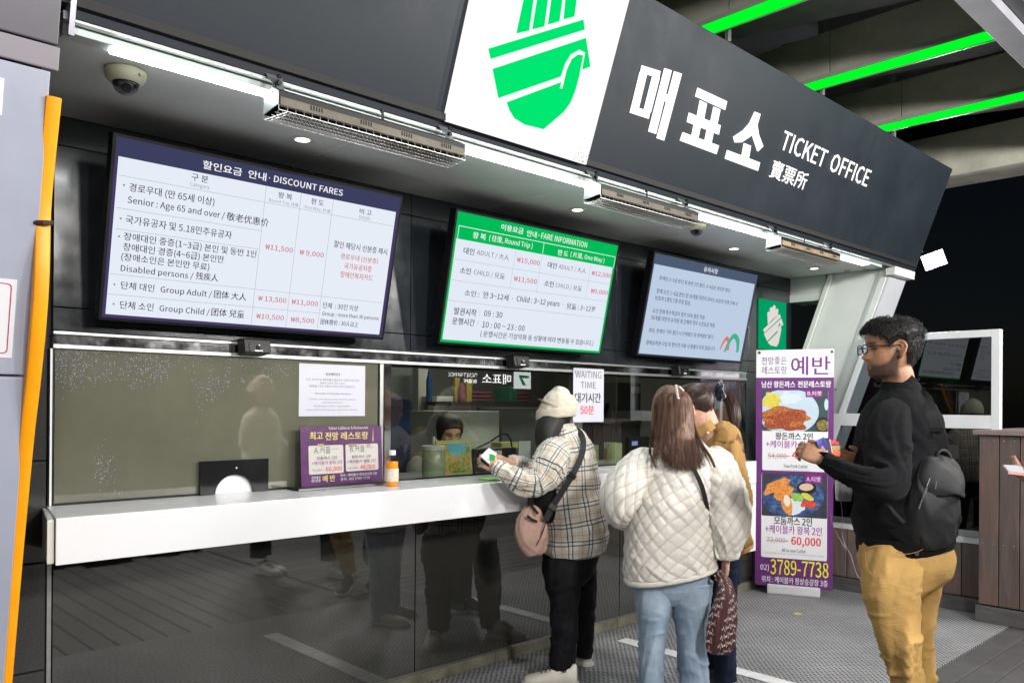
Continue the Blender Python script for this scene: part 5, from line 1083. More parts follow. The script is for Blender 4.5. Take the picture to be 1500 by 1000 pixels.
def uvstripe(N, L, src, per, c, w_):
    """mask: 1 inside a band of half width w_ (fraction) at phase c of period per"""
    a=N.new('ShaderNodeMath'); a.operation='MULTIPLY_ADD'; a.inputs[1].default_value=1/per; a.inputs[2].default_value=.5-c; L.new(src,a.inputs[0])
    f=N.new('ShaderNodeMath'); f.operation='FRACT'; L.new(a.outputs[0],f.inputs[0]); s_=N.new('ShaderNodeMath'); s_.operation='SUBTRACT'; s_.inputs[1].default_value=.5; L.new(f.outputs[0],s_.inputs[0])
    ab=N.new('ShaderNodeMath'); ab.operation='ABSOLUTE'; L.new(s_.outputs[0],ab.inputs[0]); lt=N.new('ShaderNodeMath'); lt.operation='LESS_THAN'; lt.inputs[1].default_value=w_; L.new(ab.outputs[0],lt.inputs[0]); return lt.outputs[0]
def plaidmat(name, base, band, dark, per=.092):
    m = bpy.data.materials.new(name); m.use_nodes=True; N=m.node_tree.nodes; L=m.node_tree.links; b=N['Principled BSDF']
    tc=N.new('ShaderNodeTexCoord'); sx=N.new('ShaderNodeSeparateXYZ'); L.new(tc.outputs['UV'],sx.inputs[0]); U_, V_ = sx.outputs[0], sx.outputs[1]
    def mixc(prev, col, mask, k):
        mm=N.new('ShaderNodeMath'); mm.operation='MULTIPLY'; mm.inputs[1].default_value=k; L.new(mask,mm.inputs[0]); mx=N.new('ShaderNodeMix'); mx.data_type='RGBA'; L.new(mm.outputs[0],mx.inputs[0]); mx.inputs[7].default_value=(*col,1)
        if isinstance(prev, tuple): mx.inputs[6].default_value=(*prev,1)
        else: L.new(prev,mx.inputs[6])
        return mx.outputs[2]
    c = base
    for S in (U_, V_): c = mixc(c, band, uvstripe(N,L,S,per,.62,.20), .42)
    for S in (U_, V_): c = mixc(c, (.78,.77,.72), uvstripe(N,L,S,per,.18,.05), .7)
    for S in (U_, V_):
        c = mixc(c, dark, uvstripe(N,L,S,per,.08,.032), .88); c = mixc(c, dark, uvstripe(N,L,S,per,.29,.032), .88); c = mixc(c, dark, uvstripe(N,L,S,per,.62,.012), .6)
    L.new(c, b.inputs['Base Color']); b.inputs['Roughness'].default_value=.88; b.inputs['Sheen Weight'].default_value=.25; b.inputs['Specular IOR Level'].default_value=.2
    n=N.new('ShaderNodeTexNoise'); n.inputs['Scale'].default_value=500; L.new(tc.outputs['Object'],n.inputs['Vector']); bp=N.new('ShaderNodeBump'); bp.inputs['Strength'].default_value=.25; bp.inputs['Distance'].default_value=.003; L.new(n.outputs[0],bp.inputs['Height']); L.new(bp.outputs[0],b.inputs['Normal']); wrinkle(m, .008, .35); return m
def quilt_h(u, v, P=.066):
    a = ((u+v)/P) % 1.0; b = ((u-v)/P) % 1.0
    da = min(a, 1-a); db = min(b, 1-b); d = min(da, db)
    return .0058*(1-math.exp(-(d/.15)**1.3)) - .002
def quiltmat(name, base):
    m = bpy.data.materials.new(name); m.use_nodes=True; N=m.node_tree.nodes; L=m.node_tree.links; b=N['Principled BSDF']; P=.066
    tc=N.new('ShaderNodeTexCoord'); sx=N.new('ShaderNodeSeparateXYZ'); L.new(tc.outputs['UV'],sx.inputs[0])
    ad=N.new('ShaderNodeMath'); L.new(sx.outputs[0],ad.inputs[0]); L.new(sx.outputs[1],ad.inputs[1]); sb=N.new('ShaderNodeMath'); sb.operation='SUBTRACT'; L.new(sx.outputs[0],sb.inputs[0]); L.new(sx.outputs[1],sb.inputs[1])
    ms=[]
    for S in (ad.outputs[0], sb.outputs[0]):
        for c in (-.035,.035): ms.append(uvstripe(N,L,S,P,c,.013))
    cur=ms[0]
    for q in ms[1:]: mx_=N.new('ShaderNodeMath'); mx_.operation='MAXIMUM'; L.new(cur,mx_.inputs[0]); L.new(q,mx_.inputs[1]); cur=mx_.outputs[0]
    mx=N.new('ShaderNodeMix'); mx.data_type='RGBA'; mx.inputs[6].default_value=(*base,1); mx.inputs[7].default_value=(base[0]*.62,base[1]*.52,base[2]*.40,1); L.new(cur,mx.inputs[0]); L.new(mx.outputs[2],b.inputs['Base Color'])
    n=N.new('ShaderNodeTexNoise'); n.inputs['Scale'].default_value=26; n.inputs['Detail'].default_value=5; n.inputs['Distortion'].default_value=.8; L.new(tc.outputs['Object'],n.inputs['Vector'])
    hs=N.new('ShaderNodeMath'); hs.operation='MULTIPLY_ADD'; hs.inputs[1].default_value=-.5; L.new(cur,hs.inputs[0]); L.new(n.outputs[0],hs.inputs[2])
    bp=N.new('ShaderNodeBump'); bp.inputs['Strength'].default_value=.55; bp.inputs['Distance'].default_value=.008; L.new(hs.outputs[0],bp.inputs['Height']); L.new(bp.outputs[0],b.inputs['Normal'])
    b.inputs['Roughness'].default_value=.6; b.inputs['Sheen Weight'].default_value=.2; b.inputs['Specular IOR Level'].default_value=.35; return m
def colfun(base, M=None, beard=None, lips=None, brow=None, k=1.0, palm=None):
    Mi = M.inverted() if M else None
    def f(co):
        c = np.tile(np.array(base), (len(co),1))
        if Mi is not None:
            A = np.array(Mi)[:3,:3]; t = np.array(Mi)[:3,3]; l = co@A.T + t
            x, y, z = l[:,0]/k, l[:,1]/k, l[:,2]/k
            inh = (z > -.04) & (z < .26) & (np.abs(x) < .1) & (np.abs(y) < .15)
            if beard is not None:
                top = np.interp(y, [-.01,.004,.03,.06,.085,.11,.13], [.135,.118,.072,.062,.066,.069,.069])
                mk = np.clip((top-z)/.016,0,1)*np.clip((y+.014)/.014,0,1)*np.clip((z+.022)/.03,0,1); lipm = np.exp(-((z-.046)/.009)**2)*(y>.085)
                mk = (mk*(1-.7*lipm))*inh; c = c*(1-mk[:,None]*.86)+np.array(beard)*mk[:,None]*.86
            if lips is not None:
                mk = np.exp(-((z-.046)/.008)**2)*(y>.088)*(np.abs(x)<.026)*inh; c = c*(1-mk[:,None]*.7)+np.array(lips)*mk[:,None]*.7
            if brow is not None:
                mk = np.exp(-((z-.140-.0*x)/.005)**2)*(y>.06)*(np.abs(x)>.012)*(np.abs(x)<.052)*inh; c = c*(1-mk[:,None]*.9)+np.array(brow)*mk[:,None]*.9
                mk = np.exp(-((z-.118)/.0042)**2)*(y>.055)*(np.abs(np.abs(x)-.032)<.014)*inh; c = c*(1-mk[:,None]*.85)+np.array((.03,.02,.018))*mk[:,None]*.85
        return np.clip(c,0,1)
    return f
# ================================================================== PERSON: man in black sweatshirt
def person(label, x, y): return thing('person', label, 'person', (x, y, 0))
SM = 3.35
c0 = dep(1325, 800, SM); man = person('bearded man in black sweatshirt and tan trousers reading cards with a backpack on', c0.x, c0.y)
face = (-CR*.985 + CF*.10 - U0*.03)
HM = headM(dep(1307, 554, SM), face, U0 + CR*.06)
g = G(); head(g, HM, 1.03, 1.0)
b = Loft(); b.skin([(1324,588,SM,26,.075),(1321,572,SM,22,.062),(1318,560,SM,21,.060),(1314,548,SM,22,.060),(1311,536,SM,20,.055)], 24, 4)
b.skin([(1328,846,SM,14,.04),(1325,825,SM,36,.10),(1324,800,SM,44,.13),(1320,700,SM,50,.15),(1320,620,SM,42,.17),(1322,585,SM,22,.06)], 24, 4)
b.skin([(1305,625,3.2,12,.04),(1302,690,3.14,13,.04),(1285,700,3.1,11,.035),(1240,686,3.1,9.5,.03),(1210,675,3.1,8.5,.028)], 16, 4)
b.skin([(1326,625,3.5,12,.04),(1305,690,3.52,13,.04),(1275,690,3.5,11,.035),(1252,673,3.42,8.5,.028)], 16, 4)
g.add(b.v, b.f)
wp = dep(1210,674,3.1)
hand(g, wp, dep(1184,662,3.12)-wp, -CF*.8+U0*.35, U0, .92, curl=(.75,.95,1.05,1.15), tcurl=.5)
wp2 = dep(1254,674,3.42); hand(g, wp2, dep(1226,668,3.36)-wp2, -U0*.5-CF*.6, U0*.6-CF*.3, .92, curl=(.5,.6,.7,.8), tcurl=.3)
BR = (.38,.19,.105)
remesh(g, 'body', SKIN, man, .0036, 2, colfun(BR, HM, beard=(.012,.009,.008), lips=(.17,.06,.05), brow=(.01,.008,.007), k=1.03))
# eyes
for sx in (-1,1):
    e = G(); e.lathe(HM @ Vector((sx*.031*1.03,.0585*1.03,.117*1.03)), [(.012*math.sin(math.pi*q/8), -.012*math.cos(math.pi*q/8)) for q in range(9)], 14, face.normalized()); e.build('eye', mat('eye_white',(.7,.68,.65),.2), man, smooth=True)
# glasses
g = G(); X = lambda x,y,z: HM @ Vector((x*1.03,y*1.03,z*1.03))
for sx in (-1,1):
    cx_ = sx*.033; ring = [X(cx_+.027*math.copysign(abs(math.cos(a))**.6,math.cos(a)), .113-.004*abs(math.cos(a)), .116+.018*math.copysign(abs(math.sin(a))**.6,math.sin(a))) for a in [2*math.pi*q/20 for q in range(21)]]
    g.tube(ring, .0022, 6)
    g.tube([X(sx*.061,.109,.126), X(sx*.073,.09,.127), X(sx*.076,.03,.126), X(sx*.077,-.006,.126), X(sx*.074,-.02,.112)], [.0028,.0024,.0022,.002,.002], 6)
g.tube([X(-.008,.114,.120), X(0,.118,.123), X(.008,.114,.120)], .002, 6)
g.build('glasses_frame', mat('glasses_black',(.01,.01,.012),.2), man, smooth=True)
g = G()
for sx in (-1,1):
    cx_ = sx*.033; g.add([X(cx_+.025*math.cos(a), .1125, .116+.016*math.sin(a)) for a in [2*math.pi*q/16 for q in range(16)]], [tuple(range(16))])
g.build('lenses', glassmat('lens_glass',(.93,.95,.97),1.5,0,1.2), man)
# curly hair
HB1 = hairmat('black_curls', (.004,.004,.004), (.020,.019,.018), .5)
def scalp(th, z, off=0.0):
    F_, B_, W_ = HFr(z), HB(z), HW(z); c, s_ = math.cos(th), math.sin(th)
    return Vector(((W_+off)*math.copysign(abs(c)**.92,c), ((F_ if s_>0 else B_)+off)*math.copysign(abs(s_)**.88,s_), z))
def hairline(th):
    """lowest z where hair grows at angle th (pi/2 = front)"""
    d = abs(math.atan2(math.sin(th-math.pi/2), math.cos(th-math.pi/2)))
    return float(np.interp(d, [0,.5,.9,1.12,1.26,1.38,1.48,1.72,1.86,2.05,3.15],[.178,.176,.160,.148,.118,.118,.145,.146,.095,.055,.035]))
g = G(); nt, nz = 40, 16
for i in range(nz+1):
    for j in range(nt):
        th = 2*math.pi*j/nt; z0_ = hairline(th)+.004; z = z0_+(.2349-z0_)*(i/nz)**.9; o_ = .010*math.sin(min(1,(i+.3)/4)*math.pi/2)+.004*(z>.17)
        p = scalp(th, min(z,.234), o_) + Vector((0,0,.006*(i/nz))); g.v.append(HM @ (p*1.03))
for i in range(nz):
    for j in range(nt): g.f.append((i*nt+j, i*nt+(j+1)%nt, (i+1)*nt+(j+1)%nt, (i+1)*nt+j))
g.f.append(tuple(nz*nt+j for j in range(nt)))
g.build('hair', HB1, man, smooth=True)
paths = []
for k in range(3400):
    th = random.random()*2*math.pi; z0_ = hairline(th); z = z0_+(.232-z0_)*random.random()**.8; o_ = .008+.012*random.random()*(1 if z > .15 else .4)
    top = max(0,(z-.13)/.1); o_ += .008*top; p = scalp(th, z, o_)+Vector((0,0,.012*top*random.random())); r_ = .004+.004*random.random(); ax = Vector((random.gauss(0,1),random.gauss(0,1),random.gauss(0,1))).normalized(); a1 = ax.orthogonal().normalized(); a2 = ax.cross(a1); ph = random.random()*6.28
    paths.append([HM @ ((p + a1*math.cos(ph+q*.95)*r_ + a2*math.sin(ph+q*.95)*r_ + ax*q*.0012)*1.03) for q in range(6)])
o = strands(man, 'curls', HB1, paths, .0011); o['kind'] = 'stuff'
# sweatshirt
SW = cloth('black_sweatshirt', (.0085,.009,.0105), .88, var=.15, bscale=900, sheen=.35)
L = Loft()
fd = fold(1.0,.012,2.0,9,1.2, mask=lambda th,v: .45+.8*gauss(v,.10,.10)+.3*gauss(v,.4,.2))
L.skin([(1326,803,SM,59.21,.165,2.3),(1325,797,SM,61.12,.170,2.3),(1325,785,SM,62.075,.172,2.3),(1324,768,SM,65.895,.18,2.3),(1322,735,SM,66.85,.18,2.3),(1320,700,SM,65.895,.178,2.2),(1320,660,SM,63.985,.18,2.2),(1319,632,SM,58.255,.19,2.2),(1320,608,SM,50.615,.185,2.2,3),(1322,590,SM,41.065,.15,2.1,-4),(1322,577,SM,31.515,.105,2.0,-8),(1321,568,SM,26.74,.078,2.0,-9),(1320,565,SM,25.785,.074,2.0,-9)], 72, 7, fd)
L.make('sweatshirt', SW, man)
L = Loft(); L.skin([(1321,573,SM,30.5,.086,2.0,-9),(1320,566,SM,28.5,.080,2.0,-9),(1319,561,SM,27,.074,2.0,-9),(1319,565,SM,25,.068,2,-9)], 48, 4, cap=False); L.make('collar', SW, man)
L = Loft(); L.skin([(1326,806,SM,60,.160,2.3),(1325,800,SM,63,.168,2.3),(1325,790,SM,64.5,.171,2.3),(1325,784,SM,65,.172,2.3)], 72, 3, lambda th,v,p: .0012*math.sin(th*90)); L.make('waistband', SW, man)
L = Loft(); m_ = lambda th,v: .35+1.1*gauss(v,.30,.10)+.5*gauss(v,.5,.1)
L.skin([(1322,600,3.30,16,.05),(1311,608,3.25,26,.07),(1302,628,3.20,31,.08),(1299,658,3.17,31.5,.08),(1299,688,3.13,30,.075),(1295,706,3.08,27,.07),(1275,704,3.06,22,.062),(1252,695,3.06,18,.052),(1232,686,3.06,15.5,.046),(1219,679,3.07,13.5,.042),(1212,676,3.08,12.5,.04)], 56, 7, fold(2.0,.013,2.0,11,1.8,m_))
L.make('sleeve', SW, man)
L = Loft(); L.skin([(1222,681,3.07,12.5,.040),(1214,677,3.08,13.2,.042),(1206,673,3.09,12.5,.040),(1205,672.5,3.09,10.5,.034)], 40, 4, lambda th,v,p: .0008*math.sin(th*50)); L.make('cuff', SW, man)
L = Loft(); L.skin([(1325,608,3.48,20,.06),(1312,640,3.53,26,.07),(1295,680,3.54,26,.06),(1280,690,3.5,20,.05),(1266,681,3.46,14,.042),(1258,677,3.44,11,.036)], 40, 6, fold(3.0,.01,2.2,16,1.2)); L.make('sleeve', SW, man)
# trousers
KH = cloth('tan_chinos', (.60,.37,.13), .8, var=.08, vscale=14, bump=.15, bscale=900, sheen=.15)
def kfold(seed, zk, am):
    base_ = fold(seed, am, 1.6, 8, 2.6)
    def f(th, v, p):
        k = base_(th, v, p)*(.45+.5*gauss(v, zk, .15)+.3*gauss(v, .03,.1)); w_ = (v*13 + .55*math.sin(th+seed) + .8*noise.noise(Vector((v*5, math.cos(th), seed)))) % 1
        return k - .005 + am*.95*(gauss(v,zk,.24)+.25)*(max(0,1-abs(w_-.5)*3.6)**1.5)*max(0,.25+.75*math.sin(th*1.0+seed*2.1+math.floor(v*13)*1.9))
    return f
L = Loft(); L.skin([(1324,785,SM,60,.155,2.2),(1325,805,SM,64,.165,2.2),(1326,825,SM,63,.165,2.2),(1325,845,SM,57,.135,2.2),(1326,862,SM,45,.105,2.1),(1330,876,SM,26,.06,2.0)], 64, 6, fold(4.0,.006,2,10,1.0)); hp = L.make('trousers', KH, man)
L = Loft(); L.skin([(1308,815,3.30,41.8,.115,2.2),(1306,840,3.27,42.75,.115,2.2),(1305,865,3.26,41.8,.11,2.2),(1309,892,3.25,37.525,.100,2.1),(1313,918,3.24,33.725,.092),(1317,940,3.24,31.35,.086),(1322,965,3.25,26.5,.074),(1328,990,3.26,26.125,.072),(1333,1015,3.27,24.7,.068),(1339,1045,3.28,21.85,.062),(1343,1070,3.29,19.95,.058)], 64, 9, kfold(5.0,.46,.011)); L.make('trouser_leg', KH, man)
L = Loft(); L.skin([(1345,830,3.44,39.9,.10),(1349,860,3.46,28.5,.09),(1349,885,3.47,22.8,.08),(1349,915,3.47,19,.075),(1350,945,3.48,17.1,.07),(1351,975,3.48,18.05,.066),(1353,1010,3.48,17.1,.062),(1356,1045,3.48,16.15,.058)], 48, 8, kfold(6.0,.42,.009)); L.make('trouser_leg', KH, man)
g = G(); bp_ = dep(1343,811,3.172); g.lathe(bp_, [(.001,0),(.0075,0),(.008,.002),(.005,.003),(.001,.0025)], 14, (CAM-bp_).normalized()); g.build('pocket_button', mat('button_dark',(.05,.03,.02),.4), man)
g = G(); pk = [dep(x_,y_,s_) for x_,y_,s_ in [(1267,804,3.235),(1267,818,3.222),(1270,832,3.208),(1277,842,3.195),(1284,846,3.186)]]; g.tube(smoothpath(pk,4), .0022, 5); g.build('pocket_seam', mat('seam_tan',(.30,.16,.05),.8), man)
g = G(); g.tube(smoothpath([dep(x_,y_,s_) for x_,y_,s_ in [(1313,808,3.163),(1328,811,3.160),(1343,808,3.162),(1352,804,3.166)]],4), .0018, 5); g.build('pocket_welt', mat('seam_tan',(.30,.16,.05),.8), man)
SOLE = mat('sole_white',(.6,.58,.54),.5); SHO = mat('shoe_dark',(.03,.03,.03),.6); mat('lace',(.02,.02,.02),.8)
for s_, x_, y_ in ((3.29,1350,1112),(3.48,1362,1085)):
    h_ = dep(x_, y_, s_); h_.z = 0; shoe(man, 'shoe', h_, -CR, .29, SHO, SOLE, .05)
# cards held
cd_ = [((1195,645),(1207,640),(1214,655),(1201,660),(.03,.03,.25),3.11,'card_blue'),((1204,642),(1213,641),(1219,657),(1210,660),(.05,.05,.06),3.13,'card_dark'),((1213,643),(1229,647),(1228,652),(1215,650),(.6,.06,.08),3.16,'card_red'),((1214,650),(1231,653),(1230,660),(1216,658),(.30,.28,.14),3.17,'card_olive'),((1216,657),(1231,661),(1230,668),(1219,666),(.65,.13,.06),3.16,'card_orange'),((1229,661),(1239,661),(1241,666),(1230,668),(.25,.45,.75),3.38,'card_pale')]
wt = thing('card_wallet', 'open blue and red card wallet in the bearded man\'s hands', 'wallet', tuple(dep(1212,655,3.13)))
for a_,b_,c_,d_,col_,s_,nm in cd_:
    g = G(); P4 = [dep(*q_, s_+(.03 if i_ in (1,2) else 0)) for i_, q_ in enumerate((a_,b_,c_,d_))]; nn = (P4[1]-P4[0]).cross(P4[3]-P4[0]).normalized()*.0012
    g.hexa([p-nn for p in P4],[p+nn for p in P4]); g.build('card', mat(nm,col_,.35,var=.15,vscale=80), wt)
g = G(); g.tube([dep(1215,643,3.12),dep(1217,652,3.12),dep(1219,662,3.12)], .0016, 5); g.build('white_edge', WPR, wt)
# sanitiser/phone hanging white device below arm
bt = thing('clear_bottle', 'clear bottle hanging below the man\'s sleeve beside the banner', 'bottle', tuple(dep(1235,735,3.45)))
g = Loft(); g.skin([(1236,733,3.45,9,.012,5),(1236,731,3.45,11,.016,5),(1236,715,3.45,11.5,.018,5),(1236,700,3.45,11.5,.018,5),(1236,692,3.45,10,.015,4)], 24, 3); g.make('bottle_body', mat('frosted_clear',(.55,.56,.58),.15,var=.3,vscale=40), bt)
g = G(); g.tube(smoothpath([dep(*q_) for q_ in [(1232,734,3.45),(1234,760,3.45),(1233,775,3.42),(1237,795,3.4),(1246,812,3.36),(1254,838,3.32),(1262,850,3.27)]],6), .0012, 5); g.tube(smoothpath([dep(*q_) for q_ in [(1222,700,3.4),(1216,735,3.42),(1219,765,3.42),(1228,785,3.42),(1240,805,3.38)]],6), .001, 5); g.build('cord', mat('cord_white',(.5,.5,.48),.4), bt)
# backpack
bk = thing('backpack', 'small black nylon sling backpack on the bearded man\'s back', 'backpack', tuple(dep(1368,790,3.24)))
NY = mat('black_nylon', (.016,.016,.018), .72, var=.2, vscale=20, bump=.15, bscale=1400)
L = Loft(); L.skin([(1354,799,3.23,8,.02,2.4),(1355,795,3.23,22,.05,2.5),(1356,786,3.22,31,.07,2.6,-4),(1358,768,3.21,36,.075,3.2,-6),(1361,745,3.20,37.5,.075,3.4,-6),(1365,722,3.20,37.5,.072,3.4,-6),(1370,702,3.20,34.5,.066,3.2,-6),(1379,686,3.21,29,.060,2.4,-4),(1382,673,3.22,20,.045,2.2,-3),(1383,667,3.22,8,.02,2.0)], 64, 6, fold(7.0,.008,2,10,1.0)); L.make('bag_body', NY, bk)
L = Loft(); L.skin([(1370,714,3.196,35.5,.076,3.2,-9),(1370,711,3.194,37.5,.079,3.2,-9),(1373,702,3.194,35.5,.074,3.2,-8),(1378,692,3.20,33,.068,2.8,-6),(1381,683,3.205,28,.060,2.3,-3)], 48, 4, fold(8.0,.003)); L.make('flap', NY, bk)
zp = smoothpath([dep(*q_) for q_ in [(1346,745,3.115),(1354,722,3.118),(1362,700,3.125),(1371,684,3.135),(1380,676,3.15)]],6)
g = G(); g.tube(zp, .0028, 5); g.build('zip', mat('zip_metal',(.22,.22,.22),.3,metal=.8), bk)
g = G(); g.tube([dep(1358,712,3.10),dep(1356,722,3.095),dep(1357,730,3.10)], .0022, 5); g.tube([dep(1372,704,3.10),dep(1370,716,3.095)], .0022, 5); g.build('zip_pull', ALU, bk)
g = G(); g.tube(smoothpath([dep(*q_) for q_ in [(1368,676,3.19),(1373,664,3.17),(1381,659,3.17),(1389,664,3.18),(1394,676,3.19)]],6), .007, 8); g.build('grab_handle', NY, bk, smooth=True)
def ribbon(pts, wd, name, m, parent, th_=.003, side=None):
    ps = smoothpath(pts, 6); vs = []; n = len(ps)
    for i, p in enumerate(ps):
        t = (ps[min(i+1,n-1)]-ps[max(i-1,0)]).normalized(); toc = (CAM-p).normalized() if side is None else side; k = t.cross(toc).normalized(); nn = k.cross(t)
        vs += [p-k*wd/2, p+k*wd/2, p+k*wd/2-nn*th_, p-k*wd/2-nn*th_]
    fs = [(i*4+j, i*4+(j+1)%4, (i+1)*4+(j+1)%4, (i+1)*4+j) for i in range(n-1) for j in range(4)]+[(0,1,2,3),tuple((n-1)*4+q for q in (3,2,1,0))]
    g = G(); g.add(vs, fs); return g.build(name, m, parent, smooth=False)
ribbon([dep(*q_) for q_ in [(1384,668,3.19),(1378,645,3.17),(1370,622,3.16),(1363,600,3.17),(1356,583,3.24),(1345,574,3.3)]], .042, 'strap', NY, bk, .006)
ribbon([dep(*q_) for q_ in [(1371,632,3.15),(1371,626,3.15)]], .05, 'strap_buckle', BLACK, bk, .008)
ribbon([dep(*q_) for q_ in [(1325,765,3.14),(1312,752,3.13),(1304,742,3.14),(1297,738,3.15)]], .012, 'lower_strap', NY, bk, .003)

# ================================================================== PERSON: plaid shirt and knit hat
SP = 4.25
c0 = dep(835, 900, SP); wom = person('person in cream knit hat and plaid overshirt leaning on the counter', c0.x, c0.y)
HP = headM(dep(811, 641, SP), (-CR*.80+CF*.60-U0*.10), U0+CR*.22)
SKL = (.62,.36,.26)
g = G(); head(g, HP, .90, .8)
b = Loft(); b.skin([(824,648,SP,18,.06),(820,636,SP,15,.052),(816,620,SP,15,.05)], 20, 4)
b.skin([(835,860,SP,12,.06),(838,810,SP,36,.13),(838,740,SP,38,.14),(834,680,SP,34,.15),(828,645,SP,18,.07)], 24, 4)
b.skin([(812,672,4.08,13,.045),(792,702,4.02,13,.045),(760,700,3.98,10,.036),(732,686,4.0,8,.027)], 16, 4)
b.skin([(835,672,4.4,13,.045),(800,695,4.4,12,.04),(768,686,4.25,9,.034),(748,677,4.15,8,.027)], 16, 4)
g.add(b.v, b.f)
wp = dep(730,685,4.0); hand(g, wp, dep(713,677,3.98)-wp, -CF*.8+U0*.3, U0, .86, curl=(.8,.95,1.05,1.1), tcurl=.5)
wp = dep(748,677,4.15); hand(g, wp, dep(728,675,4.08)-wp, -CF*.6+U0*.6, U0*.5+CF*.4, .86, curl=(.6,.7,.8,.9), tcurl=.4)
remesh(g, 'body', SKIN, wom, .004, 2, colfun(SKL, HP, lips=(.5,.15,.13), brow=(.05,.03,.02), k=.93))
PLD = plaidmat('cream_plaid', (.80,.775,.71), (.66,.52,.37), (.06,.065,.07))
L = Loft(); f1 = fold(11.0,.013,2.0,9,1.5)
L.skin([(842,812,SP,40,.15,2.1,4),(842,806,SP,44,.172,2.2,5),(842,790,SP,47.5,.19,2.2,3),(841,770,SP,49,.195,2.2),(837,745,SP,48.5,.19,2.2),(834,720,SP,47,.185,2.2),(834,695,SP,45,.19,2.2),(833,672,SP,41,.19,2.2),(831,655,SP,36,.17,2.1),(829,642,SP,30,.12,2.0),(826,632,SP,21,.085,2),(825,626,SP,17,.07,2)], 72, 8, f1, v0=.02)
L.make('plaid_overshirt', PLD, wom)
L = Loft(); L.skin([(827,638,SP,24,.092,2,-2),(826,628,SP,20,.082,2,-3),(825,621,SP,17.5,.072,2,-4),(825,624,SP,15.5,.064,2,-4)], 40, 4, fold(12.,.003), cap=False); L.make('shirt_collar', PLD, wom)
L = Loft(); L.skin([(824,655,4.15,16,.05),(815,664,4.09,24,.07),(805,680,4.03,26,.08),(796,696,3.99,25,.078),(784,706,3.97,21,.07),(766,704,3.96,18,.060),(750,697,3.96,15.5,.052),(737,689,3.97,13,.046),(729,684,3.98,11.5,.042),(726,682,3.985,10,.036)], 56, 8, fold(13.0,.015,2.4,17,1.2,lambda th,v: .35+1.0*gauss(v,.26,.12)+.5*gauss(v,.40,.08)), u0=.03); L.make('shirt_sleeve', PLD, wom)
L = Loft(); L.skin([(838,660,4.42,22,.06),(820,685,4.44,24,.07),(800,694,4.40,19,.055),(780,689,4.32,15,.045),(762,681,4.22,12,.04),(750,676,4.16,11,.038)], 40, 6, fold(14.0,.010,2.4,16,1.2)); L.make('shirt_sleeve', PLD, wom)
L = Loft(); INN = cloth('black_inner', (.012,.012,.013))
L.skin([(800,745,4.22,30,.13),(800,730,4.2,27,.14),(802,700,4.2,26,.13),(808,670,4.2,24,.12),(812,650,SP,20,.09)], 40, 4); L.make('inner_top', INN, wom)
HBK = hairmat('black_hair', (.004,.004,.004), (.016,.015,.015), .6)
L = Loft(); L.skin([(800,655,4.19,14,.07),(800,645,4.19,16,.085),(803,630,4.2,19,.09),(810,614,SP,23,.092),(815,600,SP,24,.09),(820,588,SP,20,.075),(822,580,SP,8,.03)], 40, 5, fold(15.,.004,4,8)); L.make('hair', HBK, wom)
HAT = cloth('cream_knit', (.68,.62,.50), .92, var=.05, bump=.5, bscale=260)
rib = lambda am: (lambda th,v,p: am*math.sin(th*48))
L = Loft(); L.skin([(815,606,SP,28.5,.101,2.0,8),(817,598,SP,29,.103,2,8),(819,589,SP,27.5,.097,2,7),(822,581,SP,23,.082,2,5),(825,574,SP,16.5,.058,2,3),(828,570,SP,8.5,.03,2,1),(829,568.5,SP,2,.008,2,0)], 96, 6, lambda th,v,p: .0012*math.sin(th*46)+.007*noise.noise(p*22)+.004*noise.noise(p*50)); L.make('knit_hat', HAT, wom)
L = Loft(); L.skin([(812.5,612,SP,27.5,.098,2,9),(813,610,SP,29.8,.107,2,9),(815,603,SP,30.6,.110,2,8.5),(816,597,SP,29.8,.107,2,8),(816,597,SP,28,.1,2,8)], 96, 4, lambda th,v,p: .0014*math.sin(th*46), cap=False); L.make('hat_cuff', HAT, wom)
g = G(); 
for q_ in range(1):
    ctr = HP @ Vector((-.034,.108,.113)); ax1 = (HP.to_3x3() @ Vector((1,0,0))); ax2 = U0
    g.tube([ctr+ax1*.024*math.cos(a)+ax2*.021*math.sin(a) for a in [2*math.pi*k/18 for k in range(19)]], .0018, 5)
    ctr2 = HP @ Vector((.034,.108,.113)); g.tube([ctr2+ax1*.024*math.cos(a)+ax2*.021*math.sin(a) for a in [2*math.pi*k/18 for k in range(19)]], .0018, 5)
    g.tube([HP @ Vector((-.058,.104,.118)), HP @ Vector((-.070,.04,.118)), HP @ Vector((-.070,-.01,.116))], .0018, 5)
g.build('glasses_frame', mat('glasses_grey',(.05,.05,.06),.2), wom)
BJ = cloth('black_jeans', (.009,.0095,.011), .75, var=.5, vscale=12, bump=.2, bscale=900, sheen=.1)
L = Loft(); L.skin([(838,790,SP,38,.14,2.2),(836,808,SP,41,.155,2.2),(834,825,SP,40,.155,2.2),(834,842,SP,37,.14,2.1),(836,856,SP,24,.09)], 56, 5, fold(16.,.006)); L.make('trousers', BJ, wom)
L = Loft(); L.skin([(826,822,4.18,31,.105,2.2),(825,842,4.16,29,.10,2.2),(826,862,4.16,26.5,.092),(827,880,4.16,23.5,.084),(827,893,4.16,21.5,.078),(827,915,4.16,21.5,.078),(826,940,4.17,21,.074),(824,960,4.17,20.5,.072),(823,972,4.17,20.5,.07),(824,979,4.17,18.5,.064)], 56, 9, kfold(17.,.27,.012)); L.make('trouser_leg', BJ, wom)
L = Loft(); L.skin([(855,822,4.42,19,.09),(857,850,4.44,16.5,.085),(858,880,4.45,15,.08),(857,905,4.46,14.5,.075),(857,930,4.46,13.5,.07),(856,950,4.47,13,.066),(855,960,4.47,12.5,.062)], 48, 8, kfold(18.,.25,.009)); L.make('trouser_leg', BJ, wom)
SHW = mat('shoe_cream', (.68,.64,.55), .6, var=.1, vscale=20); mat('lace',(.02,.02,.02),.8)
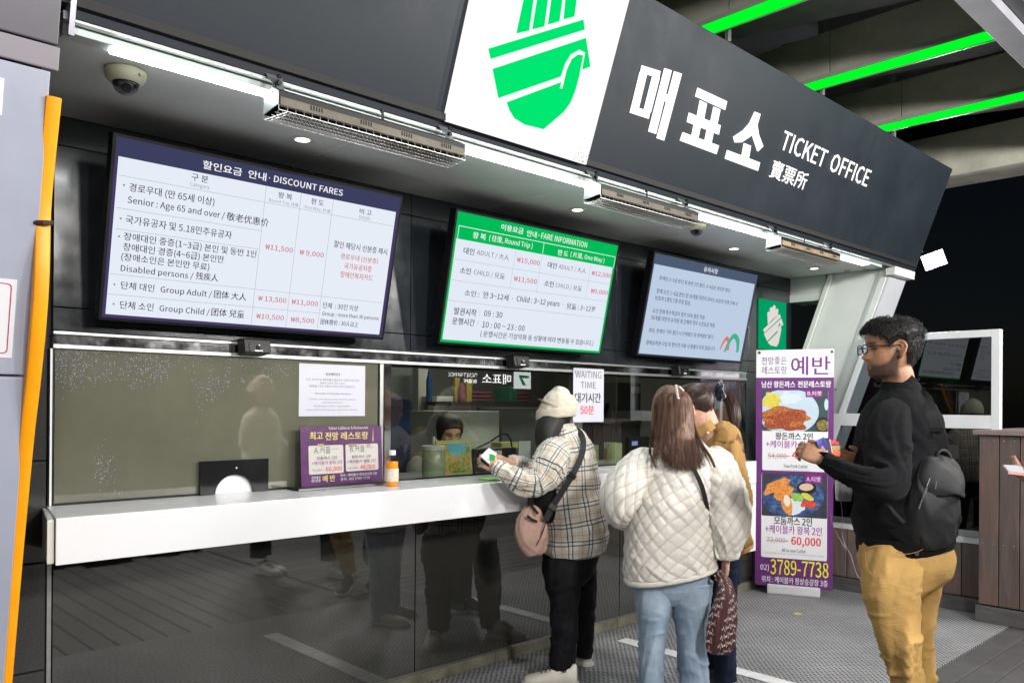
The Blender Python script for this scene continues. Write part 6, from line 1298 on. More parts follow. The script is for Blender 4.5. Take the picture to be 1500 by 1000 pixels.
h_ = dep(846,1004,4.14); h_.z = 0; shoe(wom, 'shoe', h_, (-CR*.98+CF*.05), .275, SHW, SOLE, .052, .10)
h_ = dep(862,984,4.45); h_.z = 0; shoe(wom, 'shoe', h_, (-CR*.45+CF*.9), .265, SHW, SOLE, .05, .10)
# crossbody bag
cb = thing('crossbody_bag', 'pink fabric bag on a black strap at the plaid shirt\'s hip', 'bag', tuple(dep(785,812,4.1)))
PK = cloth('pink_canvas', (.56,.36,.29), .8, var=.08, vscale=20, bump=.15)
L = Loft(); L.skin([(790,812,4.08,4,.01),(789,809,4.08,12,.03),(785,801,4.08,19,.045),(781,788,4.08,23,.055),(779,773,4.08,23.5,.05),(779,760,4.08,20,.04),(782,749,4.08,14,.028),(785,743,4.08,10,.02),(786,741,4.08,3,.006)], 48, 6, fold(19.,.007,2,12,1.2)); L.make('bag_body', PK, cb)
ribbon([dep(*q_) for q_ in [(772,755,4.03),(779,760,4.02),(787,764,4.03)]], .012, 'zip_pocket', BLACKM, cb, .002)
ribbon([dep(*q_) for q_ in [(800,762,4.03),(795,778,4.02),(786,797,4.03),(776,806,4.05)]], .006, 'piping', BLACKM, cb, .002)
ribbon([dep(*q_) for q_ in [(777,752,4.06),(777,738,4.08),(779,725,4.1)]], .030, 'front_strap', BLACKM, cb, .004)
ribbon([dep(*q_) for q_ in [(788,752,4.03),(784,747,4.04),(777,738,4.06)]], .012, 'bag_mouth', BLACKM, cb, .003)
ribbon([dep(*q_) for q_ in [(799,762,4.02),(806,748,4.02),(818,728,4.02),(832,706,4.015),(845,683,4.02),(853,662,4.04),(854,645,4.09),(850,634,4.15),(843,628,4.24)]], .030, 'shoulder_strap', mat('webbing_black',(.015,.016,.018),.6,bump=.2,bscale=600), cb, .004)
for (x_,y_,s_) in ((810,742,4.012),(838,697,4.008)):
    g = G(); c_ = dep(x_,y_,s_); t_ = (dep(x_+6,y_-10,s_)-c_).normalized(); k_ = t_.cross((CAM-c_).normalized()).normalized(); f_ = Frame(tuple(c_), tuple(k_), tuple(t_)); g.poly(f_, rrect(-.020,-.013,.020,.013,.004), -.003, .004); g.build('buckle', mat('buckle_steel',(.25,.25,.24),.25,metal=.8) if x_ < 820 else BLACK, cb)
# passport and phone in hands
ps_ = thing('travel_papers', 'white folded ticket and dark phone in the knit hat person\'s hand', 'papers', tuple(dep(713,670,3.96)))
def plate(P4, th_, name, m, parent):
    g = G(); nn = (P4[1]-P4[0]).cross(P4[3]-P4[0]).normalized()*th_/2; g.hexa([p-nn for p in P4],[p+nn for p in P4]); return g.build(name, m, parent)
plate([dep(704,668,3.97),dep(716,656,4.02),dep(728,664,3.99),dep(716,679,3.94)], .004, 'ticket', WPR, ps_); plate([dep(705,671,3.96),dep(716,680,3.935),dep(717,684,3.935),dep(705,675,3.96)], .01, 'phone', BLACK, ps_)
plate([dep(717,664,3.955),dep(726,667,3.95),dep(724,675,3.94),dep(717,674,3.945)], .002, 'green_sticker', emis('lime_glow',(.08,.62,.15),.8), ps_)  # sticker is no lamp; its brightness is put in as glow
g = G(); a_ = on(714,703,'Z',1.036); g.box(a_.x-.01,a_.x+.09,a_.y-.02,a_.y+.06,1.0358,1.041); o = g.build('lime_card', mat('lime_card',(.15,.75,.05),.5)); tag(o,'bright lime card lying on the counter under the plaid sleeve','card')
# ================================================================== PERSON: cream quilted jacket, long brown hair
SQ = 3.75
c0 = dep(985, 1045, SQ); qw = person('person with long brown hair in cream quilted jacket and light jeans', c0.x, c0.y)
HQ = headM(dep(987, 638, SQ), (CF*.96+CR*.22-U0*.18), U0)
g = G(); head(g, HQ, .92, .8)
b = Loft(); b.skin([(995,660,SQ,20,.07),(991,640,SQ,16,.052),(988,622,SQ,16,.052)], 20, 4)
b.skin([(985,868,SQ,14,.04),(985,850,SQ,44,.10),(985,780,SQ,50,.13),(990,700,SQ,46,.14),(994,655,SQ,22,.07)], 24, 4)
b.skin([(1045,680,SQ,14,.05),(1064,740,3.72,14,.05),(1062,800,3.7,11,.04),(1064,818,3.68,8,.027)], 16, 4)
b.skin([(948,680,SQ,14,.05),(905,735,3.78,14,.05),(925,755,3.95,10,.035),(935,750,4.02,8,.027)], 16, 4)
g.add(b.v, b.f)
wp = dep(1064,816,3.68); hand(g, wp, -U0+CF*.3, CR, -CF, .86, curl=(.7,.8,.9,1.0))
wp = dep(935,750,4.02); hand(g, wp, CF+CR*.2, U0, -CR, .86, curl=(.6,.7,.8,.9))
remesh(g, 'body', SKIN, qw, .0045, 2, colfun((.62,.36,.26), HQ, k=.92))
QM = quiltmat('cream_quilted', (.84,.80,.73))
def qd(seed, amp=.007):
    f_ = fold(seed, amp, 1.6, 7, 1.2)
    return lambda th, v, p: f_(th, v, p)
def qdisp(seed, rm, u0=0.0, amp=.007):
    f_ = fold(seed, amp, 1.6, 7, 1.2); k_ = rm*.62+.06
    return lambda th, v, p: f_(th, v, p) + quilt_h(u0+th*k_, v)
rm_ = 67*SQ/FPX
L = Loft(); L.skin([(982,840,SQ,62,.165,2.3,12),(982,838,SQ,65,.172,2.3,12),(982,832,SQ,66,.178,2.3,11),(981.5,818,SQ,67,.185,2.3,8),(981,792,SQ,66,.19,2.3,3),(981,760,SQ,64,.192,2.3),(984,730,SQ,61,.192,2.3),(989,705,SQ,57.5,.188,2.2),(994,684,SQ,53,.18,2.2),(997,668,SQ,47,.16,2.1),(998,656,SQ,38,.125,2.1),(998,648,SQ,28,.095,2.0),(997,642,SQ,20,.075,2)], 220, 12, qdisp(21., rm_, 0, .008), v0=.01)
L.make('quilted_jacket', QM, qw)
CRM = cloth('cream_binding', (.80,.77,.70), .7, var=.04, bump=.2, bscale=300)
L = Loft(); L.skin([(982,843,SQ,64,.170,2.3,12),(982,841,SQ,67,.178,2.3,12),(982,837,SQ,67.3,.180,2.3,12),(982,834,SQ,65,.175,2.3,12)], 90, 3, lambda th,v,p: .0015*math.sin(th*55)); L.make('hem_binding', CRM, qw)
r2 = 31*3.7/FPX
L = Loft(); L.skin([(1034,668,3.74,14,.06,2),(1043,676,3.71,25,.085,2),(1052,694,3.69,30,.10,2),(1059,718,3.68,32,.105,2),(1063,745,3.67,33.5,.108,2),(1065,770,3.66,32,.105,2),(1063,792,3.66,26,.09,2),(1061,806,3.66,21,.07,2),(1062,814,3.66,19,.062,2),(1062,818,3.66,15,.05,2)], 120, 10, qdisp(22., r2, .02, .011), u0=.02)
L.make('quilted_sleeve', QM, qw)
L = Loft(); L.skin([(958,668,3.74,14,.06,2),(946,676,3.72,24,.085,2),(931,694,3.70,29,.10,2),(918,712,3.69,31,.105,2),(907,732,3.70,29,.10,2),(907,748,3.76,24,.085,2),(918,756,3.84,20,.07,2),(930,756,3.92,17,.06,2),(936,754,3.97,13,.05,2)], 120, 10, qdisp(23., r2, .04, .011), u0=.04)
L.make('quilted_sleeve', QM, qw)
ribbon([dep(*q_) for q_ in [(1008,676,3.555),(1018,690,3.55),(1028,712,3.555),(1034,735,3.575),(1036,748,3.60)]], .020, 'shoulder_strap', mat('webbing_black',(.015,.016,.018),.6), qw, .005)
def jeansmat(name, c1, c2, c3):
    m = cloth(name, c1, .8, var=.2, vscale=9, bump=.3, bscale=1200, sheen=.15); N=m.node_tree.nodes; L_=m.node_tree.links; b_=N['Principled BSDF']
    tc=N.new('ShaderNodeTexCoord'); mp=N.new('ShaderNodeMapping'); mp.inputs['Scale'].default_value=(900,900,25); L_.new(tc.outputs['Object'],mp.inputs[0]); n=N.new('ShaderNodeTexNoise'); n.inputs['Scale'].default_value=1; n.inputs['Detail'].default_value=3; L_.new(mp.outputs[0],n.inputs['Vector'])
    n2=N.new('ShaderNodeTexNoise'); n2.inputs['Scale'].default_value=6; n2.inputs['Detail'].default_value=5; L_.new(tc.outputs['Object'],n2.inputs['Vector'])
    r=N.new('ShaderNodeValToRGB'); e=r.color_ramp.elements; e[0].position=.3; e[0].color=(*c2,1); e[1].position=.7; e[1].color=(*c3,1); ad=N.new('ShaderNodeMath'); ad.operation='MULTIPLY_ADD'; ad.inputs[1].default_value=.35; L_.new(n.outputs[0],ad.inputs[0]); mm=N.new('ShaderNodeMath'); mm.operation='MULTIPLY'; mm.inputs[1].default_value=.65; L_.new(n2.outputs[0],mm.inputs[0]); L_.new(mm.outputs[0],ad.inputs[2]); L_.new(ad.outputs[0],r.inputs[0]); L_.new(r.outputs[0],b_.inputs['Base Color']); return m
JL = jeansmat('light_jeans', (.26,.36,.47), (.20,.29,.41), (.50,.60,.70))
L = Loft(); L.skin([(985,818,SQ,52,.14,2.3),(985,840,SQ,56,.14,2.3),(985,858,SQ,54,.115,2.3),(985,872,SQ,46,.085,2.2),(985,884,SQ,28,.05)], 64, 5, fold(24.,.006)); L.make('jeans', JL, qw)
L = Loft(); L.skin([(957,850,SQ,30,.12,2.2),(957,880,SQ,28.5,.115,2.2),(957,905,SQ,24.5,.10),(956,930,SQ,21.5,.09),(955,955,SQ,20,.085),(954,985,SQ,19.5,.08),(954,1015,SQ,19,.078),(954,1040,SQ,19,.078)], 60, 9, kfold(25.,.33,.009)); L.make('jeans_leg', JL, qw)
L = Loft(); L.skin([(1013,850,SQ,31,.12,2.2),(1013,880,SQ,29,.115,2.2),(1013,905,SQ,25.5,.10),(1014,930,SQ,22.5,.09),(1014,955,SQ,21.5,.085),(1016,985,SQ,22,.08),(1018,1015,SQ,21.5,.08),(1018,1040,SQ,21,.08)], 60, 9, kfold(26.,.33,.009)); L.make('jeans_leg', JL, qw)
for x_ in (954,1017):
    h_ = dep(x_, 1048, SQ-.06); h_.z = 0; shoe(qw, 'shoe', h_, CF+CR*(.1 if x_>1000 else -.15), .25, SHW, SOLE, .046, .085)
# hair: shell and strands
HBR = hairmat('brown_hair', (.050,.023,.014), (.23,.118,.070), .55)
def hx(a, t):
    """lateral px of strand a at t"""
    xs = np.interp(t, [0,.12,.3,.5,.7,.85,1], [0,.55,.95,1.0,1.0,1.0,1.0]); return xs
L = Loft(); L.skin([(1003,690,3.60,9,.02,2),(1000,676,3.60,17,.03,2),(996,660,3.605,24,.045,2),(991,645,3.62,29,.07,2),(987,628,3.66,30.5,.095,2.1),(985,610,3.69,30,.105,2.1),(984,595,3.70,28.5,.105,2.1),(985,582,3.71,25,.095,2),(988,572,3.71,18.5,.07,2),(990,566.5,3.71,9,.04,2),(990,565,3.71,2,.01,2)], 72, 7, lambda th,v,p: .004*noise.noise(Vector((math.cos(th)*9,math.sin(th)*9,v*2)))+.0025*noise.noise(Vector((math.cos(th)*26,math.sin(th)*26,v*2)))); L.make('hair', HBR, qw)
paths = []
for k in range(1500):
    a = random.uniform(-1,1); f_ = random.random(); inner = abs(a)**.8; tip = random.random()
    xt = 1001+a*46*(.55+.45*random.random()) if random.random() < .5 else 1001+a*26
    yt = 690-abs((xt-1001)/46)**1.5*(22 if xt < 1001 else 8)-random.random()*18
    back = math.sqrt(max(0,1-a*a)); s0 = 3.69-.112*back-.004-random.random()*.008
    pts = []
    for t in (0,.1,.22,.36,.52,.68,.84,1.0):
        y = 567+(yt-567)*t; w_ = np.interp(y,[566,572,582,600,630,650,700],[4,16,25,29.5,31,31,31])
        xh = 987+a*w_; mixt = max(0,(t-.45)/.55)**1.3; x = xh*(1-mixt)+xt*mixt+ math.sin(t*6+a*9)*1.1*t
        s_ = 3.70-(.120*back+.004)*min(1,(y-564)/12)-.006*random.random() if y < 640 else s0
        s_ = s_*(1-mixt)+(3.545-.015*random.random()+abs((x-997)/60)**2*.09)*mixt
        pts.append(dep(x, y, s_-.004*random.random()))
    paths.append(smoothpath(pts, 2))
o = strands(qw, 'hair_strands', HBR, paths, .0019); o['kind'] = 'stuff'
for side, xs in ((-1,[(963,585,3.66),(957,610,3.64),(955,640,3.64),(952,660,3.63),(957,676,3.60),(961,684,3.58)]),(-1,[(966,600,3.63),(963,640,3.60),(958,668,3.57),(956,676,3.565)]),(1,[(1012,590,3.66),(1016,620,3.63),(1024,645,3.58),(1040,668,3.57),(1047,684,3.56)])):
    paths = []
    for k in range(46):
        o_ = Vector((random.gauss(0,.004),random.gauss(0,.004),random.gauss(0,.003))); paths.append(smoothpath([dep(*q_)+o_*(1-.5*i_/5) for i_, q_ in enumerate(xs)],3))
    o = strands(qw, 'hair_lock', HBR, paths, .0012); o['kind'] = 'stuff'
cl_ = dep(993,573,3.60); g = G()
for q_ in range(7): g.lathe(dep(990+q_*.5, 565+q_*3.0, 3.562), [(.007*math.sin(math.pi*z/6), -.006*math.cos(math.pi*z/6)) for z in range(7)], 8)
for q_ in range(4): g.lathe(dep(996+q_*1.6, 567+q_*1.5, 3.566), [(.005*math.sin(math.pi*z/6), -.005*math.cos(math.pi*z/6)) for z in range(7)], 8)
g.build('pearl_clip', mat('pearl',(.75,.62,.55),.2,metal=.3), qw, smooth=True)
# tote
tb = thing('tote_bag', 'brown cloth tote printed with white handwriting beside the light jeans', 'bag', tuple(dep(1055,956,3.62)))
def totemat():
    m = bpy.data.materials.new('script_cloth'); m.use_nodes=True; N=m.node_tree.nodes; L_=m.node_tree.links; b_=N['Principled BSDF']; tc=N.new('ShaderNodeTexCoord'); sx=N.new('ShaderNodeSeparateXYZ'); L_.new(tc.outputs['UV'],sx.inputs[0])
    def M_(op,a,b=None,c=None):
        q=N.new('ShaderNodeMath'); q.operation=op
        for i,v in enumerate((a,b,c)):
            if v is None: continue
            if isinstance(v,(int,float)): q.inputs[i].default_value=v
            else: L_.new(v,q.inputs[i])
        return q.outputs[0]
    row=.036; n=N.new('ShaderNodeTexNoise'); n.inputs['Scale'].default_value=45; n.inputs['Detail'].default_value=1; L_.new(tc.outputs['UV'],n.inputs['Vector'])
    u=M_('MULTIPLY_ADD',n.outputs[0],.012,sx.outputs[0]); v=M_('MULTIPLY_ADD',sx.outputs[0],.25,sx.outputs[1])
    fr_=M_('FRACT',M_('MULTIPLY',v,1/row)); vv=M_('SUBTRACT',fr_,.5); rowi=M_('FLOOR',M_('MULTIPLY',v,1/row))
    ph=M_('MULTIPLY_ADD',u,420.0,M_('MULTIPLY',rowi,5.1)); s1=M_('SINE',ph); s2=M_('SINE',M_('MULTIPLY_ADD',ph,.37,1.3)); amp=M_('MULTIPLY_ADD',s2,.16,.18)
    d=M_('ABSOLUTE',M_('SUBTRACT',vv,M_('MULTIPLY',s1,amp))); ln=M_('LESS_THAN',d,.085); gap=M_('GREATER_THAN',M_('SINE',M_('MULTIPLY_ADD',ph,.085,2.0)),-.55); mk=M_('MULTIPLY',ln,gap)
    mx=N.new('ShaderNodeMix'); mx.data_type='RGBA'; mx.inputs[6].default_value=(.085,.028,.028,1); mx.inputs[7].default_value=(.72,.66,.62,1); L_.new(mk,mx.inputs[0]); L_.new(mx.outputs[2],b_.inputs['Base Color']); b_.inputs['Roughness'].default_value=.45; return m
L = Loft(); L.skin([(1055,957,3.62,5,.015),(1055,955,3.62,13,.03),(1055,947,3.62,19.5,.045),(1056,932,3.62,21,.05),(1057,912,3.62,20.5,.048),(1060,890,3.62,18.5,.042),(1062,872,3.62,14.5,.035),(1060,856,3.62,10,.025),(1056,845,3.62,6,.015),(1052,836,3.62,3,.01)], 60, 7, fold(31.,.012,5,3,.6)); L.make('tote', totemat(), tb)

# ================================================================== PERSON: ponytail, tan coat
ST = 4.15
c0 = dep(1057, 1001, ST); tw = person('person with dark ponytail and velvet scrunchie in tan hooded coat', c0.x, c0.y)
HT = headM(dep(1030, 628, ST), (-CR*.78+CF*.45-U0*.42), U0-CR*.10)
g = G(); head(g, HT, .99, .8)
b = Loft(); b.skin([(1052,650,ST,20,.07),(1042,632,ST,16,.055),(1034,612,ST,15,.052),(1030,600,ST,14,.05)], 20, 4)
b.skin([(1057,840,ST,12,.05),(1060,790,ST,26,.12),(1060,700,ST,26,.13),(1054,655,ST,16,.07)], 24, 4)
b.skin([(1056,670,4.05,10,.04),(1060,730,4.03,10,.04),(1030,730,4.0,8,.03),(1010,722,4.05,7,.026)], 16, 4)
g.add(b.v, b.f); wp = dep(1012,722,4.05); hand(g, wp, -CR+CF*.6, U0, -CF, .84, curl=(.6,.7,.8,.9))
remesh(g, 'body', SKIN, tw, .0045, 2, colfun((.66,.38,.27), HT, lips=(.5,.15,.13), brow=(.04,.02,.015), k=.95))
HDK = hairmat('dark_brown_hair', (.016,.007,.005), (.075,.032,.021), .3)
def skull(parent, M, k, hl, m, off=.010, nt=48, nz=18):
    g = G()
    for i in range(nz+1):
        for j in range(nt):
            th = 2*math.pi*j/nt; z0_ = hl(th); z = z0_+(.2349-z0_)*(i/nz)**.85; p = scalp(th, min(z,.2345), off*min(1,(i+.4)/3)) + Vector((0,0,.008*(i/nz)))
            g.v.append(M @ (p*k))
    for i in range(nz):
        for j in range(nt): g.f.append((i*nt+j, i*nt+(j+1)%nt, (i+1)*nt+(j+1)%nt, (i+1)*nt+j))
    g.f.append(tuple(nz*nt+j for j in range(nt))); return g.build('hair', m, parent, smooth=True)
hl2 = lambda th: float(np.interp(abs(math.atan2(math.sin(th-math.pi/2), math.cos(th-math.pi/2))), [0,.5,.9,1.15,1.35,1.55,1.8,2.3,3.15],[.19,.185,.165,.15,.135,.128,.10,.07,.055]))
skull(tw, HT, .99, hl2, HDK, .012)
tie = HT @ (Vector((0,-.118,.150))*.95)
paths = []
for k in range(800):
    th = random.uniform(0,2*math.pi); z0_ = hl2(th); z = z0_+(.232-z0_)*random.random()**1.3
    p = scalp(th, z, .013); pts = []
    q0 = HT @ (p*.95)
    for t in (0,.25,.5,.75,1):
        thb = -math.pi/2; dth = math.atan2(math.sin(thb-th), math.cos(thb-th)); th2 = th+dth*t*.97; z2 = z+(.152-z)*t; e_ = .0135+.006*math.sin(math.pi*t)*(z>.16)+.02*max(0,t-.8)
        pts.append(HT @ (scalp(th2, min(.234,z2+.02*math.sin(math.pi*t)*(z>.19)), e_)*.99))
    paths.append(smoothpath(pts, 2))
o = strands(tw, 'hair_strands', HDK, paths, .0013); o['kind']='stuff'
sc_ = dep(1055,574,4.2); g = G()
base_ax = (CR*.95+U0*.1+CF*.2).normalized(); a1 = base_ax.orthogonal().normalized(); a2 = base_ax.cross(a1); n1, n2 = 40, 12
for i in range(n1):
    A_ = 2*math.pi*i/n1; cdir = a1*math.cos(A_)+a2*math.sin(A_)
    for j in range(n2):
        B_ = 2*math.pi*j/n2; rr = .020+.006*math.sin(A_*9)*math.cos(B_); g.v.append(sc_ + cdir*(.026+rr*math.cos(B_)) + base_ax*rr*math.sin(B_)*1.0)
for i in range(n1):
    for j in range(n2): g.f.append((i*n2+j, i*n2+(j+1)%n2, ((i+1)%n1)*n2+(j+1)%n2, ((i+1)%n1)*n2+j))
g.build('scrunchie', mat('navy_velvet',(.008,.010,.025),.75,sheen=.1), tw, smooth=True)
g = G(); g.tube([sc_ + (a1*math.cos(A_)+a2*math.sin(A_))*(.046+.006*math.sin(A_*9)) + base_ax*.006*math.sin(A_*5) for A_ in [2*math.pi*i/60 for i in range(61)]], .0016, 5); g.build('scrunchie_edge', mat('edge_white',(.6,.6,.65),.5), tw)
paths = []
for k in range(600):
    o_ = Vector((random.gauss(0,1),random.gauss(0,1),random.gauss(0,1))); o_ = o_.normalized()*random.random()**.5
    pts = [dep(x_,y_,s_)+o_*w_ for x_,y_,s_,w_ in ((1056,574,4.2,.012),(1064,578,4.2,.026),(1072,592,4.19,.034),(1076,608,4.17,.033),(1077,624,4.15,.022),(1077,634-random.random()*6,4.14,.008))]
    paths.append(smoothpath(pts,3))
o = strands(tw, 'ponytail', HDK, paths, .0019); o['kind']='stuff'
TC = cloth('tan_coat', (.41,.24,.088), .75, var=.08, vscale=14, bump=.2, bscale=800)
L = Loft(); L.skin([(1070,806,ST,26,.15,2.3),(1069,802,ST,30,.16,2.3),(1067,780,ST,31,.165,2.2),(1063,745,ST,31,.165,2.2),(1060,710,ST,30.5,.165,2.2),(1058,680,ST,30,.165,2.2),(1057,660,ST,28,.155,2.1),(1056,646,ST,24,.13,2.1),(1055,636,ST,19,.095,2),(1053,628,ST,14,.075,2)], 56, 8, fold(41.,.012,2,8,1.6)); L.make('coat', TC, tw)
L = Loft(); L.skin([(1072,655,3.98,12,.05),(1074,668,3.94,17,.065),(1077,690,3.93,18.5,.072),(1079,715,3.93,19,.07),(1079,745,3.94,18,.065),(1080,775,3.95,17,.06),(1082,795,3.96,16,.055),(1083,802,3.96,13,.045)], 48, 8, fold(42.,.016,2,13,1.6)); L.make('coat_sleeve', TC, tw)
L = Loft(); L.skin([(1062,656,4.08,22,.09),(1065,647,4.09,22,.10),(1063,638,4.11,19,.09),(1058,630,4.13,15,.075),(1056,626,4.14,12,.06)], 48, 5, fold(43.,.007,2,12)); L.make('hood', TC, tw)
ribbon([dep(*q_) for q_ in [(1012,640,4.07),(1024,633,4.05),(1036,626,4.03),(1045,620,4.04)]], .05, 'collar_flap', TC, tw, .008)
g = G(); bp_ = dep(1037,634,4.015); g.lathe(bp_, [(.001,0),(.007,0),(.006,.003),(.001,.004)], 12, (CAM-bp_).normalized()); g.build('collar_button', mat('brass_pale',(.7,.55,.3),.3,metal=.5), tw)
ribbon([dep(*q_) for q_ in [(1084,668,3.90),(1086,650,3.95),(1076,633,4.02)]], .02, 'bag_strap', mat('strap_tan',(.30,.16,.06),.5), tw, .004)
NJ = cloth('navy_jeans', (.010,.016,.035), .8, var=.3, vscale=10, bump=.2, bscale=900)
L = Loft(); L.skin([(1058,785,ST,26,.13,2.2),(1058,815,ST,27,.13,2.2),(1058,850,ST,25,.12,2.2)], 40, 4); L.make('trousers', NJ, tw)
for (x_,s_) in ((1050,4.22),(1062,4.08)):
    L = Loft(); L.skin([(x_,830,s_,19,.09),(x_,880,s_,17,.08),(x_,920,s_,16,.075),(x_,960,s_,16,.075),(x_,992,s_,17,.08)], 40, 7, kfold(44.+s_,.35,.008)); L.make('trouser_leg', NJ, tw)
    h_ = dep(x_+3, 1003, s_); h_.z = 0; shoe(tw, 'shoe', h_, -CR*.6+CF*.7, .24, SHO, SOLE, .045, .085)

# ================================================================== PERSON: cream cap, phone (mostly outside the frame)
SC = 3.02
c0 = dep(1570, 1150, SC); cw = person('person in cream cap and jacket whose hand holds a phone at the right edge', c0.x, c0.y)
HC = headM(dep(1560, 592, SC), (-CR*.55+CF*.75-U0*.25), U0)
g = G(); head(g, HC, .93, .8)
b = Loft(); b.skin([(1566,625,SC,26,.07),(1562,600,SC,20,.05),(1560,585,SC,20,.05)], 20, 4)
b.skin([(1568,900,SC,20,.06),(1568,800,SC,60,.12),(1568,720,SC,55,.13),(1567,640,SC,40,.10),(1566,615,SC,24,.07)], 24, 4)
b.skin([(1530,660,SC,18,.05),(1535,740,2.98,18,.05),(1515,722,3.0,12,.036),(1500,706,3.02,10,.028)], 16, 4)
b.skin([(1605,660,SC,18,.05),(1615,750,3.1,18,.05),(1580,735,3.25,12,.036)], 16, 4)
g.add(b.v, b.f); wp = dep(1502,708,3.02); hand(g, wp, dep(1486,697,3.04)-wp, -CF*.5-U0*.75, U0*.8-CR*.3, .84, curl=(.35,.45,.55,.7), tcurl=.3)
remesh(g, 'body', SKIN, cw, .0045, 2, colfun((.66,.36,.27), HC, lips=(.5,.15,.13), brow=(.04,.02,.015), k=.93))
CJ = cloth('cream_jacket', (.66,.62,.52), .8, var=.05, vscale=14, bump=.2, bscale=600)
L = Loft(); L.skin([(1568,835,SC,66,.15),(1568,800,SC,68,.16),(1568,740,SC,64,.16),(1568,680,SC,60,.155),(1567,645,SC,52,.14),(1566,625,SC,34,.09),(1565,615,SC,24,.07)], 48, 6, fold(51.,.012)); L.make('jacket', CJ, cw)
L = Loft(); L.skin([(1540,640,SC,20,.06),(1530,665,2.98,26,.07),(1530,710,2.96,26,.07),(1533,738,2.96,24,.065),(1526,734,2.98,18,.05),(1514,722,3.0,15,.042),(1508,714,3.01,12,.035)], 40, 6, fold(52.,.010)); L.make('jacket_sleeve', CJ, cw)
L = Loft(); L.skin([(1600,640,SC,20,.06),(1608,665,3.04,26,.07),(1614,720,3.08,26,.07),(1612,750,3.12,24,.065),(1592,742,3.2,16,.05),(1582,737,3.24,12,.04)], 40, 6, fold(53.,.010)); L.make('jacket_sleeve', CJ, cw)
L = Loft(); L.skin([(1562,562,SC,33,.105),(1561,552,SC,34,.108),(1560,540,SC,30,.098),(1560,528,SC,20,.07),(1560,523,SC,8,.03)], 48, 6, fold(54.,.005,4,10)); L.make('cap', HAT, cw)
L = Loft(); L.skin([(1562,612,SC+.03,30,.09),(1561,590,SC+.02,31,.095),(1561,565,SC+.02,31,.1),(1560,548,SC,26,.08)], 40, 5); L.make('hair', HDK, cw)
for x_ in (1545,1592):
    L = Loft(); L.skin([(x_,815,SC,32,.11),(x_,900,SC,28,.10),(x_,1000,SC,22,.08),(x_,1110,SC,20,.07)], 40, 7, kfold(55.+x_,.35,.008)); L.make('trouser_leg', NJ, cw)
    h_ = dep(x_, 1150, SC); h_.z = 0; shoe(cw, 'shoe', h_, -CR*.4+CF*.8, .25, mat('shoe_white',(.75,.75,.75),.5), SOLE, .046, .085)
ph = thing('phone', 'white phone held out by a hand at the right edge', 'phone', tuple(dep(1483,688,3.0)))
plate([dep(1468,682,3.07),dep(1497,683,3.05),dep(1503,695,2.97),dep(1477,692,2.96)], .009, 'phone_body', mat('phone_pink',(.55,.30,.26),.3), ph)
plate([p+Vector((0,0,.0055)) for p in (dep(1470,682.6,3.065),dep(1496,683.6,3.045),dep(1501,694,2.975),dep(1478,691.4,2.965))], .0008, 'phone_screen', emis('phone_screen_glow',(.9,.93,1.0),.9), ph)

# second person of the queue: same build, cream cap and jacket stay with this one, the phone holder gets a dark coat and no cap
q2 = person('person in cream cap and cream jacket standing further back in the queue', c0.x-.34, c0.y-.52)
DC = cloth('charcoal_coat', (.03,.03,.035), .8)
for ch in list(cw.children):
    n2 = ch.copy(); COL.objects.link(n2); n2.parent = q2
    if ch.name.startswith('cap'): bpy.data.objects.remove(ch); continue
    if ch.name.startswith('jacket'): ch.data = ch.data.copy(); ch.data.materials[0] = DC
    for gc in ch.children: n3 = gc.copy(); COL.objects.link(n3); n3.parent = n2
skull(cw, HC, .93, hl2, HDK, .016)
cw['label'] = 'person in dark coat whose hand holds a white phone at the right edge'
cw.location += CR*.045
# ================================================================== PERSON: clerk behind the glass
ck = person('ticket clerk with black hair sitting behind the clear window, looking down', 3.33, .85)
hc = on(655, 645, 'Y', .72); HK = headM(hc+Vector((0,0,-.05)), Vector((-.35,-1,-.35)), U0)
g = G(); head(g, HK, .92, .9)
b = Loft(); W_ = lambda x,y,z,ra,rb: [x,y,z,ra,rb,2.0,0.0]
cx_, cyy = hc.x, .80
b.skin([W_(cx_,cyy,.62,.14,.10),W_(cx_,cyy,.9,.15,.10),W_(cx_,cyy,1.03,.16,.09),W_(cx_,cyy-.01,1.10,.07,.06),W_(cx_,cyy-.03,1.18,.05,.05)], 24, 4, world=True)
g.add(b.v, b.f)
for sx in (-1,1):
    b = Loft(); b.skin([W_(cx_+sx*.16,cyy,1.05,.045,.045),W_(cx_+sx*.19,cyy-.03,.85,.045,.045),W_(cx_+sx*.17,cyy-.18,.84,.035,.035),W_(cx_+sx*.12,cyy-.33,1.03,.028,.028)], 16, 4, world=True); g.add(b.v, b.f)
    wp = Vector((cx_+sx*.12,cyy-.33,1.03)); hand(g, wp, Vector((-sx*.4,-1,0)), U0, Vector((-sx,0,0)), .84, curl=(.4,.5,.6,.7))
remesh(g, 'body', SKIN, ck, .005, 2, colfun((.60,.34,.24), HK, lips=(.45,.13,.12), brow=(.03,.02,.015), k=.92))
hl3 = lambda th: float(np.interp(abs(math.atan2(math.sin(th-math.pi/2), math.cos(th-math.pi/2))), [0,.5,.8,1.0,1.35,1.7,3.15],[.180,.172,.155,.115,.06,.02,.0]))
skull(ck, HK, .93, hl3, HBK, .014)
b = Loft(); b.skin([W_(cx_,cyy,.60,.16,.12),W_(cx_,cyy,.85,.17,.12),W_(cx_,cyy,1.02,.19,.11),W_(cx_,cyy,1.08,.13,.085),W_(cx_,cyy-.01,1.12,.07,.06)], 40, 5, fold(61.,.008), world=True); b.make('shirt', cloth('clerk_shirt',(.30,.29,.27)), ck)
